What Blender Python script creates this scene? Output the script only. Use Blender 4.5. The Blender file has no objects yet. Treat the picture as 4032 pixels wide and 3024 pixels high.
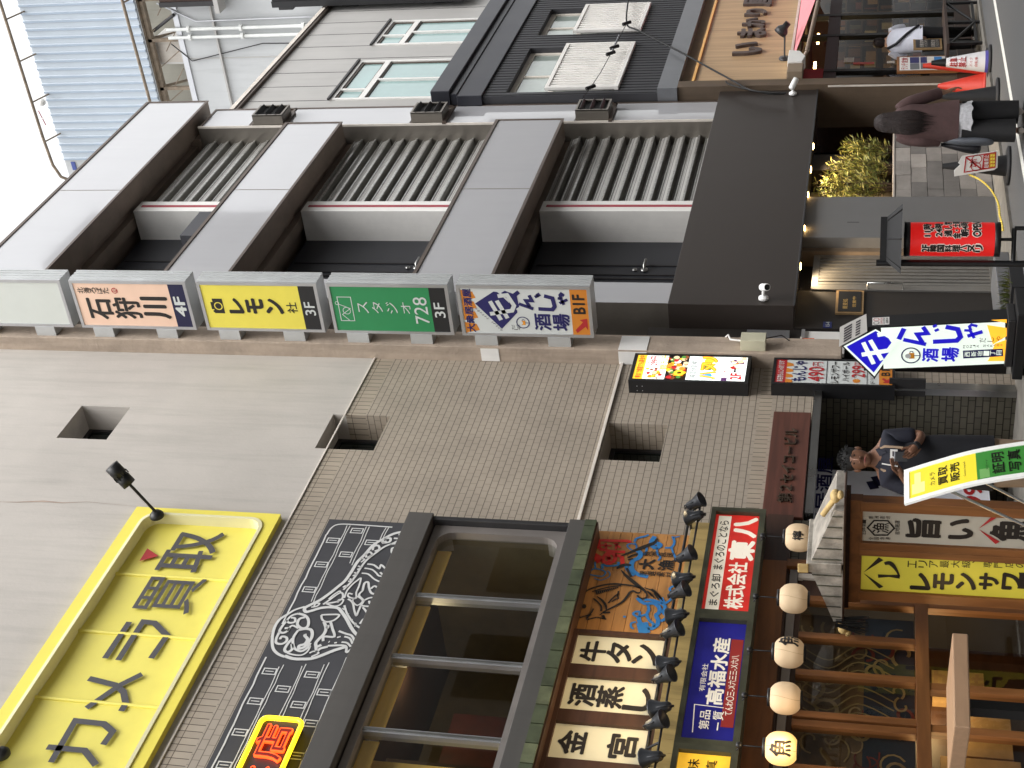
import bpy, bmesh, math, random
from mathutils import Vector, Matrix
random.seed(7)
S = bpy.context.scene
C = S.collection
# ---------------------------------------------------------------- camera, sky, sun, exposure
F = 5789.2                      # focal length in photo pixels (photo 4032 wide, held sideways)
YAW, PITCH, ROLL = (math.radians(a) for a in (33.8236, 13.5496, 1.6275))
def cam_rows():
    cy, sy, cp, sp, cr, sr = (math.cos(YAW), math.sin(YAW), math.cos(PITCH), math.sin(PITCH), math.cos(ROLL), math.sin(ROLL))
    f = Vector((cy*cp, sy*cp, sp)); r = Vector((sy, -cy, 0)); u = r.cross(f)
    return cr*r + sr*u, -sr*r + cr*u, f
RR, UU, FF = cam_rows()
EYE = Vector((0, 0, 1.6))
cd = bpy.data.cameras.new('camera'); cam = bpy.data.objects.new('camera', cd); C.objects.link(cam)
cd.sensor_width = 36; cd.lens = F/4032*36; cd.clip_start = 0.05; cd.clip_end = 2000
m = Matrix((-UU, RR, -FF)).transposed().to_4x4(); m.translation = EYE
cam.matrix_world = m
S.camera = cam
SUN_EL, SUN_AZ = math.radians(62), math.radians(-115)     # direction the light comes from
w = bpy.data.worlds.new('World'); S.world = w; w.use_nodes = True
nt = w.node_tree
sky = nt.nodes.new('ShaderNodeTexSky'); sky.sky_type = 'NISHITA'; sky.sun_disc = False
sky.sun_elevation = SUN_EL; sky.sun_rotation = math.radians(90) - SUN_AZ
sky.dust_density = 4; sky.ozone_density = 1; sky.air_density = 1.5
hs = nt.nodes.new('ShaderNodeHueSaturation'); hs.inputs['Saturation'].default_value = 0.06; hs.inputs['Value'].default_value = 1.0
nt.links.new(sky.outputs[0], hs.inputs['Color'])
nt.links.new(hs.outputs[0], nt.nodes['Background'].inputs[0])
nt.nodes['Background'].inputs[1].default_value = 0.15
sd = bpy.data.lights.new('sun', 'SUN'); sd.energy = 0.5; sd.angle = math.radians(40); sd.color = (1, .985, .965)
so = bpy.data.objects.new('sun', sd); C.objects.link(so)
sv = Vector((math.cos(SUN_AZ)*math.cos(SUN_EL), math.sin(SUN_AZ)*math.cos(SUN_EL), math.sin(SUN_EL)))
so.rotation_euler = sv.to_track_quat('Z', 'Y').to_euler()
S.view_settings.view_transform = 'Standard'; S.view_settings.look = 'None'
S.view_settings.exposure = 1.3; S.view_settings.gamma = 1
S.cycles.max_bounces = 8; S.cycles.transparent_max_bounces = 12
S.cycles.sample_clamp_indirect = 4
# ---------------------------------------------------------------- photo pixel -> point on a real plane
REG = {'1':(0,0,1.6458),'2':(1344,0,1.6458),'3':(2688,0,1.6458),'4':(0,1008,1.6458),'5':(1344,1008,1.6458),'6':(2688,1008,1.6458),
       '7':(0,2016,1.6458),'8':(1344,2016,1.6458),'9':(2688,2016,1.6458),'f':(2260,2080,3.77),'d':(900,2000,2.765),'n':(1100,2500,3.16),
       'a':(3432,0,3.687),'b':(3432,400,3.687),'s':(3432,1150,3.687),'m':(3220,1700,5.267),'r':(3080,0,4.608),'t':(500,0,4.424)}
def px(reg, x, y):
    a, b, k = REG[reg]; return a + x/k, b + y/k
def ray(p): return (RR*(1512-p[1]) + UU*(2016-p[0]) + FF*F)
def onY(p, D): d = ray(p); return EYE + d*((D-EYE.y)/d.y)
def onX(p, D): d = ray(p); return EYE + d*((D-EYE.x)/d.x)
def onZ(p, D): d = ray(p); return EYE + d*((D-EYE.z)/d.z)
# ---------------------------------------------------------------- materials
def lin(c):
    return tuple((v/255/12.92 if v/255 <= .04045 else ((v/255+.055)/1.055)**2.4) for v in c[:3]) + (1,)
MATS = {}
def M(name, rgb=(128,128,128), rough=.6, metal=0, var=.1, scale=4, bump=0, bscale=60, emit=0, spec=.5, stretch=(1,1,1), coat=0, dirt=0, ecol=None):
    """plain painted / plastered / metal surface with mottling, optional dirt streaks and bump"""
    if name in MATS: return MATS[name]
    mt = bpy.data.materials.new(name); mt.use_nodes = True; MATS[name] = mt
    t = mt.node_tree; b = t.nodes['Principled BSDF']
    b.inputs['Roughness'].default_value = rough; b.inputs['Metallic'].default_value = metal
    b.inputs['Specular IOR Level'].default_value = spec; b.inputs['Coat Weight'].default_value = coat
    col = lin(rgb)
    tc = t.nodes.new('ShaderNodeTexCoord'); mp = t.nodes.new('ShaderNodeMapping'); mp.inputs['Scale'].default_value = stretch
    t.links.new(tc.outputs['Object'], mp.inputs[0])
    out = None
    if var:
        n = t.nodes.new('ShaderNodeTexNoise'); n.inputs['Scale'].default_value = scale; n.inputs['Detail'].default_value = 5
        n.inputs['Roughness'].default_value = .62
        t.links.new(mp.outputs[0], n.inputs['Vector'])
        mx = t.nodes.new('ShaderNodeMix'); mx.data_type = 'RGBA'
        r = t.nodes.new('ShaderNodeMapRange'); r.inputs[1].default_value = .32; r.inputs[2].default_value = .68
        t.links.new(n.outputs['Fac'], r.inputs[0]); t.links.new(r.outputs[0], mx.inputs[0])
        mx.inputs[6].default_value = tuple(v*(1-var) for v in col[:3])+(1,); mx.inputs[7].default_value = tuple(min(1, v*(1+var)) for v in col[:3])+(1,)
        out = mx.outputs[2]
        if rough > .12:
            rr = t.nodes.new('ShaderNodeMapRange'); rr.inputs[3].default_value = rough*.85; rr.inputs[4].default_value = min(1, rough*1.2)
            t.links.new(n.outputs['Fac'], rr.inputs[0]); t.links.new(rr.outputs[0], b.inputs['Roughness'])
    if dirt:
        mp2 = t.nodes.new('ShaderNodeMapping'); mp2.inputs['Scale'].default_value = (3.5, 3.5, .25)
        t.links.new(tc.outputs['Object'], mp2.inputs[0])
        n2 = t.nodes.new('ShaderNodeTexNoise'); n2.inputs['Scale'].default_value = 1.6; n2.inputs['Detail'].default_value = 6; n2.inputs['Roughness'].default_value = .7
        t.links.new(mp2.outputs[0], n2.inputs['Vector'])
        r2 = t.nodes.new('ShaderNodeMapRange'); r2.inputs[1].default_value = .48; r2.inputs[2].default_value = .75; r2.inputs[4].default_value = dirt
        t.links.new(n2.outputs['Fac'], r2.inputs[0])
        m2 = t.nodes.new('ShaderNodeMix'); m2.data_type = 'RGBA'; m2.inputs[7].default_value = tuple(v*.45 for v in col[:3])+(1,)
        t.links.new(r2.outputs[0], m2.inputs[0])
        if out: t.links.new(out, m2.inputs[6])
        else: m2.inputs[6].default_value = col
        out = m2.outputs[2]
    if out: t.links.new(out, b.inputs['Base Color'])
    else: b.inputs['Base Color'].default_value = col
    if bump:
        n3 = t.nodes.new('ShaderNodeTexNoise'); n3.inputs['Scale'].default_value = bscale; n3.inputs['Detail'].default_value = 4
        t.links.new(mp.outputs[0], n3.inputs['Vector'])
        bp = t.nodes.new('ShaderNodeBump'); bp.inputs['Strength'].default_value = bump; bp.inputs['Distance'].default_value = .01
        t.links.new(n3.outputs['Fac'], bp.inputs['Height']); t.links.new(bp.outputs[0], b.inputs['Normal'])
    if emit:
        b.inputs['Emission Strength'].default_value = emit
        if ecol: b.inputs['Emission Color'].default_value = lin(ecol)
        elif out: t.links.new(out, b.inputs['Emission Color'])
        else: b.inputs['Emission Color'].default_value = col
    return mt
def tile_mat(name, rgb, mortar, w, h, msize=.006, vert=False, var=.12, rough=.55, offset=.5, bump=.5, bias=0.0, dirt=.25):
    """wall tiles: brick pattern in wall coordinates (x+y along the wall, z up)"""
    mt = bpy.data.materials.new(name); mt.use_nodes = True; MATS[name] = mt
    t = mt.node_tree; b = t.nodes['Principled BSDF']
    tc = t.nodes.new('ShaderNodeTexCoord'); sx = t.nodes.new('ShaderNodeSeparateXYZ'); cx = t.nodes.new('ShaderNodeCombineXYZ')
    ad = t.nodes.new('ShaderNodeMath')
    t.links.new(tc.outputs['Object'], sx.inputs[0]); t.links.new(sx.outputs[0], ad.inputs[0]); t.links.new(sx.outputs[1], ad.inputs[1])
    if vert: t.links.new(ad.outputs[0], cx.inputs[1]); t.links.new(sx.outputs[2], cx.inputs[0])
    else: t.links.new(ad.outputs[0], cx.inputs[0]); t.links.new(sx.outputs[2], cx.inputs[1])
    br = t.nodes.new('ShaderNodeTexBrick'); br.inputs['Scale'].default_value = 1
    br.inputs['Brick Width'].default_value = w; br.inputs['Row Height'].default_value = h; br.inputs['Mortar Size'].default_value = msize
    br.inputs['Mortar Smooth'].default_value = .15; br.offset = 0 if vert else offset; br.inputs['Bias'].default_value = bias
    c = lin(rgb)
    br.inputs['Color1'].default_value = tuple(v*(1-var) for v in c[:3])+(1,); br.inputs['Color2'].default_value = tuple(v*(1+var) for v in c[:3])+(1,)
    br.inputs['Mortar'].default_value = lin(mortar)
    t.links.new(cx.outputs[0], br.inputs['Vector'])
    b2 = t.nodes.new('ShaderNodeTexBrick'); b2.inputs['Scale'].default_value = 1; b2.inputs['Brick Width'].default_value = 60; b2.inputs['Row Height'].default_value = h; b2.inputs['Mortar Size'].default_value = msize*1.05
    b2.inputs['Color1'].default_value = b2.inputs['Color2'].default_value = (1,1,1,1); b2.inputs['Mortar'].default_value = (.52,.5,.48,1); b2.inputs['Mortar Smooth'].default_value = .2
    t.links.new(cx.outputs[0], b2.inputs['Vector'])
    n = t.nodes.new('ShaderNodeTexNoise'); n.inputs['Scale'].default_value = 1.3; n.inputs['Detail'].default_value = 7; n.inputs['Roughness'].default_value = .65
    t.links.new(tc.outputs['Object'], n.inputs['Vector'])
    r = t.nodes.new('ShaderNodeMapRange'); r.inputs[1].default_value = .35; r.inputs[2].default_value = .7; r.inputs[3].default_value = 1-dirt; r.inputs[4].default_value = 1.12
    t.links.new(n.outputs['Fac'], r.inputs[0])
    mu = t.nodes.new('ShaderNodeMix'); mu.data_type = 'RGBA'; mu.blend_type = 'MULTIPLY'; mu.inputs[0].default_value = 1
    t.links.new(br.outputs['Color'], mu.inputs[6]); t.links.new(r.outputs[0], mu.inputs[7])
    m3 = t.nodes.new('ShaderNodeMix'); m3.data_type = 'RGBA'; m3.blend_type = 'MULTIPLY'; m3.inputs[0].default_value = 1
    t.links.new(mu.outputs[2], m3.inputs[6]); t.links.new(b2.outputs['Color'], m3.inputs[7])
    t.links.new(m3.outputs[2], b.inputs['Base Color'])
    b.inputs['Roughness'].default_value = rough
    bp = t.nodes.new('ShaderNodeBump'); bp.invert = True; bp.inputs['Strength'].default_value = bump; bp.inputs['Distance'].default_value = .006
    t.links.new(br.outputs['Fac'], bp.inputs['Height']); t.links.new(bp.outputs[0], b.inputs['Normal'])
    return mt
def wood_mat(name, rgb, dark=.55, stretch=(.6,6,6), scale=3, rough=.5, knots=True):
    mt = bpy.data.materials.new(name); mt.use_nodes = True; MATS[name] = mt
    t = mt.node_tree; b = t.nodes['Principled BSDF']
    tc = t.nodes.new('ShaderNodeTexCoord'); mp = t.nodes.new('ShaderNodeMapping'); mp.inputs['Scale'].default_value = stretch
    t.links.new(tc.outputs['Object'], mp.inputs[0])
    n = t.nodes.new('ShaderNodeTexNoise'); n.inputs['Scale'].default_value = scale; n.inputs['Detail'].default_value = 6; n.inputs['Distortion'].default_value = .6
    t.links.new(mp.outputs[0], n.inputs['Vector'])
    cr = t.nodes.new('ShaderNodeValToRGB'); c = lin(rgb)
    cr.color_ramp.elements[0].position = .3; cr.color_ramp.elements[0].color = tuple(v*dark for v in c[:3])+(1,)
    cr.color_ramp.elements[1].position = .62; cr.color_ramp.elements[1].color = c
    t.links.new(n.outputs['Fac'], cr.inputs[0])
    out = cr.outputs[0]
    if knots:
        v = t.nodes.new('ShaderNodeTexVoronoi'); v.inputs['Scale'].default_value = 2.3
        mp2 = t.nodes.new('ShaderNodeMapping'); mp2.inputs['Scale'].default_value = tuple((s/max(stretch))**.35 for s in stretch)
        t.links.new(tc.outputs['Object'], mp2.inputs[0]); t.links.new(mp2.outputs[0], v.inputs['Vector'])
        r = t.nodes.new('ShaderNodeMapRange'); r.inputs[1].default_value = .03; r.inputs[2].default_value = .09; r.inputs[3].default_value = .45; r.inputs[4].default_value = 1
        t.links.new(v.outputs['Distance'], r.inputs[0])
        mu = t.nodes.new('ShaderNodeMix'); mu.data_type = 'RGBA'; mu.blend_type = 'MULTIPLY'; mu.inputs[0].default_value = 1
        t.links.new(out, mu.inputs[6]); t.links.new(r.outputs[0], mu.inputs[7]); out = mu.outputs[2]
    t.links.new(out, b.inputs['Base Color']); b.inputs['Roughness'].default_value = rough
    bp = t.nodes.new('ShaderNodeBump'); bp.inputs['Strength'].default_value = .15; bp.inputs['Distance'].default_value = .005
    t.links.new(n.outputs['Fac'], bp.inputs['Height']); t.links.new(bp.outputs[0], b.inputs['Normal'])
    return mt
def glass_mat(name, tint=(235,240,238), refl=1.0, rough=.02):
    mt = bpy.data.materials.new(name); mt.use_nodes = True; MATS[name] = mt
    t = mt.node_tree; t.nodes.remove(t.nodes['Principled BSDF']); o = t.nodes['Material Output']
    tr = t.nodes.new('ShaderNodeBsdfTransparent'); tr.inputs[0].default_value = lin(tint)
    gl = t.nodes.new('ShaderNodeBsdfGlossy'); gl.inputs['Roughness'].default_value = rough; gl.inputs[0].default_value = (refl,refl,refl,1)
    fr = t.nodes.new('ShaderNodeFresnel'); ge = t.nodes.new('ShaderNodeNewGeometry'); ir = t.nodes.new('ShaderNodeMapRange'); ir.inputs[3].default_value = 1.5; ir.inputs[4].default_value = 1/1.5
    t.links.new(ge.outputs['Backfacing'], ir.inputs[0]); t.links.new(ir.outputs[0], fr.inputs[0])
    mx = t.nodes.new('ShaderNodeMixShader')
    t.links.new(fr.outputs[0], mx.inputs[0]); t.links.new(tr.outputs[0], mx.inputs[1]); t.links.new(gl.outputs[0], mx.inputs[2])
    t.links.new(mx.outputs[0], o.inputs[0])
    return mt
# ---------------------------------------------------------------- mesh builder
class MB:
    def __init__(s): s.v = []; s.f = []; s.mi = []; s.ms = []; s.sm = []
    def mid(s, mat):
        mat = MATS[mat] if isinstance(mat, str) else mat
        if mat not in s.ms: s.ms.append(mat)
        return s.ms.index(mat)
    def add(s, vs, fs, mat, smooth=False):
        o = len(s.v); k = s.mid(mat)
        s.v += [Vector(p) for p in vs]
        for f in fs: s.f.append([o+i for i in f]); s.mi.append(k); s.sm.append(smooth)
        return s
    def box(s, x0, x1, y0, y1, z0, z1, mat, skip=''):
        v = [(x,y,z) for x in (x0,x1) for y in (y0,y1) for z in (z0,z1)]
        fs = {'w':(0,1,3,2),'e':(4,6,7,5),'s':(0,4,5,1),'n':(2,3,7,6),'b':(0,2,6,4),'t':(1,5,7,3)}
        return s.add(v, [f for k,f in fs.items() if k not in skip], mat)
    def obox(s, c, ax, ay, az, hx, hy, hz, mat):
        """oriented box: centre, three unit axes, half sizes"""
        c = Vector(c); ax, ay, az = Vector(ax)*hx, Vector(ay)*hy, Vector(az)*hz
        v = [c+i*ax+j*ay+k*az for i in (-1,1) for j in (-1,1) for k in (-1,1)]
        return s.add(v, [(0,1,3,2),(4,6,7,5),(0,4,5,1),(2,3,7,6),(0,2,6,4),(1,5,7,3)], mat)
    def quad(s, a, b, c, d, mat): return s.add([a,b,c,d], [(0,1,2,3)], mat)
    def poly(s, pts, mat): return s.add(pts, [tuple(range(len(pts)))], mat)
    def prism(s, pts, off, mat):
        """closed polygon extruded by the vector off"""
        n = len(pts); off = Vector(off); a = [Vector(p) for p in pts]
        fs = [tuple(range(n)), tuple(range(2*n-1, n-1, -1))] + [(i, n+i, n+(i+1)%n, (i+1)%n) for i in range(n)]
        return s.add(a+[p+off for p in a], fs, mat)
    def tube(s, pts, r, mat, n=8, cap=True):
        pts = [Vector(p) for p in pts]; rs = r if isinstance(r, (list,tuple)) else [r]*len(pts)
        vs, fs = [], []; ref = None
        for i, p in enumerate(pts):
            t = (pts[min(i+1, len(pts)-1)] - pts[max(i-1, 0)]).normalized()
            if ref is None:
                ref = Vector((0,0,1)) if abs(t.z) < .9 else Vector((1,0,0))
            a = (ref - t*ref.dot(t)); a = a.normalized() if a.length > 1e-4 else t.orthogonal().normalized()
            b = t.cross(a); ref = a
            vs += [p + (a*math.cos(k*2*math.pi/n) + b*math.sin(k*2*math.pi/n))*rs[i] for k in range(n)]
        for i in range(len(pts)-1):
            for k in range(n): fs.append((i*n+k, i*n+(k+1)%n, (i+1)*n+(k+1)%n, (i+1)*n+k))
        s.add(vs, fs, mat, True)
        if cap:
            o = (len(pts)-1)*n
            s.add(vs[:n], [tuple(range(n-1,-1,-1))], mat); s.add(vs[o:o+n], [tuple(range(n))], mat)
        return s
    def lathe(s, c, axis, prof, mat, n=20, smooth=True):
        """profile [(radius, height)] spun round axis through c"""
        c = Vector(c); ax = Vector(axis).normalized(); a = ax.orthogonal().normalized(); b = ax.cross(a)
        vs, fs = [], []
        for r, h in prof: vs += [c + ax*h + (a*math.cos(k*2*math.pi/n)+b*math.sin(k*2*math.pi/n))*r for k in range(n)]
        for i in range(len(prof)-1):
            for k in range(n): fs.append((i*n+k, i*n+(k+1)%n, (i+1)*n+(k+1)%n, (i+1)*n+k))
        return s.add(vs, fs, mat, smooth)
    def ball(s, c, r, mat, n=16, sc=(1,1,1)):
        c = Vector(c); vs, fs = [], []; m_ = n//2
        for i in range(m_+1):
            th = math.pi*i/m_
            vs += [c+Vector((r*sc[0]*math.sin(th)*math.cos(2*math.pi*k/n), r*sc[1]*math.sin(th)*math.sin(2*math.pi*k/n), r*sc[2]*math.cos(th))) for k in range(n)]
        for i in range(m_):
            for k in range(n): fs.append((i*n+k, (i+1)*n+k, (i+1)*n+(k+1)%n, i*n+(k+1)%n))
        return s.add(vs, fs, mat, True)
    def facade(s, x0, x1, z0, z1, y, holes, mat, depth=.3, rmat=None):
        """front sheet facing -Y with rectangular holes (hx0,hx1,hz0,hz1) and their reveals"""
        xs = sorted({x0, x1, *[min(max(h[i], x0), x1) for h in holes for i in (0,1)]})
        zs = sorted({z0, z1, *[min(max(h[i], z0), z1) for h in holes for i in (2,3)]})
        for i in range(len(xs)-1):
            for j in range(len(zs)-1):
                cx, cz = (xs[i]+xs[i+1])/2, (zs[j]+zs[j+1])/2
                if any(h[0] < cx < h[1] and h[2] < cz < h[3] for h in holes): continue
                s.quad((xs[i],y,zs[j]), (xs[i+1],y,zs[j]), (xs[i+1],y,zs[j+1]), (xs[i],y,zs[j+1]), mat)
        for hx0, hx1, hz0, hz1 in holes:
            a, b, c, d = max(hx0,x0), min(hx1,x1), max(hz0,z0), min(hz1,z1); r = rmat or mat; Y = y+depth
            s.quad((b,y,c), (b,Y,c), (b,Y,d), (b,y,d), r); s.quad((a,Y,c), (a,y,c), (a,y,d), (a,Y,d), r)
            if hz0 >= z0: s.quad((a,y,c), (a,Y,c), (b,Y,c), (b,y,c), r)
            if hz1 <= z1: s.quad((a,Y,d), (a,y,d), (b,y,d), (b,Y,d), r)
        return s
    def join(s, o):
        k = len(s.v); s.v += o.v
        mm = [s.mid(m_) for m_ in o.ms]
        for f, i, q in zip(o.f, o.mi, o.sm): s.f.append([k+j for j in f]); s.mi.append(mm[i]); s.sm.append(q)
        return s
# ---------------------------------------------------------------- objects, parts, tags
ROOT = {}
def tag(o, label, cat=None, group=None, kind=None):
    if label: o['label'] = label
    if cat: o['category'] = cat
    if group: o['group'] = group
    if kind: o['kind'] = kind
    return o
def thing(name, label, cat, loc=(0,0,0), group=None):
    o = bpy.data.objects.new(name, None); C.objects.link(o); o.empty_display_size = .1
    o.location = loc; ROOT[o.name] = Vector(loc)
    return tag(o, label, cat, group)
def part(name, mb, parent=None, label=None, loc=None, bev=0):
    base = ROOT[parent.name] if parent else Vector(loc or (0,0,0))
    me = bpy.data.meshes.new(name)
    me.from_pydata([tuple(p-base) for p in mb.v], [], mb.f)
    for m_ in mb.ms: me.materials.append(m_)
    me.polygons.foreach_set('material_index', mb.mi); me.polygons.foreach_set('use_smooth', mb.sm)
    me.update()
    o = bpy.data.objects.new(name, me); C.objects.link(o); ROOT[o.name] = base
    if parent: o.parent = parent
    else: o.location = base
    if label: o['label'] = label
    if bev:
        bv = o.modifiers.new('bevel', 'BEVEL'); bv.width = bev; bv.segments = 2; bv.limit_method = 'ANGLE'; bv.angle_limit = math.radians(50)
    return o
def solo(name, mb, label, cat, group=None, loc=None, bev=0):
    if loc is None:
        n = len(mb.v); loc = (sum(p.x for p in mb.v)/n, sum(p.y for p in mb.v)/n, min(p.z for p in mb.v))
    return tag(part(name, mb, None, None, loc, bev), label, cat, group)
def struct(name, mb): return tag(part(name, mb), None, kind='structure')
def copy_tree(o, parent=None):
    c = o.copy(); C.objects.link(c); c.parent = parent; ROOT[c.name] = ROOT[o.name]
    for ch in o.children: copy_tree(ch, c)
    return c
# ---------------------------------------------------------------- lettering on a plane
class Pl:
    """a flat rectangle: o = its top-left corner, U to the right, D downwards, w x h; n points at the reader"""
    def __init__(s, o, U, w, h, D=(0,0,-1)):
        s.o = Vector(o); s.U = Vector(U).normalized(); s.D = Vector(D).normalized(); s.w = w; s.h = h; s.n = s.U.cross(-s.D)
    def p(s, u, v, off=0): return s.o + s.U*(u*s.w) + s.D*(v*s.h) + s.n*off
    def rect(s, mb, u0, v0, u1, v1, mat, off=.003): return mb.quad(s.p(u0,v1,off), s.p(u1,v1,off), s.p(u1,v0,off), s.p(u0,v0,off), mat)
    def pl(s, mb, pts, mat, off=.003): return mb.poly([s.p(u,v,off) for u,v in pts], mat)
    def line(s, mb, pts, wd, mat, off=.004, closed=False): return ribbon(mb, [s.p(u,v,off) for u,v in pts], wd, s.n, mat, closed)
    def disc(s, mb, u, v, r, mat, off=.004, n=28, r2=0):
        c = s.p(u,v,off); ring = lambda q: [c + s.U*(q*math.cos(2*math.pi*k/n)) - s.D*(q*math.sin(2*math.pi*k/n)) for k in range(n)]
        if not r2: return mb.poly(ring(r), mat)
        return mb.add(ring(r)+ring(r2), [(k, (k+1)%n, n+(k+1)%n, n+k) for k in range(n)], mat)
def ribbon(mb, pts, wd, n, mat, closed=False):
    """flat brush stroke through pts; wd is a width or a list of widths"""
    pts = [Vector(p) for p in pts]
    if closed: pts = pts + [pts[0]]
    k = len(pts); ws = wd if isinstance(wd, (list,tuple)) else [wd]*k
    L = []
    for i, p in enumerate(pts):
        a = pts[i-1] if i else (pts[-2] if closed else None); b = pts[i+1] if i < k-1 else (pts[1] if closed else None)
        d1 = (p-a).normalized() if a is not None else (b-p).normalized(); d2 = (b-p).normalized() if b is not None else d1
        t = d1+d2; t = t.normalized() if t.length > .1 else d1
        sd = n.cross(t).normalized(); c = max(.55, sd.dot(n.cross(d1).normalized())); L.append((p, sd*(ws[i]/2/c)))
    vs = [q for p, sd in L for q in (p+sd, p-sd)]
    return mb.add(vs, [(2*i, 2*i+1, 2*i+3, 2*i+2) for i in range(k-1)], mat)
def smooth(pts, n=6):
    """Catmull-Rom through 2-D or 3-D points"""
    P = [Vector(p) for p in pts]; out = []
    for i in range(len(P)-1):
        a, b, c, d = P[max(i-1,0)], P[i], P[i+1], P[min(i+2,len(P)-1)]
        for k in range(n):
            t = k/n; out.append(.5*((2*b)+(c-a)*t+(2*a-5*b+4*c-d)*t*t+(3*b-a-3*c+d)*t**3))
    return out+[P[-1]]
GL = {}
def glyph(txt, bold=0.0, res=3, ext=0):
    key = (txt, bold, res, ext)
    if key not in GL:
        cu = bpy.data.curves.new('g', 'FONT'); cu.body = txt; cu.offset = bold; cu.resolution_u = res; cu.extrude = ext
        ob = bpy.data.objects.new('g', cu); C.objects.link(ob)
        bpy.context.view_layer.update(); dg = bpy.context.evaluated_depsgraph_get()
        me = bpy.data.meshes.new_from_object(ob.evaluated_get(dg))
        v = [q.co.copy() for q in me.vertices]; f = [tuple(q.vertices) for q in me.polygons]
        bpy.data.objects.remove(ob); bpy.data.curves.remove(cu); bpy.data.meshes.remove(me)
        xs = [q.x for q in v] or [0]; ys = [q.y for q in v] or [0]
        GL[key] = (v, f, min(xs), max(xs), min(ys), max(ys))
    return GL[key]
def T(mb, pl, txt, u0, v0, u1, v1, mat, bold=0.0, off=.005, vert=False, keep=False, res=3, skew=0, ext=0):
    """write txt into the box u0,v0 (top left) .. u1,v1 (bottom right) of the plane; vert = one character under the other"""
    if vert and len(txt) > 1:
        k = len(txt)
        for i, ch in enumerate(txt):
            a = v0+(v1-v0)*i/k; T(mb, pl, ch, u0, a, u1, a+(v1-v0)/k*.93, mat, bold, off, False, keep, res, skew, ext)
        return
    v, f, xa, xb, ya, yb = glyph(txt, 0 if bold > 0 else bold, res, ext)
    if not f: return
    su, sv = (u1-u0)/(xb-xa), (v1-v0)/(yb-ya)
    if keep and len(txt) == 1 and (xb-xa) < .45:      # thin glyphs (1, l, |) keep their own width
        su = min(su, sv*pl.h/pl.w)
    uo = (u0+u1)/2 - su*(xa+xb)/2
    # heavier strokes: the same glyph laid several times, nudged round a small circle (bold in em)
    for i, (dx, dy) in enumerate([(0,0)] + ([(bold*math.cos(a), bold*math.sin(a)) for a in (0,1.047,2.094,3.1416,4.189,5.236)] if bold > 0 else [])):
        mb.add([pl.p(uo+su*(q.x+dx) + skew*(q.y-ya)*su, v1-(q.y+dy-ya)*sv, off+q.z+i*.00015) for q in v], f, mat)
NY = Vector((0,-1,0))
def wall_pl(x0, x1, z0, z1, y): return Pl((x0,y,z1), (1,0,0), x1-x0, z1-z0)
def street_pl(x, y0, y1, z0, z1): return Pl((x,y0,z1), (0,-1,0), y0-y1, z1-z0)     # faces -X; y0 (left) > y1 (right)
def stroke(mb, reg, pts, y, wd, mat, sm=4, closed=False):
    """brush stroke traced in photo pixels, laid on the wall plane Y = y"""
    P = [onY(px(reg,*p[:2]), y) for p in pts]
    if sm and len(P) > 2: P = smooth(P, sm)
    if isinstance(wd, (list,tuple)):
        n = len(P); wd = [wd[0] + (wd[1]-wd[0])*math.sin(math.pi*i/(n-1)) for i in range(n)]
    ribbon(mb, P, wd, NY, mat, closed)
# ================================================================ materials used in several places
M('plaster', (180,174,167), .85, var=.07, scale=.9, bump=.16, bscale=26, dirt=.34)
M('pillar_paint', (168,152,136), .8, var=.16, scale=3, bump=.8, bscale=22, dirt=.5)
tile_mat('tile', (160,149,135), (130,120,107), .118, .075, .0045, var=.02, dirt=.12, bump=.25)
tile_mat('tile_soldier', (164,152,136), (84,72,60), .236, .078, .004, vert=True, var=.07, dirt=.16)
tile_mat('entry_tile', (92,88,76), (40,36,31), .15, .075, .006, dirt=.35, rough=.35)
M('trim_cream', (214,206,196), .6, dirt=.3)
M('white_panel', (174,174,177), .06, var=.02, scale=.8, coat=.7, spec=.5, dirt=.05, bump=.25, bscale=1.1)
M('white_paint', (226,224,220), .45, var=.04, dirt=.12)
M('brown_trim', (104,92,84), .4, metal=.6, var=.15)
M('soffit', (124,110,98), .45, metal=.15, var=.2, scale=2)
M('bronze_side', (128,122,114), .35, metal=.5, var=.12, scale=2, dirt=.2)
M('steel', (170,170,168), .28, metal=1, var=.1, scale=3)
M('alu', (196,197,200), .35, metal=.85, var=.06, scale=3)
M('dark_metal', (52,51,52), .45, metal=.3, var=.15)
M('black_door', (44,45,50), .38, var=.1)
M('black_paint', (22,22,24), .45, var=.2)
M('canopy_brown', (64,57,53), .42, metal=.35, var=.06, scale=1.5)
M('dark_wall', (38,34,31), .6, var=.1)
M('red_stripe', (158,62,72), .5)
M('louvre_face', (150,148,142), .45, metal=.25, var=.12, scale=3)
M('louvre_lip', (190,190,186), .35, metal=.8, var=.3, scale=30)
M('asphalt', (86,86,86), .9, var=.35, scale=90, bump=.5, bscale=160)
M('concrete', (112,108,101), .85, var=.22, scale=5, bump=.3, bscale=60, dirt=.2)
M('road_paint', (214,214,208), .8, var=.2, scale=25)
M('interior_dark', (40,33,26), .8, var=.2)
M('warm_wall', (150,128,90), .8, var=.2, scale=3)
M('black', (10,10,11), .6, var=.1); M('white', (240,240,238), .6, var=.02)
wood_mat('pine', (138,88,46), .55, (1,1,.12), 9)
wood_mat('pine_h', (132,84,44), .55, (.12,1,1), 9)
wood_mat('board_pine', (180,128,72), .62, (.25,2,2), 5)
wood_mat('plank_yellow', (168,144,90), .6, (1.4,1,.3), 5)
wood_mat('dark_wood', (66,42,30), .6, (.3,2,2), 6)
wood_mat('letter_wood', (84,70,64), .6, (1,1,1), 9, knots=False)
wood_mat('red_wood', (98,58,46), .6, (.25,2,3), 5)
wood_mat('sign_wood', (190,158,120), .72, (3.2,1,.12), 4, knots=False)
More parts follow.
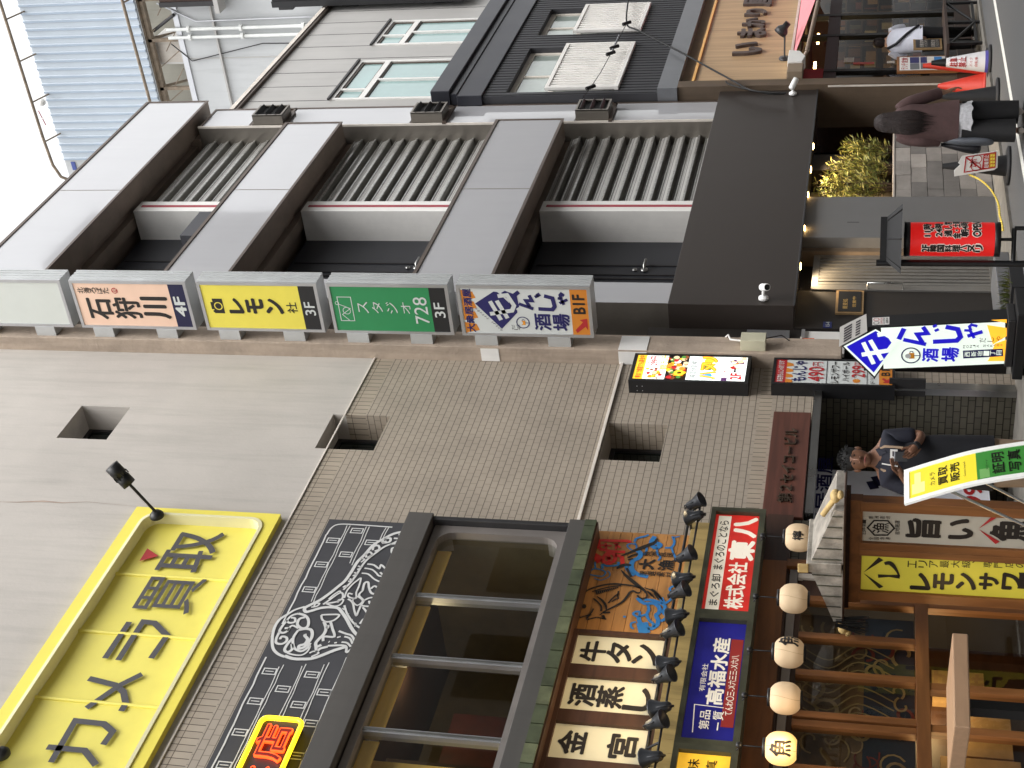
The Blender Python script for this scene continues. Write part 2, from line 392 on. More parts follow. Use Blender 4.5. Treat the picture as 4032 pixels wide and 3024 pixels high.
wood_mat('blind_wood_lit', (246,196,100), .9, (.4,2,2), 4, knots=False)  # blind timber, colour lightened to carry the room lamp's glow
glass_mat('glass', (225,230,226)); glass_mat('dark_glass', (120,120,110))
def grille_mat():                                   # perforated sheet: small round holes
    mt = bpy.data.materials.new('perforated'); mt.use_nodes = True; MATS['perforated'] = mt
    t = mt.node_tree; b = t.nodes['Principled BSDF']; b.inputs['Metallic'].default_value = .3; b.inputs['Roughness'].default_value = .45
    tc = t.nodes.new('ShaderNodeTexCoord'); v = t.nodes.new('ShaderNodeTexVoronoi'); v.inputs['Scale'].default_value = 34; v.inputs['Randomness'].default_value = 0
    t.links.new(tc.outputs['Object'], v.inputs['Vector'])
    r = t.nodes.new('ShaderNodeValToRGB'); r.color_ramp.elements[0].position = .28; r.color_ramp.elements[0].color = (.012,.012,.012,1)
    r.color_ramp.elements[1].position = .36; r.color_ramp.elements[1].color = (.42,.41,.39,1)
    t.links.new(v.outputs['Distance'], r.inputs[0]); t.links.new(r.outputs[0], b.inputs['Base Color'])
grille_mat()
# ================================================================ ground
g = MB(); g.quad((-60,-40,0), (200,-40,0), (200,90,0), (-60,90,0), 'asphalt'); struct('road', g)
g = MB(); g.box(-30, 60, 8.32, 30, -.05, .035, 'concrete', 'b'); struct('pavement', g)
g = MB(); g.quad((-20,6.72,.004), (60,7.9,.004), (60,8.04,.004), (-20,6.86,.004), 'road_paint'); struct('road_line', g)
# ================================================================ the row across the street, behind the viewer
opp = thing('opposite_building', 'grey office block across the street behind the viewer, windows in rows', 'building', (14,-1.6,0))
q = MB(); OW = [(x, x+1.7, z, z+1.5) for x in range(-14, 44, 3) for z in (4.4, 7.6, 10.8)]
M('opp_wall', (150,148,145), .8, var=.1, dirt=.2)
for h in (0,): q.box(-16, 46, -14, -1.6, 0, 14.5, 'opp_wall')
part('wall', q, opp)
q = MB(); q.box(35, 38.5, -14, -1.65, 14.5, 26, 'opp_wall'); q.box(25, 27, -14, -1.65, 14.5, 18, 'opp_wall'); part('upper_storeys', q, opp)
q = MB()
for a, b_, c, d in OW: q.box(a, b_, -1.6, -1.56, c, d, M('night_glass', (26,32,30), .08, var=.1))
part('window_row', q, opp)
# ================================================================ office building with beige tiles
W1, W2, W3 = (12.34,13.0,10.09,10.73), (12.34,13.0,6.85,7.535), (12.34,13.02,3.69,4.335)
BAY = (4.5, 10.9, 4.42, 5.72)
off = thing('office_building', 'beige building with tiled lower storeys and stained plaster above', 'building', (10,9.2,0))
q = MB(); q.facade(1.5, 14.2, 7.385, 17, 9.2, [W1, W2, (4.5,10.96,7.63,8.94)], 'plaster', .38)
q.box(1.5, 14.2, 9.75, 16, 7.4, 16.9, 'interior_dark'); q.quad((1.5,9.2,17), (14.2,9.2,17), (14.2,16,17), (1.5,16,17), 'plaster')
pw_ = part('plaster_wall', q, off)
q = MB(); cr_ = [(11.12,10.9),(11.13,10.6),(11.17,10.3),(11.16,10.05),(11.2,9.78),(11.18,9.45),(11.16,9.14)]; ribbon(q, [Vector((x,9.197,z)) for x, z in cr_], [.002,.012,.03,.014,.006,.004,.002], NY, M('rust_stain', (158,142,130), .9, var=.2)); part('stain_crack', q, pw_)
q = MB(); q.facade(1.5, 14.2, 2.735, 7.15, 9.2, [W2, W3, BAY], 'tile', .38)
q.facade(13.76, 14.2, 0.035, 2.6, 9.2, [], 'tile'); q.facade(11.38, 13.76, 2.16, 2.6, 9.2, [], 'tile')
part('tiled_wall', q, off)
q = MB(); q.facade(1.5, 14.2, 7.15, 7.385, 9.2, [W2], 'tile_soldier', .38); q.facade(1.5, 14.2, 2.6, 2.735, 9.2, [], 'tile_soldier')
part('soldier_course', q, off)
q = MB(); q.box(1.5, 14.2, 9.185, 9.2, 7.383, 7.40, 'trim_cream'); q.box(11.03, 14.2, 9.17, 9.2, 4.352, 4.382, 'trim_cream')
part('trim', q, off)
for hx0, hx1, hz0, hz1 in (W1, W2, W3):
    q = MB(); y = 9.545
    for a, b, c, d in ((hx0,hx0+.05,hz0,hz1), (hx1-.05,hx1,hz0,hz1), (hx0+.05,hx1-.05,hz0,hz0+.05), (hx0+.05,hx1-.05,hz1-.05,hz1)): q.box(a, b, y, y+.06, c, d, 'dark_metal')
    wn = part('window', q, off)
    q = MB(); q.box(hx0+.05, hx1-.05, y+.02, y+.03, hz0+.05, hz1-.05, M('night_glass', (26,32,30), .08, var=.1)); part('pane', q, wn)
q = MB()                                            # the pillar that ends in mid air
q.box(14.2, 14.54, 9.0, 9.7, 1.88, 17, 'pillar_paint')
pil = part('pillar', q, off, bev=.012)
for z0, z1, f in ((5.83,6.05,'s'), (4.07,4.4,'f')):
    q = MB(); q.box(14.192, 14.2, 9.02, 9.19, z0, z1, 'white_paint')
    if f == 'f': q.box(14.2, 14.5, 8.992, 9.0, z0, z1, 'white_paint')
    part('cover_plate', q, pil)
# entrance recess
q = MB()
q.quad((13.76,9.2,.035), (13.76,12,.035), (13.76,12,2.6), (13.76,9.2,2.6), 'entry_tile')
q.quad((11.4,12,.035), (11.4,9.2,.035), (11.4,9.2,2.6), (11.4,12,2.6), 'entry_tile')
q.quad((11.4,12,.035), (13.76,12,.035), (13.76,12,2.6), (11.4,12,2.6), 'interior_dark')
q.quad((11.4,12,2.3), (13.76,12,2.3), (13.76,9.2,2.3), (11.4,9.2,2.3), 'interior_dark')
for z in (0.9, 1.75): q.box(11.4, 13.76, 11.95, 11.99, z, z+.05, 'dark_metal')
for x in (12.2, 13.0): q.box(x, x+.05, 11.94, 11.99, .04, 2.3, 'dark_metal')
part('entrance_recess', q, off)
q = MB(); q.box(13.74, 13.8, 9.12, 9.2, .04, 2.15, 'steel'); q.box(13.8, 13.93, 9.16, 9.2, .04, 2.15, 'steel'); q.box(11.5, 13.74, 9.12, 9.2, 2.07, 2.15, 'steel')
df = part('door_frame', q, off)
q = MB(); q.box(13.71, 13.739, 8.98, 9.2, .98, 1.36, 'dark_metal'); q.box(13.7, 13.71, 9.1, 9.12, .98, 1.36, 'steel'); part('push_plate', q, df)
q = MB(); q.box(11.4, 13.2, 9.1, 9.2, 2.165, 2.56, 'red_wood'); pn = part('name_board', q, off, bev=.006)
q = MB(); pl = wall_pl(11.4, 13.2, 2.165, 2.56, 9.1)
T(q, pl, '第２セイコービル', .12, .34, .82, .70, M('bronze_letter', (92,78,66), .35, metal=.7), .008, .004, ext=.012); part('lettering', q, pn)
# ================================================================ staircase building
stb = thing('stair_building', 'office block with glossy white bands, dark louvres and black doors', 'building', (18.5,9,0))
FLOORS = [(12.6,13.72,21.72), (9.88,10.83,20.75), (6.26,7.32,20.75)]
for z0, z1, x1 in FLOORS:
    q = MB(); q.box(15.42, x1, 8.96, 9.3, z0, z1, 'white_panel', 'b')
    q.quad((15.42,9.3,z0), (x1,9.3,z0), (x1,8.96,z0), (15.42,8.96,z0), 'soffit')
    for a, b in ((z0-.012, z0+.03), (z1-.03, z1+.02)): q.box(15.41, x1+.01, 8.945, 8.96, a, b, 'brown_trim')
    q.box(x1-.02, x1+.012, 8.945, 8.96, z0+.03, z1-.03, 'brown_trim')
    q.box(18.33, 18.345, 8.957, 8.96, z0+.03, z1-.03, 'bronze_side')
    q.box(15.42, 20.94, 9.3, 10.2, z0+.06, z0+.3, 'soffit')             # slab soffit behind the band
    q.box(15.42, 20.94, 9.42, 9.6, z0-.05, z0+.06, 'soffit')
    part('band', q, stb)
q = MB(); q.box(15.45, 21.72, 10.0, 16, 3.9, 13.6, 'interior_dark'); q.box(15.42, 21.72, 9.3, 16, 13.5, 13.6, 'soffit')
q.box(14.54, 15.45, 9.75, 16, 0, 13.6, 'dark_metal'); q.box(20.94, 21.72, 9.7, 16, 3.9, 13.5, 'soffit'); q.box(20.9, 21.7, 9.3, 9.7, 12.5, 13.5, 'soffit'); part('core_wall', q, stb)
HZ = [11.32, 7.86, 4.6]
LEV = [(10.83,12.48), (7.32,9.76), (3.95,6.14)]
for k, (z0, z1) in enumerate(LEV):
    q = MB(); q.box(18.33, 18.65, 9.31, 9.95, z0, z1+.05, 'white_paint'); f = part('fin', q, stb)
    q = MB(); q.box(18.46, 18.52, 9.303, 9.31, z0+.0, z1-.02, 'red_stripe'); part('stripe', q, f)
    q = MB(); q.box(15.45, 18.33, 9.8, 9.86, z0, z1+.05, 'black_door')
    for x in (16.6, 17.25, 17.36, 17.62): q.box(x, x+.025, 9.785, 9.8, z0, z1, 'dark_metal')
    d = part('door', q, stb)
    q = MB(); zc = HZ[k]; q.tube([(17.5,9.8,zc), (17.5,9.72,zc), (17.68,9.72,zc)], .02, 'steel'); q.lathe((17.5,9.785,zc), (0,-1,0), [(.0001,.014),(.05,.014),(.05,0)], 'steel', 14); q.lathe((17.5,9.785,zc+.13), (0,-1,0), [(.0001,.014),(.035,.014),(.035,0)], 'steel', 12)
    part('handle', q, d)
    q = MB(); n = int((z1-z0)/.2335)+1                # saw-tooth louvres: perforated riser, folded lip, dark underside
    q.box(18.65, 20.95, 9.62, 9.64, z0, z1+.05, 'louvre_face')
    for i in range(n):
        z = z0 + .02 + .2335*i
        if z > z1-.02: break
        q.quad((18.66,9.36,z), (20.98,9.36,z), (20.98,9.40,z+.125), (18.66,9.40,z+.125), 'perforated')
        q.quad((18.66,9.5,z-.03), (20.98,9.5,z-.03), (20.98,9.36,z-.012), (18.66,9.36,z-.012), 'louvre_face'); q.box(18.66, 20.98, 9.5, 9.51, z-.1, z-.03, 'perforated')
        q.quad((18.66,9.40,z+.125), (20.98,9.40,z+.125), (20.98,9.62,z+.235), (18.66,9.62,z+.235), 'louvre_face')
        q.box(18.66, 20.98, 9.345, 9.362, z-.02, z+.012, 'louvre_lip'); q.box(18.66, 20.98, 9.385, 9.402, z+.118, z+.135, 'louvre_lip')
    part('louvre_screen', q, stb)
q = MB(); q.box(20.96, 21.72, 9.12, 9.7, 3.9, 12.5, 'bronze_side', 's')
q.quad((20.96,9.12,3.9), (21.72,9.12,3.9), (21.72,9.12,12.5), (20.96,9.12,12.5), 'bronze_side')
for a, b in ((3.95,5.56), (6.15,8.22), (8.85,10.98), (11.62,12.44)): q.box(21.0, 21.66, 9.1, 9.12, a, b, 'white_panel')
for z in (5.6,6.1,8.26,8.8,11.02,11.57,12.46): q.box(20.96, 21.7, 9.09, 9.12, z-.02, z+.02, 'brown_trim')
q.box(20.955, 20.975, 9.085, 9.12, 3.9, 12.5, 'trim_cream'); q.box(21.66, 21.7, 9.09, 9.12, 3.9, 12.44, 'brown_trim')
part('pier', q, stb)
for z in (5.6, 8.28, 11.0):
    q = MB(); a = z; b = z+.52
    q.box(21.0, 21.42, 8.92, 9.1, a, b, 'bronze_side', 's'); q.box(21.03, 21.39, 8.95, 8.96, a+.03, b-.03, 'black')
    for k in range(3): q.obox((21.21,8.93,a+.1+.16*k), (1,0,0), (0,.8,-.6), (0,.6,.8), .19, .05, .006, 'dark_metal')
    for u, v, s_, e in ((21.0,21.42,a,a+.03), (21.0,21.42,b-.03,b), (21.0,21.03,a+.03,b-.03), (21.39,21.42,a+.03,b-.03)): q.box(u, v, 8.915, 8.935, s_, e, 'bronze_side')
    q.box(20.95, 21.46, 9.06, 9.1, a-.06, a, 'brown_trim'); part('vent', q, stb)
solo('outdoor_heater', MB().box(17.0, 17.74, 9.02, 9.34, 10.855, 11.12, M('heater_grey', (62,62,67), .5, var=.08)).box(16.994, 17.0, 9.1, 9.2, 10.92, 11.05, 'dark_metal'), 'dark grey box unit standing on the middle white band before the upper door', 'box unit', bev=.008)
q = MB(); q.box(15.45, 15.95, 9.1, 9.8, 3.9, 12.6, 'bronze_side', 's')   # left pier behind the projecting signs
q.quad((15.45,9.1,3.9), (15.95,9.1,3.9), (15.95,9.1,12.6), (15.45,9.1,12.6), 'white_panel'); part('left_pier', q, stb)
q = MB(); q.box(15.2, 21.74, 8.96, 9.9, 2.46, 3.95, 'canopy_brown')
q.box(15.19, 21.74, 8.95, 8.96, 2.44, 2.465, 'dark_metal'); cp = part('canopy', q, stb, bev=.006)
M('lamp_warm', (255,214,140), .5, var=0, emit=14, ecol=(255,205,130))
q = MB()
for x in (19.84, 19.07, 18.27, 17.3, 16.3): q.lathe((x,9.04,2.455), (0,0,-1), [(.065,0),(.065,.012),(.05,.014)], 'steel', 16)
part('lamp_rim', q, cp)
for x in (19.84, 19.07, 18.27, 17.3, 16.3):
    q = MB(); q.lathe((x,9.04,2.438), (0,0,-1), [(.0001,.012),(.035,.01),(.05,0)], 'lamp_warm', 16); part('downlight', q, cp)
    ld = bpy.data.lights.new('downlight_beam', 'SPOT'); ld.energy = 26; ld.color = (1,.76,.48); ld.spot_size = math.radians(125); ld.spot_blend = .6; ld.shadow_soft_size = .05
    lo = bpy.data.objects.new('downlight_beam', ld); C.objects.link(lo); lo.location = (x, 9.1, 2.4); lo.rotation_euler = (math.radians(14), 0, 0)
M('grey_panel', (106,105,104), .55, var=.05); M('jamb_beige', (120,104,86), .6)
q = MB(); q.box(15.2, 16.1, 9.27, 9.9, .035, 2.46, 'dark_wall'); q.box(15.0, 15.2, 9.3, 9.9, .035, 4.2, 'dark_wall')
q.box(16.1, 17.0, 9.42, 9.9, .035, 2.46, 'dark_wall'); q.box(16.98, 17.08, 9.2, 9.9, .035, 2.46, 'jamb_beige'); part('ground_wall', q, stb)
q = MB(); q.box(17.08, 18.24, 9.05, 9.9, .035, 2.46, 'grey_panel'); q.box(17.5, 17.503, 9.046, 9.05, 1.75, 1.9, 'dark_metal'); part('grey_panel', q, stb)
M('door_grey', (140,138,134), .35, metal=.5)
q = MB(); q.box(16.1, 16.22, 9.25, 9.32, .05, 2.3, 'door_grey'); q.box(16.9, 16.98, 9.25, 9.32, .05, 2.3, 'door_grey')
q.box(16.22, 16.9, 9.25, 9.32, .05, .17, 'door_grey'); q.box(16.22, 16.9, 9.25, 9.32, 2.22, 2.3, 'door_grey'); q.box(16.22, 16.9, 9.32, 9.34, .1, 2.3, 'black')
for k in range(8): q.box(16.235+k*.084, 16.29+k*.084, 9.255, 9.3, .17, 2.22, 'door_grey')
dr = part('slatted_door', q, stb)
q = MB(); q.tube([(16.13,9.25,1.62),(16.13,9.17,1.62),(16.13,9.17,1.2),(16.13,9.25,1.2)], .012, 'steel'); part('handle', q, dr)
M('stone_block', (142,136,130), .8, var=.18, scale=3, bump=.6, bscale=14)
q = MB(); rng = random.Random(4); M('stone_dark', (112,108,104), .8, var=.2, scale=3, bump=.6, bscale=14); M('stone_light', (160,153,146), .8, var=.16, scale=3, bump=.6, bscale=14)
q.box(18.24, 20.4, 9.07, 9.5, .035, 1.3, 'interior_dark'); q.box(18.24, 20.4, 9.045, 9.55, 1.3, 1.325, 'stone_light')
for r in range(6):
    x = 18.245 - (.22 if r % 2 else 0); z = .045 + r*.209
    while x < 20.38:
        a, b = max(x, 18.245), min(x+.44, 20.395)
        if b-a > .03: q.box(a, b-.006, 9.05+rng.uniform(-.004,.004), 9.12, z, z+.203, rng.choice(['stone_block','stone_block','stone_dark','stone_light']))
        x += .444
part('planter_wall', q, stb, bev=.003)
M('niche_wall', (214,196,160), .8, var=.06)
q = MB(); q.quad((18.24,9.75,1.2), (19.8,9.75,1.2), (19.8,9.75,2.46), (18.24,9.75,2.46), 'niche_wall'); q.box(18.24, 20.4, 9.5, 9.75, 1.15, 1.25, 'interior_dark')
q.box(19.8, 20.4, 9.4, 9.9, 1.25, 2.46, 'dark_wall'); q.box(20.4, 21.9, 11.2, 11.3, .03, 2.46, 'dark_wall'); q.box(20.34, 20.4, 9.4, 11.2, .03, 2.46, 'dark_wall'); q.box(20.4, 21.74, 9.9, 11.2, 2.4, 2.46, 'dark_wall'); part('niche', q, stb)
# things stored in the gap between pillar and canopy
q = MB(); q.box(14.62, 15.1, 9.25, 9.3, 1.86, 2.36, 'white_paint'); q.box(14.62, 15.1, 9.22, 9.25, 2.32, 2.36, 'alu'); q.box(14.6, 15.1, 9.24, 9.3, 2.5, 3.0, 'alu'); part('shutter_box', q, stb)
solo('plastic_crate', MB().box(14.56, 14.74, 9.12, 9.26, 2.2, 2.34, M('orange_plastic', (206,84,30), .4)).box(14.55, 14.75, 9.11, 9.27, 2.34, 2.36, 'trim_cream'), 'small orange box tucked in the gap beside the beige pillar', 'box')
# ================================================================ black clad building with grey upper storeys
blk = thing('shop_building', 'black clad shop building with grey panelled upper storey and shuttered windows', 'building', (24,9,0))
M('black_clad', (54,54,58), .5, var=.08); M('black_cornice', (50,51,58), .38, metal=.3, var=.15, scale=2); M('grey_clad', (176,174,171), .6, var=.05, scale=1.5, dirt=.15)
WA, WB = (21.86,23.84,5.6,7.42), (24.45,25.8,5.6,7.42); WC = (27.0,28.4,5.6,7.42)
q = MB(); q.facade(21.72, 29, 4.93, 7.8, 8.96, [WA, WB, WC], 'black_clad', .14)
x = 21.75
while x < 29:                                       # fine upright boards
    for z0, z1 in ((4.95,5.6),(7.42,7.78)) if any(w_[0]-.01 < x < w_[1]+.01 for w_ in (WA,WB,WC)) else ((4.95,7.78),): q.box(x, x+.012, 8.953, 8.96, z0, z1, 'black')
    x += .115
q.quad((21.72,9.6,4.93), (21.72,8.96,4.93), (21.72,8.96,7.8), (21.72,9.6,7.8), 'black_clad'); part('black_wall', q, blk)
q = MB(); q.box(21.68, 29, 8.84, 9.6, 8.32, 8.64, 'black_cornice'); q.box(21.7, 29, 8.9, 9.6, 8.2, 8.32, 'black_cornice'); q.box(21.66, 29, 8.92, 9.6, 7.78, 8.2, 'black_cornice'); part('cornice', q, blk, bev=.01)
q = MB(); q.box(21.72, 29, 8.88, 9.6, 4.62, 4.93, M('ledge_metal', (122,124,128), .4, metal=.5, var=.12, scale=2)); part('ledge', q, blk)
M('curtain_glass', (150,160,154), .06, var=.06, coat=.4); M('teal_glass', (142,172,170), .06, var=.1, scale=1, coat=.4)
M('shutter_white', (232,229,224), .5, var=.08, scale=2, dirt=.2)
for x0, x1, z0, z1 in (WA, WB, WC):
    q = MB(); y = 9.06
    for a, b, c, d in ((x0,x0+.07,z0,z1), (x1-.07,x1,z0,z1), (x0+.07,x1-.07,z1-.09,z1), (x0+.07,x1-.07,6.7,6.78)): q.box(a, b, y, y+.04, c, d, 'trim_cream')
    mid = (x0+x1)/2-.1; q.box(mid, mid+.06, y, y+.04, 6.78, z1-.09, 'trim_cream'); wn = part('window', q, blk)
    q = MB(); q.box(x0+.07, x1-.07, y+.02, y+.03, z0, z1-.09, 'curtain_glass'); part('pane', q, wn)
    q = MB(); a = x0+.03
    q.box(a, x1+.03, 8.9, 8.96, 6.72, 6.78, 'shutter_white'); q.box(a, x1+.03, 8.9, 8.96, 5.58, 5.64, 'shutter_white')
    q.box(a, a+.05, 8.9, 8.96, 5.64, 6.72, 'shutter_white'); q.box(x1-.02, x1+.03, 8.9, 8.96, 5.64, 6.72, 'shutter_white'); q.box(a, x1, 8.945, 8.955, 5.64, 6.72, 'shutter_white')
    x = a+.08
    while x < x1-.08: q.box(x, x+.055, 8.91, 8.945, 5.64, 6.72, 'shutter_white'); x += .105
    part('shutter', q, blk)
q = MB(); G1, G2 = (22.25,24.02,8.7,10.62), (24.8,26.08,8.7,10.63)
q.facade(21.74, 29, 8.6, 12.22, 9.2, [G1, G2], 'grey_clad', .1)
for x in [22.25+.64*i for i in range(11)]:
    for c, d in (((10.62,12.2),) if any(g_[0]-.01 < x < g_[1]+.01 for g_ in (G1,G2)) else ((8.64,12.2),)): q.box(x, x+.012, 9.196, 9.2, c, d, 'dark_metal')
q.quad((21.74,16,8.6), (21.74,9.2,8.6), (21.74,9.2,12.22), (21.74,16,12.22), 'grey_clad'); q.quad((21.74,9.2,12.22), (29,9.2,12.22), (29,16,12.22), (21.74,16,12.22), 'grey_clad')
q.box(21.7, 29, 9.12, 9.2, 12.19, 12.27, 'trim_cream'); q.box(21.7, 29, 9.14, 9.2, 12.14, 12.19, 'brown_trim'); part('grey_wall', q, blk)
for (x0, x1, z0, z1), kind in ((G1,0), (G2,1)):
    q = MB(); y = 9.2
    sp = x1-(x1-x0)*(.75 if kind == 0 else .62)
    zt = z1-.55
    for a, b, c, d in ((x0,x0+.06,z0,z1), (x1-.06,x1,z0,z1), (x0+.06,x1-.06,z1-.06,z1), (x0+.06,x1-.06,zt-.05,zt+.05), ((x0+x1)/2-.03,(x0+x1)/2+.03,z0,zt-.05), (sp-.03,sp+.03,zt+.05,z1-.06)): q.box(a, b, y-.02, y+.05, c, d, 'white_paint')
    wn = part('window', q, blk)
    q = MB()
    for a, b, c, d in ((x0+.06,x0+.1,z0,z1-.06), (x1-.1,x1-.06,z0,z1-.06), (x0+.1,x1-.1,z1-.1,z1-.06), (x0+.1,x1-.1,zt+.05,zt+.08), (x0+.1,x1-.1,zt-.08,zt-.05)): q.box(a, b, y+.0, y+.02, c, d, 'brown_trim')
    q.box(x0-.03, x1+.03, y-.05, y-.02, z1, z1+.04, 'dark_metal'); part('inner_frame', q, wn)
    q = MB(); q.box(x0+.06, x1-.06, y+.02, y+.03, z0, z1-.06, 'teal_glass'); part('pane', q, wn)
# ground floor shop of that building
M('shop_brown', (92,70,50), .7, var=.3, scale=2)
M('beige_post', (132,116,98), .75, var=.08, dirt=.25); M('brown_paint', (92,77,62), .7, var=.15, scale=3, dirt=.4)
q = MB(); q.box(21.76, 22.0, 8.88, 9.6, .4, 4.62, 'brown_paint'); q.box(22.0, 22.02, 8.9, 9.6, .4, 4.6, 'beige_post'); q.box(21.74, 22.05, 8.86, 9.6, 0.03, .4, 'dark_wood')
q.box(21.755, 21.76, 8.9, 8.93, .45, 2.3, 'trim_cream'); part('shop_post', q, blk, bev=.01)
q = MB(); q.box(22.02, 29, 9.0, 9.6, 2.92, 4.62, 'beige_post'); part('fascia', q, blk)
q = MB(); q.box(22.05, 28, 8.985, 9.0, 2.96, 4.4, 'sign_wood'); sb = part('sign_board', q, blk)
q = MB(); q.box(22.05, 28, 8.95, 9.0, 4.4, 4.44, M('painted_lit_edge', (236,180,100), .4)); part('top_rail', q, sb)  # beige top edge coloured orange: lamplight painted into the rail
q = MB(); pl = wall_pl(22.05, 28, 2.96, 4.4, 8.985)
for ch, a, b, zt, zb in (('い',23.3,23.78,3.88,3.44), ('ま',24.1,24.42,3.88,3.42), ('か',24.55,24.95,3.84,3.47), ('り',25.12,25.4,3.84,3.47), ('屋',25.62,26.1,3.9,3.42)):
    T(q, pl, ch, (a-22.05)/5.95, (4.4-zt)/1.44, (b-22.05)/5.95, (4.4-zb)/1.44, 'letter_wood', .035, .0, ext=.05)
part('lettering', q, sb)
q = MB(); q.box(22.02, 29, 11.5, 11.6, .03, 2.92, 'shop_brown'); q.box(22.02, 29, 9.6, 11.5, 2.85, 2.92, 'interior_dark'); q.box(28.9, 29, 9.3, 11.5, .03, 2.9, 'shop_brown'); q.box(22.02, 22.06, 9.6, 11.5, .03, 2.9, 'dark_wood')
rng = random.Random(9); STK = [M('stock%d' % i, c_, .6) for i, c_ in enumerate(((150,120,80),(96,60,38),(170,160,130),(110,40,34),(80,84,70),(140,80,40)))]
for z in (.7,1.0,1.3,1.6,1.9,2.2):                  # shelves, bottles and notices along the far wall of the dim shop
    q.box(28.5, 28.9, 9.5, 11.4, z-.03, z, 'dark_wood'); y = 9.55
    while y < 11.3: w_ = rng.uniform(.05,.2); q.box(28.6, 28.88, y, y+w_, z, z+rng.uniform(.1,.25), rng.choice(STK)); y += w_+rng.uniform(.01,.15)
for y in (9.5, 10.15, 10.8): q.box(28.48, 28.9, y, y+.05, .03, 2.6, 'dark_wood')
for i in range(9): x = 24+.5*i; q.box(x, x+.3, 10.7, 11.2, .7, .75, 'dark_wood'); q.box(x+.1, x+.2, 10.8, 11.0, .75, rng.uniform(.9,1.1), rng.choice(STK))
part('shop_interior', q, blk)
q = MB(); q.box(22.02, 29, 9.28, 9.36, 2.22, 2.42, M('purple_beam', (70,58,60), .5)); q.box(22.02, 29, 9.28, 9.4, .03, .3, 'dark_wood')
for x in (22.1, 23.25, 24.85, 25.85, 27.2): q.box(x, x+.1, 9.27, 9.37, .3, 2.9, 'black_paint')
q.box(22.2, 23.25, 9.3, 9.34, .3, .75, 'dark_wood'); part('shop_frame', q, blk)
q = MB(); q.quad((22.2,9.31,.3),(29,9.31,.3),(29,9.31,2.9),(22.2,9.31,2.9), 'glass'); part('shop_glass', q, blk)
ld = bpy.data.lights.new('shop_lamp', 'POINT'); ld.energy = 30; ld.color = (1,.75,.45); ld.shadow_soft_size = .2
lo = bpy.data.objects.new('shop_lamp', ld); C.objects.link(lo); lo.location = (25, 10.6, 2.6)
q = MB()                                            # strip lamps inside, under the ceiling
for x in (23.7, 25.0, 26.4): q.box(x, x+.3, 9.9, 10.0, 2.62, 2.66, 'lamp_warm')
part('strip_lamp', q, blk)
# ================================================================ pale tower block behind
twr = thing('tower_block', 'pale concrete side wall of a taller block behind the grey storey', 'building', (28,12,0))
M('tower_paint', (186,188,189), .8, var=.06, scale=.8, dirt=.3)
q = MB(); q.box(28, 40, 9.21, 22, 12.23, 16.05, 'tower_paint'); q.box(27.97, 28, 9.0, 22, 16.0, 16.12, 'alu')
for y in (10.55, 12.4): q.box(27.985, 28, y, y+.02, 12, 16, 'grey_clad')
q.box(27.94, 28, 9.0, 22, 15.2, 15.24, 'grey_clad'); part('side_wall', q, twr)
q = MB(); M('rooftop_wall', (172,167,154), .85, var=.15, scale=1.2, dirt=.4)
q.box(29.2, 39, 9.2, 16.5, 16.1, 17.4, 'rooftop_wall'); q.box(29.1, 29.2, 10.7, 10.76, 16.1, 17.3, 'dark_metal'); q.box(29.1, 29.2, 12.2, 12.26, 16.1, 17.3, 'alu'); part('rooftop_room', q, twr)
q = MB(); q.box(28.2, 28.8, 10.15, 10.75, 16.1, 16.8, 'white_paint'); q.box(28.18, 28.2, 10.2, 10.7, 16.15, 16.75, 'trim_cream'); part('rooftop_unit', q, twr, bev=.01)
for y in (9.88, 10.06):
    q = MB(); q.tube([(27.92,y,11.9),(27.92,y,16.3)], .036, M('pvc', (222,224,221), .4), 10)
    for z in (13.2,14.6,15.8): q.tube([(27.92,y,z-.03),(27.92,y,z+.03)], .07, 'pvc', 10)
    part('drain_pipe', q, twr)
q = MB(); q.tube([(27.95,9.7,11.9),(27.95,9.72,15.6),(27.95,9.3,16.4)], .02, 'alu', 6); q.tube([(27.96,10.3,11.9),(27.96,10.25,14.2),(27.96,10.6,15.9),(27.96,10.2,16.3)], .012, 'dark_metal', 6); part('cable', q, twr)
bb = thing('rooftop_billboard', 'pale blue corrugated back of a large rooftop billboard on rusty posts', 'billboard', (27.9,11,16))
q = MB(); M('blue_rib', (160,174,190), .5, var=.05); M('blue_sheet', (186,195,204), .5, var=.04, scale=1.5, dirt=.06); y = 8.0
while y < 12.8:                                     # trapezoid ribs
    for a, b, d0, d1 in ((0,.11,0,0), (.11,.125,0,-.03), (.125,.165,-.03,-.03), (.165,.18,-.03,0)):
        q.quad((27.88+d0,y+a,16.88), (27.88+d0,y+a,19.6), (27.88+d1,y+b,19.6), (27.88+d1,y+b,16.88), 'blue_sheet' if (a, b) != (.125,.165) else 'blue_rib')
    y += .18
q.box(27.89, 27.95, 8.0, 12.8, 16.88, 19.6, 'blue_sheet'); part('sheet', q, bb)
M('rusty', (142,128,112), .7, metal=.3, var=.3, scale=8)
q = MB(); q.tube([(27.4,8.0,19.72),(27.4,12.1,19.66),(27.4,12.75,19.62),(27.4,13.05,19.5),(27.42,13.15,19.3),(27.6,13.2,19.25)], .035, 'rusty', 8)
for y in (8.6, 9.35, 10.3, 11.25, 12.2): q.tube([(27.4,y,19.68),(27.9,y,19.5)], .018, 'rusty', 6)
q.tube([(27.45,8.0,16.92),(27.45,11.6,16.85)], .035, 'rusty', 8)
for y in (9.1,): q.tube([(27.45,y,16.9),(27.95,y,16.75)], .02, 'rusty', 6)
part('guard_rail', q, bb)
q = MB(); q.box(28.0, 28.06, 8.0, 13.2, 16.75, 16.86, 'rusty'); q.box(27.955, 28.3, 8.0, 13.2, 16.84, 16.88, 'rusty')
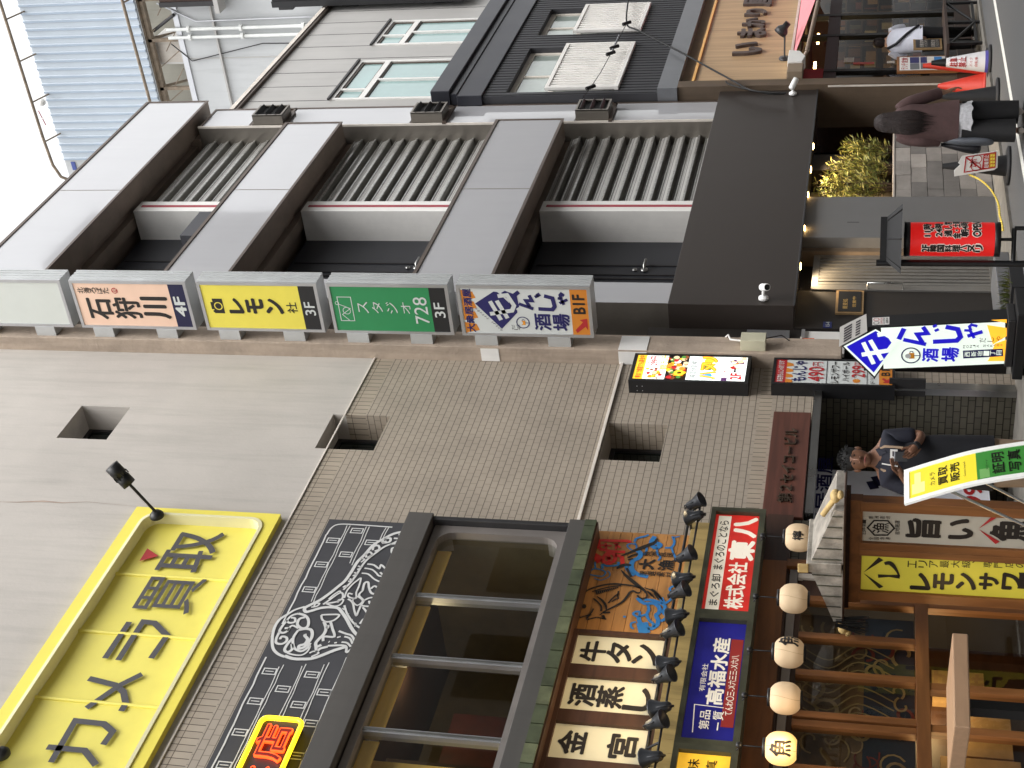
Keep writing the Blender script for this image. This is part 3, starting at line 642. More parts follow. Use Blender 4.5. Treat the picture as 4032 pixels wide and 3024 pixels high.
for y in (8.4, 9.2, 10.1, 11.2, 12.4): q.box(28.0, 28.08, y, y+.07, 16.06, 16.88, 'rusty'); q.tube([(28.04,y,16.8),(28.9,y+.1,16.15)], .03, 'rusty', 6)
for i in range(12): q.tube([(28.05,8.4+.4*i,16.2),(28.05,8.8+.4*i,16.78 if i%2 else 16.5)], .012, 'rusty', 5)
q.tube([(28.1,9.95,16.7),(27.9,9.55,16.05)], .04, 'dark_metal', 6); part('support_frame', q, bb)
q = MB(); q.box(27.88, 27.95, 12.8, 13.3, 19.0, 19.6, 'tower_paint'); q.box(27.86, 27.88, 12.9, 13.1, 19.35, 19.45, M('blue_mark', (70,84,150), .5)); part('end_panel', q, bb)
q = MB(); q.tube([(27.9,11.8,19.6),(27.9,11.85,19.95)], .015, 'white_paint', 6); q.tube([(27.9,11.65,19.9),(27.9,12.0,19.82)], .012, 'red_stripe', 6); q.ball((27.9,11.45,19.75), .09, 'white_paint', 10); part('antenna', q, bb)
# dark sign frames that stick out beside the tower
for x0, x1, y0, z0, z1, lb in ((26.9,27.6,9.15,12.5,14.55,'dark framed sign hung on the pale tower, upper end cut by the frame'), (26.4,27.9,9.12,16.1,16.9,'small dark frame under the blue billboard at the edge')):
    pass
q = MB(); q.box(26.2, 27.9, 8.96, 9.08, 9.35, 13.3, 'black_paint'); q.box(26.25, 26.3, 8.9, 8.96, 9.35, 13.3, 'dark_metal')
for z in (9.7, 11.6): q.box(26.5, 26.8, 9.08, 9.2, z, z+.35, 'black_paint')
q.box(26.4, 27.0, 9.08, 9.2, 12.95, 13.25, 'dark_metal'); q.v = [p+Vector((.55,0,0)) for p in q.v]; solo('dark_sign_frame', q, 'tall black sign frame fixed to the grey panelled wall, edge on', 'sign frame')
q = MB(); q.box(27.7, 27.9, 8.9, 9.28, 14.95, 16.2, 'dark_wood'); q.box(27.65, 27.7, 9.2, 9.3, 14.95, 16.2, 'dark_metal'); q.box(27.6, 27.95, 8.9, 9.45, 14.85, 14.95, 'grey_clad'); solo('roof_hatch_frame', q, 'dark brown framed opening high on the pale tower below the billboard', 'frame')
# ================================================================ signs: shared paints
def paint(name, rgb, emit=0, rough=.45, **k): return M(name, rgb, rough, var=.03, emit=emit, **k)
for n_, c_ in dict(ink=(34,30,28), navy=(34,32,92), sign_red=(176,40,44), deep_navy=(24,24,62), sign_black=(30,30,32), peach=(236,200,176), sign_yellow=(232,217,86), sign_green=(44,136,82),
                   orange=(206,128,42), brick_red=(168,52,46), chalk=(206,206,204), cloth_yellow=(230,217,100), frame_cream=(226,220,178), grey_ink=(70,68,72), beer=(226,150,40), fish_blue=(46,116,178), fish_red=(206,44,36)).items(): paint(n_, c_)
M('sign_white', (206,210,208), .35, var=.02)
def ring(mb, A, B, mat): n = len(A); return mb.add(A+B, [(i,(i+1)%n,n+(i+1)%n,n+i) for i in range(n)], mat)
def rrect(x0, x1, z0, z1, r, y, n=6):
    out = []
    for cx, cz, a0 in ((x1-r,z0+r,-90), (x1-r,z1-r,0), (x0+r,z1-r,90), (x0+r,z0+r,180)):
        out += [(cx+r*math.cos(math.radians(a0+90*k/n)), y, cz+r*math.sin(math.radians(a0+90*k/n))) for k in range(n+1)]
    return out
# ---------------------------------------------------------------- yellow camera-shop banner set in an old window
ban = thing('camera_banner', 'large yellow fabric banner with dark kana and a red triangle in a rounded frame', 'banner', (8,9.15,7.5))
q = MB(); ring(q, rrect(5.4,11.08,7.47,9.11,.012,9.13), rrect(5.5,10.99,7.59,8.97,.17,9.13), 'sign_yellow'); ring(q, rrect(5.4,11.08,7.47,9.11,.012,9.2), rrect(5.4,11.08,7.47,9.11,.012,9.13), 'sign_yellow'); part('border', q, ban)
q = MB(); ring(q, rrect(5.5,10.99,7.59,8.97,.17,9.115), rrect(5.53,10.955,7.625,8.935,.15,9.113), 'frame_cream'); ring(q, rrect(5.5,10.99,7.59,8.97,.17,9.13), rrect(5.5,10.99,7.59,8.97,.17,9.115), 'frame_cream')
ring(q, rrect(5.53,10.955,7.625,8.935,.15,9.113), rrect(5.53,10.955,7.625,8.935,.15,9.27), 'frame_cream'); part('rounded_frame', q, ban)
q = MB(); xs = [5.5, 6.6, 7.5, 8.4, 9.29, 10.13, 11.0]
for i in range(6):                                  # cloth bellies a little between the seams
    a, b = xs[i], xs[i+1]; n = 8
    for k in range(n):
        x0, x1 = a+(b-a)*k/n, a+(b-a)*(k+1)/n; y0, y1 = (9.24 + .012*math.sin(math.pi*t) for t in (k/n, (k+1)/n))
        q.quad((x0,y0,7.5), (x1,y1,7.5), (x1,y1,9.05), (x0,y0,9.05), 'cloth_yellow')
cl = part('cloth', q, ban)
for x in xs[1:-1]: q = MB(); q.tube([(x,9.238,7.6),(x,9.238,9.0)], .02, 'cloth_yellow', 8); part('seam_rib', q, cl)
q = MB(); Yb = 9.225
for pts in ([(330,1622),(487,1352),(672,1372),(730,1422),(668,1508)], [(305,1522),(548,1545),(622,1640)], [(575,1078),(745,1120),(800,1165),(815,1240),(785,1290)], [(920,1050),(775,1122),(560,1270)],
            [(680,948),(838,712)], [(765,960),(927,710),(1000,718),(1082,800),(978,948)]):
    stroke(q, '7', pts, Yb, .062, 'grey_ink', 0)
def box_from(reg, tl, tr, bl, y):                   # wall rectangle spanned by three traced corners
    a, b, c = (onY(px(reg,*p), y) for p in (tl, tr, bl)); return Pl((a.x,y,a.z), (1,0,0), b.x-a.x, a.z-c.z)
T(q, box_from('7', (845,640), (965,400), (1200,655), Yb), '買', 0, 0, 1, 1.05, 'grey_ink', .004, 0); T(q, box_from('7', (1003,375), (1180,122), (1300,375), Yb), '取', 0, 0, 1, 1.08, 'grey_ink', .012, 0)
q.poly([onY(px('7',*p), Yb) for p in ((955,235),(1027,285),(903,318))], 'sign_red'); part('lettering', q, cl)
# ---------------------------------------------------------------- spot lamps on arms above the banner
lmp = None
for x, lab in ((10.92,'black cylinder spotlight on an arm at the right end of the yellow banner'), (7.6,'black cylinder spotlight above the first character of the yellow banner')):
    t = thing('arm_spotlight', lab, 'spotlight', (x,9.12,8.8), 'spotlights over the yellow banner')
    q = MB(); q.lathe((x,9.12,8.8), (0,-1,.0), [(.075,0),(.075,.03),(.04,.07),(.0001,.07)], 'black_paint', 16); part('base', q, t)
    q = MB(); q.tube([(x,9.06,8.8),(x,8.68,9.02)], .016, 'black_paint', 8); part('arm', q, t)
    q = MB(); c = Vector((x,8.62,9.06)); ax = Vector((0,.32,-.2)).normalized(); ax = Vector((0.05,-.55,.4)).normalized()
    q.lathe(c-ax*.1, ax, [(.0001,0),(.075,0),(.075,.1),(.068,.105),(.068,.13),(.078,.135),(.078,.27),(.0001,.27)], 'black_paint', 18); q.lathe(c-ax*.102, -ax, [(.0001,.002),(.062,0)], M('lens', (190,180,110), .2), 16)
    for k in range(9): a = k*math.pi*2/9; e = ax.orthogonal().normalized(); f_ = ax.cross(e); q.tube([c+(e*math.cos(a)+f_*math.sin(a))*.08-ax*.0, c+(e*math.cos(a)+f_*math.sin(a))*.08+ax*.05], .008, 'black_paint', 4)
    part('lamp_head', q, t)
# ---------------------------------------------------------------- black board with white line drawing
brd = thing('drawing_board', 'long charcoal board with white drawing of a scrolled fish over plank pattern', 'sign board', (8,9.1,6))
M('board_grey', (58,58,62), .55, var=.12, scale=2, dirt=.15)
q = MB(); q.box(4.5, 10.99, 9.09, 9.2, 6.04, 6.9, 'board_grey'); part('panel', q, brd)
q = MB(); q.box(4.4, 11.03, 8.97, 9.2, 5.78, 6.04, M('beam_grey', (74,71,68), .6, var=.12, scale=2, stretch=(.2,2,2), dirt=.2)); part('lower_beam', q, brd, bev=.006)
q = MB(); rng = random.Random(2); yb = 9.086
def wob(x0, x1, z, wd, amp=.006):
    n = int(abs(x1-x0)/.12)+2; P = [Vector((x0+(x1-x0)*i/(n-1), yb, z+rng.uniform(-amp,amp))) for i in range(n)]; ribbon(q, P, wd, NY, 'chalk')
skip = lambda x, z: False
fish_x = lambda z: (8.97 + 0, 10.78)
wob(4.5, 8.98, 6.845, .016); wob(9.42, 10.74, 6.845, .016)
ribbon(q, smooth([(10.74,yb,6.845),(10.85,yb,6.83),(10.91,yb,6.77),(10.92,yb,6.6),(10.91,yb,6.2)],5), .016, NY, 'chalk')
for z, xe, xs_ in ((6.65,8.93,9.72), (6.44,8.96,10.3), (6.24,9.0,10.66)):
    for dz in (0,.028): wob(4.5, xe-.03-dz, z+dz, .009); wob(xs_+dz, 10.9, z+dz, .009)
for dz in (0,.022): wob(4.5, 9.05, 6.075+dz, .008)
for r, (z, xe, xs_) in enumerate(((6.69,8.92,9.5), (6.49,8.95,10.1), (6.285,9.0,10.55), (6.1,9.02,10.9))):
    x = 4.7+.17*(r%2)
    while x < 10.85:
        if (x < xe-.08 or x > xs_+.06):
            a = onY(px('d',0,0), yb); ribbon(q, [Vector((x,yb,z)), Vector((x+.07,yb,z)), Vector((x+.07,yb,z+.12)), Vector((x,yb,z+.12))], .012, NY, 'chalk', True)
            ribbon(q, [Vector((x+.035,yb-.001,z+.02)), Vector((x+.035,yb-.001,z+.1))], .01, NY, 'chalk')
        x += .37
part('plank_drawing', q, brd)
q = MB()                                            # the fish, traced stroke by stroke
FISH = [([(1465,1390),(1400,1380),(1340,1310),(1280,1200),(1230,1130),(1190,1090),(1100,1080),(1000,1090),(900,1120),(840,1130),(830,1090),(900,1050),(1000,1000),(1100,930),(1200,850),(1270,790),(1340,690),(1400,590),(1480,510),(1580,400),(1700,330),(1800,280),(1920,255)],26),
 ([(1440,1440),(1290,1570),(1270,1500),(1080,1500)],18), ([(1260,1060),(1290,1150),(1350,1240),(1420,1300),(1490,1330)],16), ([(1260,980),(1290,900),(1350,830),(1400,790)],14),
 ([(640,1160),(720,1110),(830,1075)],18), ([(640,1160),(560,1210),(505,1290),(480,1380),(475,1470),(490,1540),(540,1590),(610,1620)],22), ([(610,1610),(700,1640),(800,1645),(900,1640),(1000,1610),(1150,1550),(1280,1510)],28),
 ([(760,1150),(830,1170),(870,1220),(860,1290),(800,1310),(750,1270),(770,1210),(830,1190)],22), ([(760,1150),(690,1170),(640,1220),(660,1250),(720,1240),(720,1200),(680,1195)],18), ([(640,1220),(590,1280),(555,1340),(590,1360),(640,1340),(650,1310),(610,1310)],20),
 ([(555,1350),(520,1420),(520,1470),(580,1480),(630,1450),(630,1410),(580,1400),(560,1430)],20), ([(640,1340),(690,1280),(760,1310)],16), ([(760,1330),(840,1315),(900,1330),(910,1390),(880,1450),(830,1510),(770,1530),(770,1500),(830,1480),(860,1430),(830,1390),(850,1380)],24),
 ([(760,1330),(710,1400),(700,1470),(720,1530),(790,1560),(860,1520),(890,1470)],20), ([(700,1420),(650,1470),(610,1540),(640,1570),(690,1540),(690,1480)],22), ([(640,1580),(720,1600),(800,1600),(860,1560),(890,1500)],14),
 ([(1010,1165),(1100,1160),(1205,1165),(1150,1220),(1070,1240),(1020,1215),(1010,1165)],16), ([(1040,1240),(1060,1310),(1040,1370),(990,1420),(950,1470),(960,1510),(1010,1490)],24), ([(1110,1240),(1130,1310),(1150,1400),(1040,1400),(1030,1450)],20), ([(1060,1290),(1090,1280),(1080,1310),(1060,1300)],12),
 ([(950,1500),(960,1560),(1000,1530),(1080,1510)],22), ([(880,1580),(930,1560),(980,1580),(900,1620)],14), ([(1200,1340),(1280,1370),(1340,1390),(1370,1450),(1360,1500)],18), ([(1260,1400),(1320,1420),(1350,1480)],16), ([(1230,1460),(1290,1470),(1330,1510)],16), ([(1090,1455),(1100,1458)],18), ([(1150,1470),(1180,1465)],14), ([(1180,1410),(1220,1400)],14),
 ([(1030,1050),(1100,1000),(1200,930),(1240,930),(1240,980),(1180,1020),(1060,1040)],16), ([(1090,990),(1150,940),(1210,905),(1220,930)],12), ([(1060,1040),(1150,1070),(1220,1050),(1250,1000),(1200,1000),(1190,1030)],14), ([(900,1080),(960,1070),(990,1040),(950,1040),(930,1070)],14),
 ([(1250,890),(1280,860),(1270,850),(1245,865)],16), ([(1300,800),(1340,790),(1320,770)],16), ([(1350,740),(1390,720),(1370,700)],14), ([(1400,670),(1440,650),(1410,630)],14), ([(1440,590),(1480,560),(1440,550)],14), ([(1510,540),(1560,510),(1540,480),(1500,500),(1500,540)],16), ([(1590,470),(1640,450),(1630,410),(1580,420),(1570,460)],18), ([(1670,380),(1750,370),(1760,330),(1690,340),(1680,370),(1720,360)],20), ([(1800,330),(1880,330),(1900,290),(1850,290)],18), ([(1280,860),(1330,810),(1390,730),(1440,650),(1500,570),(1600,490),(1700,420),(1800,380),(1890,330)],18),
 ([(1510,610),(1580,620),(1640,660),(1660,620),(1710,660),(1770,690),(1750,730),(1690,730),(1650,700)],16), ([(1480,655),(1560,670),(1610,710),(1640,740),(1730,750),(1720,800)],14), ([(1450,710),(1520,720),(1580,770),(1640,800),(1700,800),(1700,830),(1640,830)],14), ([(1400,790),(1440,765),(1420,850),(1390,920),(1390,980),(1340,980),(1300,960),(1310,930),(1350,940)],14), ([(1460,900),(1480,820),(1520,810),(1530,870),(1560,930),(1650,940),(1650,955)],18), ([(1550,880),(1590,850),(1640,880),(1670,890),(1660,910)],16), ([(1460,900),(1420,950),(1470,1010),(1440,1060),(1410,1130),(1390,1170),(1370,1120),(1350,1030),(1300,990)],16), ([(1390,970),(1350,1010),(1400,1060),(1460,1010),(1400,960)],12), ([(1470,1010),(1530,980),(1580,980),(1590,1030),(1540,1040),(1530,1010)],16), ([(1440,1060),(1500,1070),(1600,1070),(1620,1020)],16), ([(1460,1080),(1500,1130),(1540,1200)],16), ([(1430,1260),(1470,1210),(1510,1220),(1500,1260),(1460,1260)],16), ([(1460,1280),(1510,1280)],12), ([(1760,400),(1800,390),(1850,400),(1830,470),(1780,490),(1780,440),(1830,430)],16), ([(1870,370),(1840,460)],14), ([(1820,500),(1800,540),(1815,570)],16), ([(1240,1090),(1260,1110)],10), ([(1290,1170),(1310,1150)],10), ([(1330,1230),(1350,1210)],10), ([(1370,1290),(1390,1270),(1380,1250)],10), ([(1420,1340),(1450,1330)],10)]
for pts, wd in FISH: stroke(q, 'd', pts, 9.084, wd*.00128, 'chalk', 4)
part('fish_drawing', q, brd)
# neon style sign on that board
neo = thing('neon_sign', 'orange red tube letters in a yellow tube border on the charcoal board', 'neon sign', (7.6,8.95,6.2))
M('tube_yellow', (255,226,40), .4, var=0, emit=1.1, ecol=(255,214,30)); M('tube_red', (255,84,34), .4, var=0, emit=1.3, ecol=(255,70,24))
nc = [onY(px('n',*p), 8.98) for p in ((290,1050), (40,1640))]; zt = onY(px('7',1700,1335), 8.98).z; zb = onY(px('7',1965,1350), 8.98).z; xr = onY(px('n',280,1060), 8.98).x
q = MB(); q.box(6.6, xr-.02, 9.0, 9.09, zb+.02, zt-.02, M('neon_back', (58,48,48), .5)); part('back_panel', q, neo)
q = MB(); P = [Vector(p) for p in rrect(6.6, xr, zb, zt, .06, 8.985)]; q.tube(P+[P[0]], .022, 'tube_yellow', 8); part('border_tube', q, neo)
q = MB(); pl = wall_pl(6.6, xr, zb, zt, 8.98); W_ = xr-6.6
for ch, a, b in (('店', (xr-.47-6.6)/W_, (xr-.09-6.6)/W_), ('本', (xr-.95-6.6)/W_, (xr-.55-6.6)/W_)):
    T(q, pl, ch, a, .14, b, .86, 'tube_red', .03, .0, ext=.012)
    T(q, pl, ch, a, .14, b, .86, M('tube_dark', (150,30,14), .4), .002, .0135)
part('letter_tube', q, neo)
# ---------------------------------------------------------------- bay window of the first floor
bay = thing('bay_window', 'wide dark window with rounded silver frame and timber blind strips', 'window', (8,9.2,4.4))
M('frame_grey', (132,126,122), .45, metal=.35, var=.1, scale=2, dirt=.2)
q = MB(); ring(q, rrect(4.5,10.96,4.4,5.76,.02,9.07), rrect(4.6,10.86,4.47,5.69,.16,9.07), 'frame_grey'); ring(q, rrect(4.6,10.86,4.47,5.69,.16,9.07), rrect(4.6,10.86,4.47,5.69,.16,9.3), 'frame_grey'); ring(q, rrect(4.5,10.96,4.4,5.76,.02,9.2), rrect(4.5,10.96,4.4,5.76,.02,9.07), 'frame_grey'); part('frame', q, bay)
q = MB(); q.box(4.4, 11.04, 8.97, 9.2, 4.22, 4.39, 'beam_grey'); q.box(10.965, 11.02, 9.0, 9.2, 4.39, 5.78, 'dark_metal'); part('lower_beam', q, bay, bev=.006)
for x in (6.6, 7.4, 8.24, 9.13, 9.955):
    q = MB(); q.box(x-.03, x+.03, 9.1, 9.19, 4.47, 5.69, 'alu'); q.box(x-.012, x+.012, 9.09, 9.1, 4.47, 5.69, 'steel'); part('mullion', q, bay)
q = MB(); q.box(4.6, 10.86, 9.09, 9.16, 4.4, 4.475, 'alu'); part('sill', q, bay)
q = MB(); q.quad((4.6,9.15,4.47),(10.86,9.15,4.47),(10.86,9.15,5.69),(4.6,9.15,5.69), 'glass'); part('glass', q, bay)
q = MB()
for a, b in ((4.6,6.55), (6.65,7.36), (7.45,8.2), (8.29,9.09), (9.18,9.91), (10.0,10.72)): q.box(a, b, 9.2, 9.22, 5.55, 5.7, 'blind_wood_lit')
part('blind', q, bay)
M('room_olive', (88,76,54), .8, var=.3, scale=1.4); M('room_brown', (62,40,32), .7, var=.3, scale=2)
q = MB(); q.box(4.5, 11.2, 11.0, 11.1, 4.3, 5.9, 'room_olive'); q.box(4.5, 11.2, 9.58, 11, 5.85, 5.95, 'room_brown'); q.box(4.5, 11.2, 9.3, 11.1, 4.15, 4.25, 'room_brown'); q.box(10.87, 11.25, 9.58, 11.1, 4.2, 5.95, 'room_olive'); q.quad((10.855,9.16,4.3),(10.855,9.6,4.3),(10.855,9.6,5.75),(10.855,9.16,5.75),'room_olive'); q.box(4.4, 4.5, 9.3, 11.1, 4.2, 5.95, 'room_brown')
q.box(8.02, 8.12, 9.35, 10.9, 4.25, 5.85, 'blind_wood_lit'); q.box(8.12, 8.9, 10.2, 10.25, 4.25, 5.85, 'room_brown'); q.box(9.2, 9.9, 10.6, 10.7, 4.25, 5.5, M('room_red', (84,36,30), .6, var=.3)); q.box(6.6, 7.6, 9.9, 10, 4.25, 5.3, 'room_brown'); part('room', q, bay)
ld = bpy.data.lights.new('room_lamp', 'POINT'); ld.energy = 5; ld.color = (1,.76,.42); ld.shadow_soft_size = .15
lo = bpy.data.objects.new('room_lamp', ld); C.objects.link(lo); lo.location = (9.6, 9.75, 5.75)
# ---------------------------------------------------------------- copper eave, painted fish board, paper panels, planks
eav = MB(); rng = random.Random(3); M('copper', (66,74,54), .6, metal=.2, var=.35, scale=5, dirt=.4); M('copper_light', (88,94,70), .6, metal=.2, var=.35, scale=5, dirt=.3)
x = 4.4
while x < 10.95: b = min(x+.21, 10.95); eav.box(x, b-.008, 8.88+rng.uniform(0,.006), 9.1, 4.1, 4.21, rng.choice(['copper','copper','copper_light'])); x += .215
eav.box(4.4, 10.93, 8.9, 9.1, 4.085, 4.1, 'dark_wood'); solo('copper_eave', eav, 'narrow green copper eave under the bay window', 'eave')
fb = thing('fish_board', 'plank board painted with a black ink fish, red seal and blue waves', 'painted board', (10.3,9.1,3.2))
q = MB(); z = 3.2
while z < 4.12: q.box(9.6, 11.04, 9.1, 9.17, z, min(z+.112,4.14), 'board_pine'); z += .115
q.box(9.57, 9.6, 9.06, 9.17, 3.2, 4.14, 'dark_wood'); part('planks', q, fb, bev=.002)
q = MB(); yf = 9.094
def fs(pts, wd, mat, sm=4):
    k = {'ink':1.5 if not isinstance(wd, tuple) else .8,'fish_blue':.8,'fish_red':.8}[mat]; stroke(q, 'f', pts, yf-(.002 if mat == 'ink' else 0), tuple(v*k for v in wd) if isinstance(wd, tuple) else wd*k, mat, sm)
for pts, wd in (([(85,1330),(55,1240),(65,1120),(110,1000),(200,920),(330,870),(480,835),(620,825),(780,840),(900,860),(985,890)],.014), ([(700,620),(760,690),(850,770),(960,860),(1040,920),(1080,980)],(.012,.05)), ([(1080,980),(1080,1020),(1020,1045),(960,1020),(940,990)],.012),
    ([(985,890),(990,940),(940,960),(880,930),(830,950),(790,1010),(720,1090),(600,1160),(500,1210),(430,1250),(380,1290)],(.01,.03)), ([(85,1330),(140,1310),(210,1290),(260,1250),(290,1190)],.01), ([(190,1360),(210,1310),(260,1280)],.01), ([(190,1360),(260,1340),(340,1320)],.01), ([(340,1010),(420,1070),(475,1150),(480,1210)],(.01,.03)), ([(290,1040),(370,1110),(410,1170),(400,1230)],.011),
    ([(430,1250),(540,1250)],.016), ([(430,1290),(450,1340)],.016), ([(340,1320),(480,1350)],.01), ([(510,1110),(580,1030),(660,970)],.01), ([(660,930),(650,1000),(660,1050)],.01), ([(560,1090),(640,1040)],.009), ([(1040,880),(1150,920),(1240,990),(1320,1080)],(.01,.022)), ([(1150,900),(1230,960),(1300,1050)],.012), ([(1090,930),(1160,1010)],.01), ([(1190,960),(1260,1060)],.012), ([(1120,950),(1190,1030)],.009)): fs(pts, wd, 'ink')
for i in range(12): fs([(330+28*i,930-5*i),(345+28*i,985-9*i)], .01, 'ink', 0)
fs([(270,940),(480,880),(700,850)], .009, 'ink'); fs([(140,960),(150,1010)], .012, 'ink')
q.poly([onY(px('f',150+34*math.cos(a*.6283),1158+34*math.sin(a*.6283)), yf) for a in range(10)], 'ink')
for pts, wd in (([(380,300),(365,210),(400,180),(600,185),(800,190),(820,215)],.05), ([(380,310),(600,345),(760,350)],.05), ([(400,250),(560,260)],.03), ([(470,215),(480,310)],.03), ([(600,220),(690,290)],.03), ([(640,215),(620,310)],.03), ([(430,440),(500,370),(600,390),(600,480),(510,520),(430,480),(430,440)],.05), ([(280,430),(380,470),(330,500)],.06), ([(300,380),(400,440)],.05), ([(610,400),(700,420),(720,500),(720,560)],.05), ([(480,440),(560,450)],.04), ([(515,390),(520,510)],.04)): fs(pts, wd, 'fish_red')
for pts, wd in (([(240,640),(300,600),(420,620),(470,660),(420,710),(300,700),(230,680),(240,640)],.02), ([(430,600),(420,540),(500,560),(650,545),(655,500)],.03), ([(300,740),(400,770),(520,720),(530,660),(490,630)],.014), ([(310,500),(320,590)],.02), ([(900,200),(930,150),(1050,120),(1110,95)],.03), ([(900,210),(930,280),(880,330),(800,280),(800,240),(870,230),(930,250)],.02), ([(940,330),(990,380),(960,440),(880,480),(850,560),(880,640),(970,690),(1100,720)],.06), ([(770,560),(810,640),(900,700)],.04), ([(1200,120),(1150,200),(1170,270),(1230,290),(1280,250),(1230,220),(1170,230)],.06), ([(1230,290),(1240,380),(1280,430),(1250,480)],.025), ([(1460,120),(1490,200),(1450,280),(1350,290)],.03), ([(1450,290),(1470,360),(1500,430),(1490,490)],.025), ([(1570,120),(1470,140)],.02), ([(1050,250),(1080,310),(1040,400)],.03),
    ([(940,1030),(1000,1090),(1080,1120),(1180,1110),(1260,1170),(1270,1240),(1220,1290),(1250,1370),(1230,1440),(1150,1490),(1100,1470)],.05), ([(1090,1120),(1110,1210),(1080,1280),(1120,1370),(1180,1420),(1170,1470)],.035), ([(1040,1060),(1180,1070),(1280,1110),(1350,1160),(1330,1250),(1380,1320),(1290,1380)],.04), ([(1350,1120),(1440,1050),(1450,960),(1420,900),(1470,860),(1530,860)],.03), ([(980,1300),(930,1310),(880,1270),(910,1240),(970,1240),(980,1300),(1060,1280)],.03), ([(960,1300),(970,1380),(1010,1430)],.05), ([(1010,1400),(1030,1480),(1050,1560)],.13), ([(920,1390),(850,1410),(850,1470),(890,1490)],.025), ([(1290,1030),(1330,1110)],.05), ([(730,1310),(770,1315)],.03)): fs(pts, wd, 'fish_blue')
fs([(690,415),(900,330),(1080,260),(1200,210),(1240,150)], (.01,.06), 'ink'); fs([(640,600),(690,560),(780,540),(850,550)], (.02,.05), 'ink'); fs([(800,440),(870,400),(950,375)], .016, 'ink'); fs([(800,470),(880,450)], .014, 'ink'); fs([(780,590),(850,720)], .016, 'ink')
T(q, box_from('f', (955,600), (1000,470), (1180,600), yf), '大', 0, 0, 1.1, 1, 'ink', .05, 0)
T(q, box_from('f', (1240,620), (1290,480), (1470,620), yf), '漁', 0, 0, 1.1, 1, 'ink', .03, 0)
T(q, box_from('f', (960,700), (975,640), (1480,720), yf), '厳選素材', 0, 0, 1.2, 1, 'ink', .01, 0, vert=True); T(q, box_from('f', (1010,410), (1030,350), (1480,430), yf), '豊洲直送', 0, 0, 1.2, 1, 'ink', .01, 0, vert=True)
part('painting', q, fb)
pb = thing('paper_panel_row', 'dark timber frame with upright cream paper panels lettered in black brush kanji', 'sign', (8,9.05,3.2))
M('paper', (184,180,158), .7, var=.06, scale=2.5, emit=.04, ecol=(255,236,190)); PAP = [(9.13,9.52,'牛タン'), (8.59,8.99,'酒蒸し'), (8.05,8.45,'金宮'), (7.5,7.9,'焼酎')]
q = MB(); q.box(6.4, 9.56, 9.08, 9.18, 3.2, 4.09, 'interior_dark'); xs_ = [6.4]+[v for a, b, _ in PAP[::-1] for v in (a, b)]+[9.56]
for i in range(0, len(xs_), 2): q.box(xs_[i], xs_[i+1], 9.03, 9.08, 3.2, 4.09, 'dark_wood')
q.box(6.4, 9.56, 9.025, 9.08, 3.2, 3.262, 'dark_wood'); q.box(6.4, 9.56, 9.025, 9.08, 4.045, 4.09, 'dark_wood'); part('frame', q, pb)
for a, b, s_ in PAP:
    q = MB(); q.box(a, b, 9.065, 9.08, 3.26, 4.05, 'paper'); pp = part('paper_panel', q, pb)
    q = MB(); pl = wall_pl(a, b, 3.26, 4.05, 9.065)
    if s_ == '金宮': T(q, pl, '金', .2, .08, .82, .36, 'ink', .035, .003); T(q, pl, '宮', .2, .6, .82, .9, 'ink', .035, .003)
    else: T(q, pl, s_, .2, .08, .82, .97, 'ink', .035, .003, vert=True)
    part('lettering', q, pp)
pk = MB(); x = 4.4
while x < 11.1: pk.box(x, min(x+.148, 11.1), 8.98, 9.18, 2.99, 3.2, 'plank_yellow'); x += .15
solo('plank_strip', pk, 'strip of short yellowish planks between the paper panels and the lit sign boxes', 'planks', bev=.003)
# ---------------------------------------------------------------- row of clip-on spotlights
rl = MB(); rl.tube([(4.4,8.78,3.2),(11.08,8.78,3.2)], .014, 'black_paint', 6); rl.tube([(4.4,8.7,3.1),(11.08,8.7,3.1)], .01, 'black_paint', 6)
for x in (5,6.5,8.0,9.56,11.0): rl.tube([(x,8.7,3.1),(x,8.78,3.2),(x,9.0,3.2)], .012, 'black_paint', 6)
solo('lamp_rail', rl, 'thin black pipe rail carrying the clip-on spotlights', 'rail')
M('lamp_black', (44,46,50), .4, metal=.3, var=.2)
def clip_lamp(x, up, lab):
    t = thing('clip_spotlight', lab, 'spotlight', (x,8.74,3.12), 'spotlights along the rail above the shop')
    c = Vector((x,8.66,3.14)); ax = Vector((.1,.35,.8) if up else (.05,-.5,-.75)).normalized()
    q = MB(); q.lathe(c, ax, [(.0001,-.1),(.03,-.1),(.04,-.085),(.045,-.02),(.075,.06),(.08,.07),(.078,.072),(.07,.06),(.0001,.03)], 'lamp_black', 16); part('shade', q, t)
    q = MB(); sx = ax.orthogonal().normalized(); q.tube([c+sx*.055-ax*.0, c+sx*.07-ax*.09, c-ax*.13, c-sx*.07-ax*.09, c-sx*.055], .007, 'lamp_black', 5); q.tube([c-ax*.12, Vector((x,8.72,3.1))], .01, 'lamp_black', 6); part('bracket', q, t)
    return t
LX = [onY(px_, 8.66).x for px_ in ((2779,1980),(2755,2034),(2718,2187),(2706,2279),(2694,2330),(2675,2424),(2662,2484),(2650,2613),(2636,2663),(2629,2789),(2611,2845),(2571,2982))]
LAB = ['at the far end of the rail over the red sign','beside the one at the far end of the rail','under the red seal on the fish board','under the blue waves of the fish board','between the waves and the fish tail','under the ink fish tail','under the left edge of the fish board','under the panel reading 牛タン, facing down','under the panel reading 牛タン, facing up','under the panel reading 酒蒸し, facing down','under the panel reading 酒蒸し, facing up','under the panel reading 金宮']
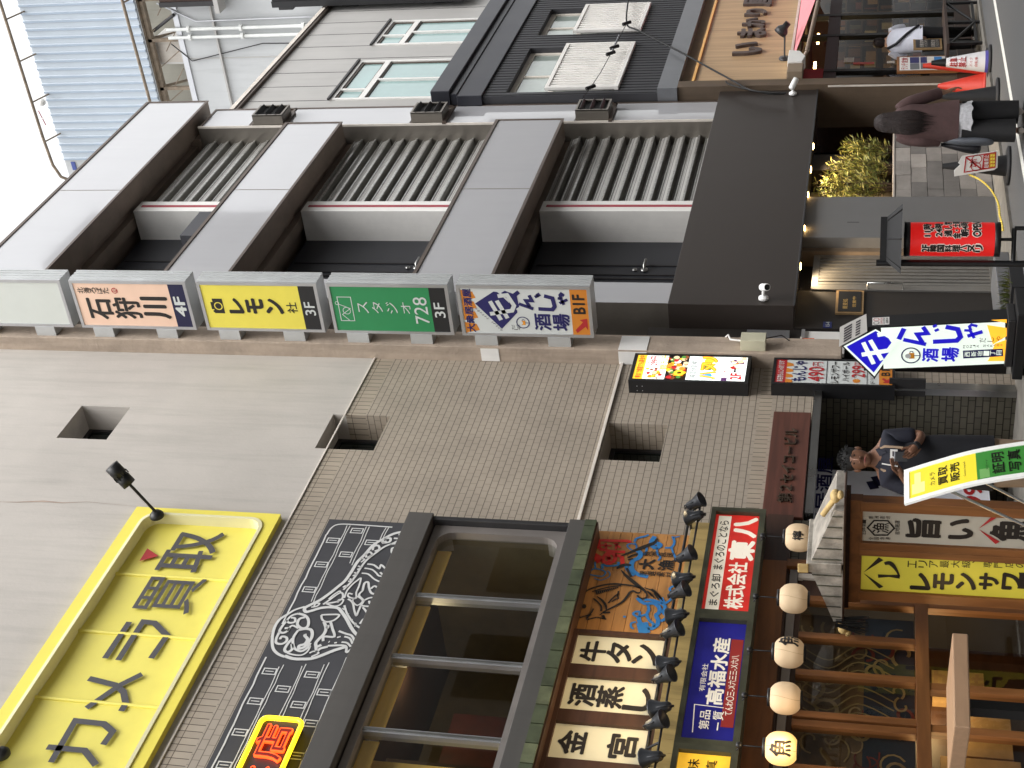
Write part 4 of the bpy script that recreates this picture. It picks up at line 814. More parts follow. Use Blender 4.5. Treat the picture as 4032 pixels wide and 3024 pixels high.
for i, (x, lb) in enumerate(zip(LX, LAB)):
    clip_lamp(x, i % 2 == 1, 'black clip spotlight '+lb)
    if i in (1,3,6,8,10):
        ld = bpy.data.lights.new('clip_beam', 'SPOT'); ld.energy = 9; ld.color = (1,.74,.4); ld.spot_size = math.radians(120); ld.spot_blend = .8; ld.shadow_soft_size = .04
        lo = bpy.data.objects.new('clip_beam', ld); C.objects.link(lo); lo.location = (x,8.62,3.2); lo.rotation_euler = Vector((0,-.75,-.66)).to_track_quat('Z','Y').to_euler()
# ---------------------------------------------------------------- three lit sign boxes
M('box_olive', (74,74,58), .5, metal=.2, var=.3, scale=4, dirt=.3)
def lit_box(name, x0, x1, label, rgb, e): 
    t = thing(name, label, 'lit sign', ((x0+x1)/2,8.8,2.5), 'lit sign boxes over the wooden shopfront')
    q = MB(); q.box(x0, x1, 8.84, 9.18, 2.49, 3.0, 'box_olive')
    for a, b, c, d in ((x0,x0+.06,2.49,3.0), (x1-.06,x1,2.49,3.0), (x0+.06,x1-.06,2.49,2.545), (x0+.06,x1-.06,2.955,3.0)): q.box(a, b, 8.78, 8.84, c, d, 'box_olive')
    part('case', q, t)
    q = MB(); q.box(x0+.06, x1-.06, 8.825, 8.838, 2.545, 2.955, M('face_'+name, rgb, .35, var=.3, scale=1.6, emit=e*.45)); f = part('face', q, t)
    return t, f, wall_pl(x0+.06, x1-.06, 2.545, 2.955, 8.825)
M('lit_white', (226,220,206), .4, var=.02, emit=.15, ecol=(255,240,214)); M('lit_ink', (30,22,18), .5)
t, f, pl = lit_box('red_sign_box', 9.6, 11.1, 'lit red sign box with white kanji at the right end of the row', (196,44,36), .45)
q = MB(); pl.rect(q, .015, .07, .985, .36, 'lit_white', .002); T(q, pl, 'まぐろ卸', .07, .12, .37, .32, 'lit_ink', .015, .005); T(q, pl, 'まぐろのことなら', .42, .11, .93, .32, 'lit_ink', .012, .005)
T(q, pl, '株式会社', .05, .46, .5, .86, 'lit_white', .03, .004); T(q, pl, '東', .53, .42, .72, .95, 'lit_white', .055, .004); T(q, pl, '八', .77, .46, .97, .95, 'lit_white', .055, .004); part('lettering', q, f)
t, f, pl = lit_box('blue_sign_box', 8.09, 9.6, 'lit blue sign box with white kanji and a brown red strip, between red and yellow', (34,32,120), .35)
q = MB(); pl.rect(q, .13, .72, .86, .97, 'brick_red', .002); T(q, pl, '有限会社', .4, .2, .63, .32, 'lit_white', .01, .005); T(q, pl, '高福水産', .3, .36, .86, .7, 'lit_white', .03, .005)
T(q, pl, 'てんわ〇三-〤六三三-〤六八', .22, .76, .72, .92, 'lit_white', .01, .005); T(q, pl, '第', .1, .3, .17, .5, 'lit_white', .01, .005); T(q, pl, '品', .18, .3, .25, .5, 'lit_white', .01, .005); T(q, pl, '一', .1, .66, .16, .68, 'lit_white', .01, .005); T(q, pl, '質', .18, .55, .25, .76, 'lit_white', .01, .005)
pl.line(q, [(.07,.2),(.29,.16),(.28,.74)], .008, 'lit_white', .004); part('lettering', q, f)
t, f, pl = lit_box('yellow_sign_box', 6.5, 8.09, 'lit amber sign box with dark kanji, cut off by the picture edge', (236,176,50), .75)
q = MB(); T(q, pl, '味', .88, .2, .96, .42, 'lit_ink', .01, .004); T(q, pl, '自慢', .6, .2, .84, .6, 'lit_ink', .01, .004); T(q, pl, '真', .88, .55, .96, .75, 'lit_ink', .01, .004); part('lettering', q, f)
# ---------------------------------------------------------------- projecting floor signs
def floor_sign(z0, z1, label, name='floor_sign'):
    t = thing(name, label, 'projecting sign', (14.4,8.55,z0), 'projecting signs on the beige pillar')
    q = MB(); q.box(14.262, 14.5, 8.19, 8.872, z0, z1, M('sign_case', (196,198,198), .38, metal=.5, var=.06, scale=3, dirt=.15))
    for y in (8.19,): 
        for x in (14.29, 14.35, 14.41, 14.47): q.box(x, x+.025, 8.18, 8.19, z0, z1, 'sign_case')
    for a, b, c, d in ((8.19,8.23,z0,z1), (8.835,8.872,z0,z1), (8.23,8.835,z0,z0+.04), (8.23,8.835,z1-.04,z1)): q.box(14.245, 14.262, a, b, c, d, 'alu')
    part('case', q, t)
    for z in (z0+.28, z1-.42):
        q = MB(); q.box(14.24, 14.42, 8.872, 9.0, z, z+.27, 'sign_case'); part('arm', q, t)
    q = MB(); q.box(14.256, 14.262, 8.23, 8.835, z0+.04, z1-.04, M('blank_face', (206,210,204), .3, var=.02)); f = part('face', q, t)
    return t, f, street_pl(14.256, 8.835, 8.23, z0+.04, z1-.04)
floor_sign(11.36, 12.92, 'blank white projecting sign, topmost on the pillar')
t, f, pl = floor_sign(9.67, 11.24, 'peach projecting sign reading 石狩川 4F')
q = MB(); pl.rect(q, 0, 0, 1, 1, 'peach', .002); pl.rect(q, 0, .86, 1, 1, 'deep_navy', .003); T(q, pl, '4F', .26, .885, .7, .975, 'sign_white', .03, .005)
T(q, pl, '石', .16, .09, .64, .3, 'ink', .03); T(q, pl, '狩', .18, .32, .66, .56, 'ink', .028); T(q, pl, '川', .2, .59, .68, .82, 'ink', .04); T(q, pl, '北海ろばた', .76, .03, .9, .32, 'ink', .01, vert=True)
pl.disc(q, .83, .37, .042, 'sign_red', .004); T(q, pl, '焼', .775, .35, .885, .39, 'peach', .005, .006); part('lettering', q, f)
t, f, pl = floor_sign(7.98, 9.53, 'yellow projecting sign with black camera mark and レモン社 3F')
q = MB(); pl.rect(q, 0, 0, 1, 1, 'sign_yellow', .002); pl.rect(q, 0, .86, 1, 1, 'sign_black', .003); T(q, pl, '3F', .33, .885, .63, .975, 'sign_white', .01, .005)
pl.rect(q, .34, .08, .68, .17, 'ink', .004); pl.rect(q, .43, .06, .6, .081, 'ink', .004); pl.disc(q, .51, .125, .055, 'sign_yellow', .006, r2=.042); pl.rect(q, .36, .07, .41, .081, 'ink', .004)
for ch, a, b in (('レ',.22,.34), ('モ',.38,.52), ('ン',.55,.69)): T(q, pl, ch, .36, a, .68, b, 'ink', .05)
T(q, pl, '社', .37, .73, .62, .82, 'ink', .008); part('lettering', q, f)
t, f, pl = floor_sign(6.36, 7.86, 'green projecting sign with white outline camera and スタジオ 728 3F')
q = MB(); pl.rect(q, 0, 0, 1, 1, 'sign_green', .002); pl.rect(q, 0, .86, 1, 1, 'sign_black', .003); T(q, pl, '3F', .33, .885, .66, .975, 'sign_white', .01, .005)
pl.line(q, [(.22,.05),(.22,.17),(.76,.17),(.76,.05)], .009, 'sign_white', .004, True); pl.line(q, [(.22,.13),(.36,.07),(.5,.15),(.6,.05)], .008, 'sign_white', .004); pl.disc(q, .62, .04, .025, 'sign_white', .005, r2=.018); pl.disc(q, .45, .115, .05, 'sign_white', .005, r2=.042)
for ch, a, b in (('ス',.22,.31), ('タ',.345,.435), ('ジ',.47,.565), ('オ',.6,.68)): T(q, pl, ch, .4, a, .66, b, 'sign_white', -.004)
T(q, pl, '728', .18, .71, .78, .83, 'sign_white', .0); part('lettering', q, f)
# shapes of the lettering used on the two もんじゃ signs, traced once: upright (u right, v down) from picture pixels
def nz(*paths, box=None):
    pts = [(-y, x) for p in paths for x, y in p]; u0, u1 = min(p[0] for p in pts), max(p[0] for p in pts); v0, v1 = min(p[1] for p in pts), max(p[1] for p in pts)
    return [[((-y-u0)/(u1-u0), (x-v0)/(v1-v0)) for x, y in p] for p in paths]
KN = nz([(945,448),(1188,520)], [(1130,490),(1070,398),(1180,400),(1140,318)])
KJ = nz([(1258,500),(1500,507),(1545,465),(1520,350),(1380,322)], [(1235,312),(1262,345)], [(1262,290),(1300,330)])
KY = nz([(1605,440),(1765,385)], [(1580,365),(1640,375),(1690,462)], [(1650,372),(1630,320),(1655,300),(1705,330)])
KM = nz([(490,418),(632,700)], [(600,408),(742,672)], [(465,610),(828,555),(870,480),(778,322),(625,342)])
def kana(q, pl, K, u0, v0, u1, v1, wd, mat, off):
    for p in K: pl.line(q, [(u0+(u1-u0)*a, v0+(v1-v0)*b) for a, b in p], wd, mat, off)
def mug(q, pl, u, v, r, off=.005):
    pl.disc(q, u, v, r, 'navy', off, r2=r*.86); k = r/pl.w; kv = r/pl.h
    pl.rect(q, u-.4*k, v-.2*kv, u+.3*k, v+.35*kv, 'beer', off); pl.disc(q, u-.05*k, v-.3*kv, r*.3, 'sign_white', off+.001); pl.line(q, [(u-.05*k,v+.3*kv),(u-.05*k,v+.85*kv)], r*.09, 'navy', off+.001); pl.line(q, [(u+.3*k,v-.1*kv),(u+.5*k,v-.05*kv),(u+.5*k,v+.2*kv),(u+.3*k,v+.25*kv)], r*.08, 'navy', off+.001)
t, f, pl = floor_sign(4.68, 6.26, 'white projecting sign with navy diamond, orange foot and B1F arrow, lowest on the pillar')
q = MB(); pl.rect(q, 0, 0, 1, 1, 'sign_white', .002); pl.rect(q, 0, .865, 1, 1, 'orange', .003); T(q, pl, 'B1F', .47, .885, .88, .975, 'ink', .03, .005)
pl.pl(q, [(.04,.9),(.1,.885),(.28,.95),(.33,.925),(.36,.985),(.1,.985),(.18,.967)], 'sign_red', .005)
for a, b in ((.0,.0), (.28,.0), (.5,.03), (.72,.0)): pl.pl(q, [(a,.005),(a+.24,.005),(a+.2,.1),(a+.06,.12)], 'orange', .003)
T(q, pl, '大衆居酒屋', .02, .02, .98, .085, 'navy', .03, .005)
pl.pl(q, [(.1,.3),(.66,.11),(.93,.27),(.92,.3),(.52,.44),(.47,.44)], 'navy', .004); pl.pl(q, [(.5,.4),(.75,.38),(.9,.33),(.95,.36),(.86,.45),(.6,.46)], 'navy', .004)
kana(q, pl, KM, .3, .22, .86, .42, .05, 'sign_white', .006); pl.line(q, [(.83,.42),(.93,.47)], .05, 'navy', .005); T(q, pl, 'MONJA SAKABA', .0, .33, .5, .35, 'grey_ink', 0, .004) if False else None
kana(q, pl, KN, .56, .46, .86, .57, .042, 'navy', .005); kana(q, pl, KJ, .55, .6, .9, .74, .048, 'navy', .005); kana(q, pl, KY, .66, .77, .9, .845, .036, 'navy', .005)
T(q, pl, '酒', .09, .57, .45, .695, 'navy', .03); T(q, pl, '場', .09, .715, .45, .845, 'navy', .03); mug(q, pl, .25, .475, .08)
T(q, pl, 'だしや', .08, .38, .2, .455, 'grey_ink', .0, vert=True)
for i, ch in enumerate('MONJA SAKABA'):             # runs along the diamond's left edge
    if ch != ' ': T(q, pl, ch, .06+.042*i, .285-.0165*i, .095+.042*i, .305-.0165*i, 'grey_ink', .0, .004)
part('lettering', q, f)
# ---------------------------------------------------------------- two lit wall boxes by the entrance
kb = thing('menu_light_box', 'lit upright box sign with food pictures high on the tiled wall by the pillar', 'lit sign', (13.9,9.1,2.88))
q = MB(); q.box(13.62, 14.19, 9.05, 9.2, 2.87, 4.2, 'black_paint'); 
for a, b, c, d in ((13.62,13.66,2.87,4.2), (14.16,14.19,2.87,4.2), (13.66,14.16,2.87,2.91), (13.66,14.16,4.16,4.2)): q.box(a, b, 9.03, 9.05, c, d, 'black_paint')
for y in (9.1,9.16):
    for z in (4.04,4.1): q.box(13.617, 13.62, y, y+.01, z, z+.01, 'alu')
part('case', q, kb)
def litm(n, c, e=.9): return M(n, c, .4, var=.03, emit=e*.5)
litm('lit_cold', (242,250,246), 1.0); litm('lit_yel', (250,206,50), .8); litm('lit_red', (206,40,44), .5); litm('lit_org', (242,150,40), .7); litm('lit_grn', (84,150,66), .5); litm('lit_blu', (60,170,236), .8); litm('lit_pur', (96,50,110), .4); litm('lit_brn', (150,84,44), .5); litm('lit_dark', (40,30,30), 0); litm('lit_cream', (240,214,170), .7)
q = MB(); q.box(13.66, 14.16, 9.038, 9.048, 2.91, 4.16, 'lit_cold'); f = part('face', q, kb)
q = MB(); pl = wall_pl(13.66, 14.16, 2.91, 4.16, 9.038)
pl.rect(q, 0, 0, 1, .085, 'lit_yel', .002); T(q, pl, '朝まで個室でも宴会中', .05, .015, .97, .07, 'lit_red', .02); T(q, pl, '299円', .58, .125, .95, .2, 'lit_red', .02); T(q, pl, '宴会', .62, .1, .9, .12, 'lit_brn', 0)
T(q, pl, '個室', .4, .22, .6, .29, 'lit_yel', .03); T(q, pl, 'ランチ', .66, .22, .98, .29, 'lit_yel', .03); rng = random.Random(12)
for k in range(22): pl.disc(q, rng.uniform(.03,.45), rng.uniform(.1,.24), rng.uniform(.012,.035), rng.choice(['lit_org','lit_yel','lit_brn','lit_red','lit_cream']), .003+.0003*k, 10)
pl.rect(q, 0, .285, 1, .475, 'lit_dark', .002)
for k in range(60): pl.disc(q, rng.uniform(.06,.94), rng.uniform(.3,.46), rng.uniform(.012,.04), rng.choice(['lit_grn','lit_cream','lit_cold','lit_org','lit_brn','lit_red','lit_cream','lit_yel']), .0035+.0002*k, 9)
pl.disc(q, .25, .41, .06, 'lit_yel', .017, r2=.025); T(q, pl, '韓国個室横丁', .1, .5, .92, .56, 'lit_dark', .0)
for ch, a, m1 in (('ハ',.08,'lit_blu'), ('ヌ',.4,'lit_grn'), ('リ',.68,'lit_yel')): pl.disc(q, a+.13, .66, .055, m1, .004); T(q, pl, ch, a, .6, a+.28, .73, 'lit_org', .07, .006); T(q, pl, ch, a, .6, a+.28, .73, 'lit_yel', .0, .008)
T(q, pl, '月〜土 11:30〜', .05, .75, .6, .775, 'grey_ink', 0); T(q, pl, '翌朝 4:30', .62, .75, .96, .775, 'lit_red', 0); T(q, pl, '日・祝', .15, .8, .45, .825, 'lit_red', .01); T(q, pl, '10:30〜23時', .5, .8, .96, .825, 'grey_ink', 0); pl.rect(q, .02, .79, .14, .84, 'lit_pur', .002)
for k in range(26): pl.disc(q, rng.uniform(.5,.95), rng.uniform(.86,.97), rng.uniform(.015,.04), rng.choice(['lit_red','lit_org','lit_cream','lit_pur','lit_cold']), .003+.0003*k, 9)
T(q, pl, '2F', .05, .87, .3, .965, 'lit_red', .03, .012); pl.pl(q, [(.33,.9),(.4,.885),(.4,.895),(.5,.895),(.5,.91),(.4,.91),(.4,.92)], 'lit_dark', .012); part('lettering', q, f)
pb2 = thing('price_sign', 'white box sign with red 490 and 299 prices beside the entrance', 'sign', (13.9,9.1,1.3))
q = MB(); q.box(13.65, 14.18, 9.06, 9.22, 1.3, 2.62, 'black_paint')
for a, b, c, d in ((13.65,13.68,1.3,2.62), (14.15,14.18,1.3,2.62), (13.68,14.15,1.3,1.33), (13.68,14.15,2.59,2.62)): q.box(a, b, 9.04, 9.06, c, d, 'black_paint')
part('case', q, pb2); q = MB(); q.box(13.68, 14.15, 9.05, 9.058, 1.33, 2.59, 'sign_white'); f = part('face', q, pb2)
q = MB(); pl = wall_pl(13.68, 14.15, 1.33, 2.59, 9.05); pl.rect(q, 0, 0, 1, .095, 'sign_red', .002); T(q, pl, '新名物もんじゃあります', .05, .02, .95, .075, 'sign_white', .01)
for a in (.0,.22,.45,.7): pl.pl(q, [(a,.095),(a+.2,.095),(a+.14,.15),(a+.04,.16)], 'orange', .002)
T(q, pl, 'もんじゃ', .08, .15, .95, .27, 'navy', .03); T(q, pl, '490', .1, .29, .7, .42, 'sign_red', .02); T(q, pl, '円', .74, .32, .92, .41, 'sign_red', -.0); pl.line(q, [(0,.445),(1,.445)], .008, 'grey_ink', .003)
T(q, pl, 'レモンサワー', .06, .48, .95, .55, 'ink', .02); T(q, pl, 'ハイボール', .12, .575, .95, .64, 'ink', .02); T(q, pl, '299', .3, .66, .8, .77, 'sign_red', .02); T(q, pl, '円', .83, .68, .96, .76, 'sign_red', -.0); pl.disc(q, .16, .7, .04, 'orange', .003); pl.line(q, [(0,.79),(1,.79)], .006, 'grey_ink', .003)
T(q, pl, 'ドリンク全品', .06, .81, .95, .86, 'ink', .01); pl.rect(q, 0, .89, 1, 1, 'orange', .002); T(q, pl, 'B1F', .4, .91, .85, .98, 'ink', .02); pl.pl(q, [(.1,.98),(.1,.92),(.17,.94),(.26,.91),(.3,.93),(.22,.955),(.28,.98)], 'sign_red', .004); part('lettering', q, f)
# dim banner inside the entrance
eb = thing('entrance_banner', 'dim white banner with navy brush kana inside the tiled entrance behind the man', 'banner', (12.4,9.95,.3))
M('dim_white', (236,238,246), .7, var=.05)
q = MB(); q.box(11.5, 13.33, 9.95, 9.98, .3, 2.16, 'dim_white'); part('sheet', q, eb)
q = MB(); pl = wall_pl(11.5, 13.33, .3, 2.16, 9.95); T(q, pl, '大衆居酒屋', .25, .03, 1.12, .12, 'navy', .02); T(q, pl, 'MONJA SAKABA', .15, .155, .99, .21, 'navy', .01); pl.disc(q, .1, .08, .08, 'navy', .004, r2=.068)
kana(q, pl, KN, .1, .38, .42, .62, .09, 'deep_navy', .004); kana(q, pl, KJ, .46, .34, .95, .62, .1, 'deep_navy', .004); T(q, pl, '酒場', .1, .66, .6, .84, 'deep_navy', .03); T(q, pl, '299', .6, .86, .9, .96, 'sign_red', .02); T(q, pl, 'ドリンク', .1, .88, .5, .95, 'ink', .01); part('lettering', q, eb)
# ================================================================ wooden tavern front under the lit boxes
tav = thing('tavern_front', 'orange pine shopfront with sliding glazed panels and a mural behind the glass', 'shopfront', (8,9.1,0))
q = MB(); q.box(4.4, 11.38, 9.06, 9.2, 2.25, 2.5, 'dark_wood'); q.box(4.4, 10.66, 9.03, 9.06, 2.27, 2.49, 'pine_h'); part('fascia', q, tav)
q = MB(); q.box(4.4, 10.55, 9.04, 9.09, 2.165, 2.235, 'frame_grey'); q.box(4.4, 10.55, 9.09, 9.18, 2.12, 2.25, 'dark_wood'); part('rail', q, tav)
q = MB(); q.box(10.58, 10.68, 9.02, 9.2, .035, 2.27, 'pine'); q.box(10.46, 10.52, 9.05, 9.12, 1.2, 2.16, 'trim_cream')
q.box(4.4, 10.58, 9.05, 9.15, 1.02, 1.13, 'pine_h'); q.box(4.4, 10.58, 9.05, 9.15, .035, .2, 'pine_h'); q.box(10.68, 11.38, 9.12, 9.2, .035, 2.25, 'entry_tile')
for x in (10.2, 9.72, 9.26, 8.78, 8.68, 8.2, 7.7, 7.2, 6.7, 6.0): q.box(x-.035, x+.035, 9.06, 9.14, 1.13, 2.12, 'pine')
for x in (10.2, 9.2, 8.73, 7.7, 6.6): q.box(x-.04, x+.04, 9.06, 9.14, .2, 1.02, 'pine')
q.box(10.24, 10.58, 9.08, 9.12, 1.13, 2.12, 'dark_wood'); part('post_frame', q, tav, bev=.004)
q = MB(); q.quad((4.4,9.1,.2),(10.58,9.1,.2),(10.58,9.1,2.12),(4.4,9.1,2.12), 'glass'); part('glass', q, tav)
M('mural_navy', (36,44,58), .6, var=.4, scale=3); M('mural_tan', (150,122,76), .6, var=.2); M('mural_red', (110,40,28), .6, var=.3); M('kraft', (150,122,84), .8, var=.3, scale=3)
q = MB(); q.box(4.4, 10.24, 9.3, 9.33, 1.13, 1.55, 'mural_navy'); q.box(4.4, 10.24, 9.3, 9.33, 1.55, 2.12, M('mural_brown', (104,78,50), .6, var=.45, scale=3)); rng = random.Random(21); nn = NY
for k in range(60):
    x, z = rng.uniform(7.4,10.1), rng.uniform(1.2,2.05); a = rng.uniform(.05,.17); n = 12; s_ = rng.choice((-1,1)); ph = rng.uniform(0,6)
    ribbon(q, [Vector((x+a*(1-i/n*.8)*math.cos(ph+s_*i*.42)*1.3, 9.296-.0004*k/3, z+a*(1-i/n*.8)*math.sin(ph+s_*i*.42))) for i in range(n)], rng.uniform(.012,.035), nn, rng.choice(['mural_tan','mural_tan','mural_red','kraft']))
for k in range(9):
    x = 9.0+.1*k; ribbon(q, smooth([(x,9.28,2.1),(x-.15,9.28,1.85),(x+.05,9.28,1.6),(x-.1,9.28,1.3)],5), .014, nn, 'mural_tan')
part('mural', q, tav)
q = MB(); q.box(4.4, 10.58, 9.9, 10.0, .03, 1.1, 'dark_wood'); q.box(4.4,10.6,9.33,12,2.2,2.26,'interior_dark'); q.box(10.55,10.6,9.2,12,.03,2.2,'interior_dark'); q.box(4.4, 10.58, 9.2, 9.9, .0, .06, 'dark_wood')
for i, (a, b, c, d) in enumerate(((9.2,9.75,.3,.8), (9.8,10.2,.5,.95), (8.3,8.66,.25,.7), (8.8,9.15,.25,.9), (7.5,8.1,.3,.8))): q.box(a, b, 9.85-.01*i, 9.9, c, d, 'kraft')
part('back_boards', q, tav)
for k, (x, e) in enumerate(((9.6,9),(8.2,9))):
    ld = bpy.data.lights.new('tavern_lamp', 'POINT'); ld.energy = e; ld.color = (1,.66,.3); ld.shadow_soft_size = .1
    lo = bpy.data.objects.new('tavern_lamp', ld); C.objects.link(lo); lo.location = (x, 9.6, 1.0)
# ---------------------------------------------------------------- paper lanterns
def bend_text(chars, c, r, rows, mat, bold, face):
    """characters laid on a ball or cylinder; rows = (ch, angle centre, angle width, z0, z1)"""
    q = MB()
    for ch, a0, aw, z0, z1 in rows:
        pl = Pl((0,0,z1), (1,0,0), aw, z1-z0); t = MB(); T(t, pl, ch, 0, 0, 1, 1, mat, bold, 0)
        vs = []
        for p in t.v:
            ang = a0 + p.x - aw/2; rr = r(p.z)*1.012 + .002
            d = face*math.cos(ang) + Vector((-face.y, face.x, 0))*(-1)*math.sin(-ang)*(-1) if False else face*math.cos(ang) + Vector((-face.y, face.x, 0))*math.sin(ang)
            vs.append(Vector(c)+d*rr+Vector((0,0,p.z)))
        q.add(vs, t.f, mat)
    return q
def lantern(x, label, e, rows, turn=0):
    c = Vector((x, 8.6, 2.155)); t = thing('paper_lantern', label, 'lantern', (x,8.6,2.03), 'paper lanterns over the tavern front')
    R = .128; H = .118
    prof = []; n = 44
    for i in range(n+1):
        s_ = -1+2*i/n; prof.append((R*math.sqrt(max(0, 1-(abs(s_)**2.6)*.72))*(1+.014*(i%2)), s_*H))
    q = MB(); mt = M('lantern_paper%d' % int(e*100), (204,182,150), .75, var=.05, scale=6, emit=e*.5, ecol=(255,196,104) if e > .5 else (255,206,150)); q.lathe(c, (0,0,1), prof, mt, 28)
    for a in (.6, 2.2, 3.8, 5.4): q.tube([c+Vector((p[0]*1.004*math.cos(a+i*.008), p[0]*1.004*math.sin(a+i*.008), p[1])) for i, p in enumerate(prof)][::2], .0012, 'kraft', 4)
    sh = part('shade', q, t)
    q = MB(); q.lathe(c, (0,0,1), [(.0001,H+.022),(.072,H+.022),(.072,H-.004),(.06,H-.004)], 'black_paint', 18); part('top_ring', q, t)
    q = MB(); q.lathe(c, (0,0,-1), [(.0001,H+.016),(.07,H+.016),(.07,H-.004)], 'black_paint', 18); part('bottom_ring', q, t)
    q = MB(); q.tube([c+Vector((0,0,H+.02)), c+Vector((0,0,.3)), c+Vector((0,.06,.34))], .006, 'black_paint', 5); q.lathe(c+Vector((0,0,.3)), (0,0,1), [(.0001,.0),(.025,.0),(.025,.04),(.0001,.045)], 'black_paint', 10); part('hook', q, t)
    if rows:
        to = (EYE-c); to.z = 0; to.normalize(); ca, sa = math.cos(turn), math.sin(turn); to = Vector((to.x*ca-to.y*sa, to.x*sa+to.y*ca, 0))
        rf = lambda z: R*math.sqrt(max(.05, 1-(abs(z/H)**2.6)*.72))*1.006
        part('lettering', bend_text(None, c, rf, rows, MATS['ink'], .03, to), sh)
    if e > .5:
        ld = bpy.data.lights.new('lantern_glow', 'POINT'); ld.energy = 4; ld.color = (1,.68,.34); ld.shadow_soft_size = .13
        lo = bpy.data.objects.new('lantern_glow', ld); C.objects.link(lo); lo.location = (x-.1,8.45,2.15)
    return t
FISHCH = [('魚', 0, 1.0, -.075, .08)]
lantern(10.48, 'paper lantern with a hexagon mark next to the tiled roof ornament', .1, [('檸', 0, .62, -.045, .05)], .15)
lantern(9.66, 'blank paper lantern second from the tiled sign roof', .1, [])
lantern(9.0, 'paper lantern with 魚 turned away to its right side', .14, FISHCH, .95)
lantern(8.48, 'blank paper lantern left of the one with the character turned away', .2, [])
lantern(7.95, 'brightly lit paper lantern with a bold 魚 facing the street', 1.0, FISHCH, .05)
def hexring(c, n, u, v, r, wd, mat):
    q = MB(); ribbon(q, [c+u*r*math.cos(math.pi/3*k+math.pi/2)+v*r*math.sin(math.pi/3*k+math.pi/2) for k in range(6)], wd, n, mat, True); return q
# ---------------------------------------------------------------- tall roofed sign on wooden posts
ts = thing('roofed_sign', 'tall pine sign with small tiled roof carrying a white and a yellow panel', 'sign', (9.95,8.25,0))
for y in (7.76, 8.18, 8.252, 8.735):
    q = MB(); hw = .05 if y in (7.76,8.735) else .035; q.box(9.9, 10.0, y-hw, y+hw, 0, 1.62, 'pine'); part('post', q, ts, bev=.004)
q = MB(); q.box(9.905, 9.995, 7.7, 8.82, 1.6, 1.7, 'pine_h'); q.box(9.92, 9.98, 7.6, 8.9, 1.7, 1.75, 'dark_wood'); part('beam', q, ts)
q = MB(); q.box(9.93, 9.97, 7.81, 8.145, .05, 1.6, M('panel_ivory', (186,180,166), .55, var=.05, dirt=.1)); wp = part('white_panel', q, ts)
q = MB(); q.box(9.93, 9.97, 8.287, 8.685, .05, 1.6, M('panel_lemon', (206,194,66), .5, var=.04, emit=.05)); yp = part('yellow_panel', q, ts)
q = MB(); sp = lambda a, b: onX(px('9',a,b), 9.926)
def tchar(ch, x0, x1, y0, y1, mat, bold):            # picture box (x down, y leftwards) on the sign plane
    a, b = onX((x0,y1), 9.927), onX((x1,y0), 9.927); pl = street_pl(9.927, a.y, b.y, b.z, a.z); T(q, pl, ch, 0, 0, 1, 1, mat, bold, 0)
n9 = lambda x, y: (3400+x/3.5, 1880+y/3.5)
for ch, x0, x1, y0, y1 in (('漁',120,350,630,760),('旨',595,1060,590,810),('い',1180,1510,590,835),('魚',1750,2300,600,860)): a, b = n9(x0,y0), n9(x1,y1); tchar(ch, a[0], b[0], a[1], b[1], 'ink', .045 if ch != '漁' else .01)
for s_, x0, x1, y0, y1 in (('豊洲直送',70,380,535,570),('全国漁港',70,380,825,858)):
    for k, ch in enumerate(s_): a, b = n9(x0+(x1-x0)*k/4,y0), n9(x0+(x1-x0)*(k+.85)/4,y1); tchar(ch, a[0], b[0], a[1], b[1], 'ink', .0)
for k, ch in enumerate('産地厳選'): a, b = n9(430,790-50*k-45), n9(500,790-50*k); tchar(ch, a[0], b[0], a[1], b[1], 'ink', .0)
for k, ch in enumerate('日本第一'): a, b = n9(-35,780-50*k-45), n9(35,780-50*k); tchar(ch, a[0], b[0], a[1], b[1], 'ink', .0)
WX = Vector((-1,0,0))
ribbon(q, [onX(n9(*p), 9.925) for p in ((55,692),(145,595),(335,597),(425,700),(330,795),(150,795))], .014, WX, 'ink', True)
for pts in ([(1585,708),(1785,522),(1840,552)], [(1585,712),(1875,885),(1820,920)]): q.poly([onX(n9(*p), 9.9245) for p in pts], 'sign_red')
part('white_lettering', q, wp)
q = MB()
for pts in ([(0,1310),(210,1100),(275,1140)], [(0,1318),(275,1505),(215,1530)]): q.poly([onX(n9(*p), 9.9245) for p in pts], 'ink')
ribbon(q, [onX(n9(p[0],p[1]), 9.924) for p in smooth([(290,1190,0),(360,1180,0),(420,1230,0),(470,1310,0),(490,1365,0)],4)] , [.03+.012*math.sin(i*.35) for i in range(17)], WX, 'ink'); ribbon(q, [onX(n9(*p), 9.924) for p in ((200,1360),(350,1358),(500,1368))], [.04,.022,.045], WX, 'ink')
for s_, x0, x1, y0, y1, bd in (('エリア最大級、専門店の',605,2240,1150,1240,.0), ('レモンサワー',650,2540,1335,1530,.05)):
    for k, ch in enumerate(s_):
        w_ = (x1-x0)/len(s_); a, b = n9(x0+w_*k,y0), n9(x0+w_*(k+.86),y1)
        if ch == '、': b = n9(x0+w_*(k+.3), y0+30)
        tchar(ch, a[0], b[0], a[1], b[1], 'ink', bd)
part('yellow_lettering', q, yp)
M('roof_silver', (176,170,160), .45, metal=.35, var=.35, scale=7, bump=.7, bscale=24); M('carved_wood', (196,168,112), .6, var=.2, scale=8)
q = MB()
for s_, ye in ((1,8.85), (-1,7.64)):                 # two small roof slopes either side of the ridge
    z0 = 1.77; yr = 8.245+.03*s_
    q.prism([(9.68,yr,2.02), (9.68,ye,z0+.05), (9.68,ye,z0-.02), (9.68,yr,1.75)], (.55,0,0), 'roof_silver')
    for k in range(5): f_ = (k+.5)/5; y = yr+(ye-yr)*f_; z = 2.02+(z0+.05-2.02)*f_; q.tube([(9.672,y,z+.004),(9.672,y,1.76)], .006, 'box_olive', 4)
part('roof', q, ts)
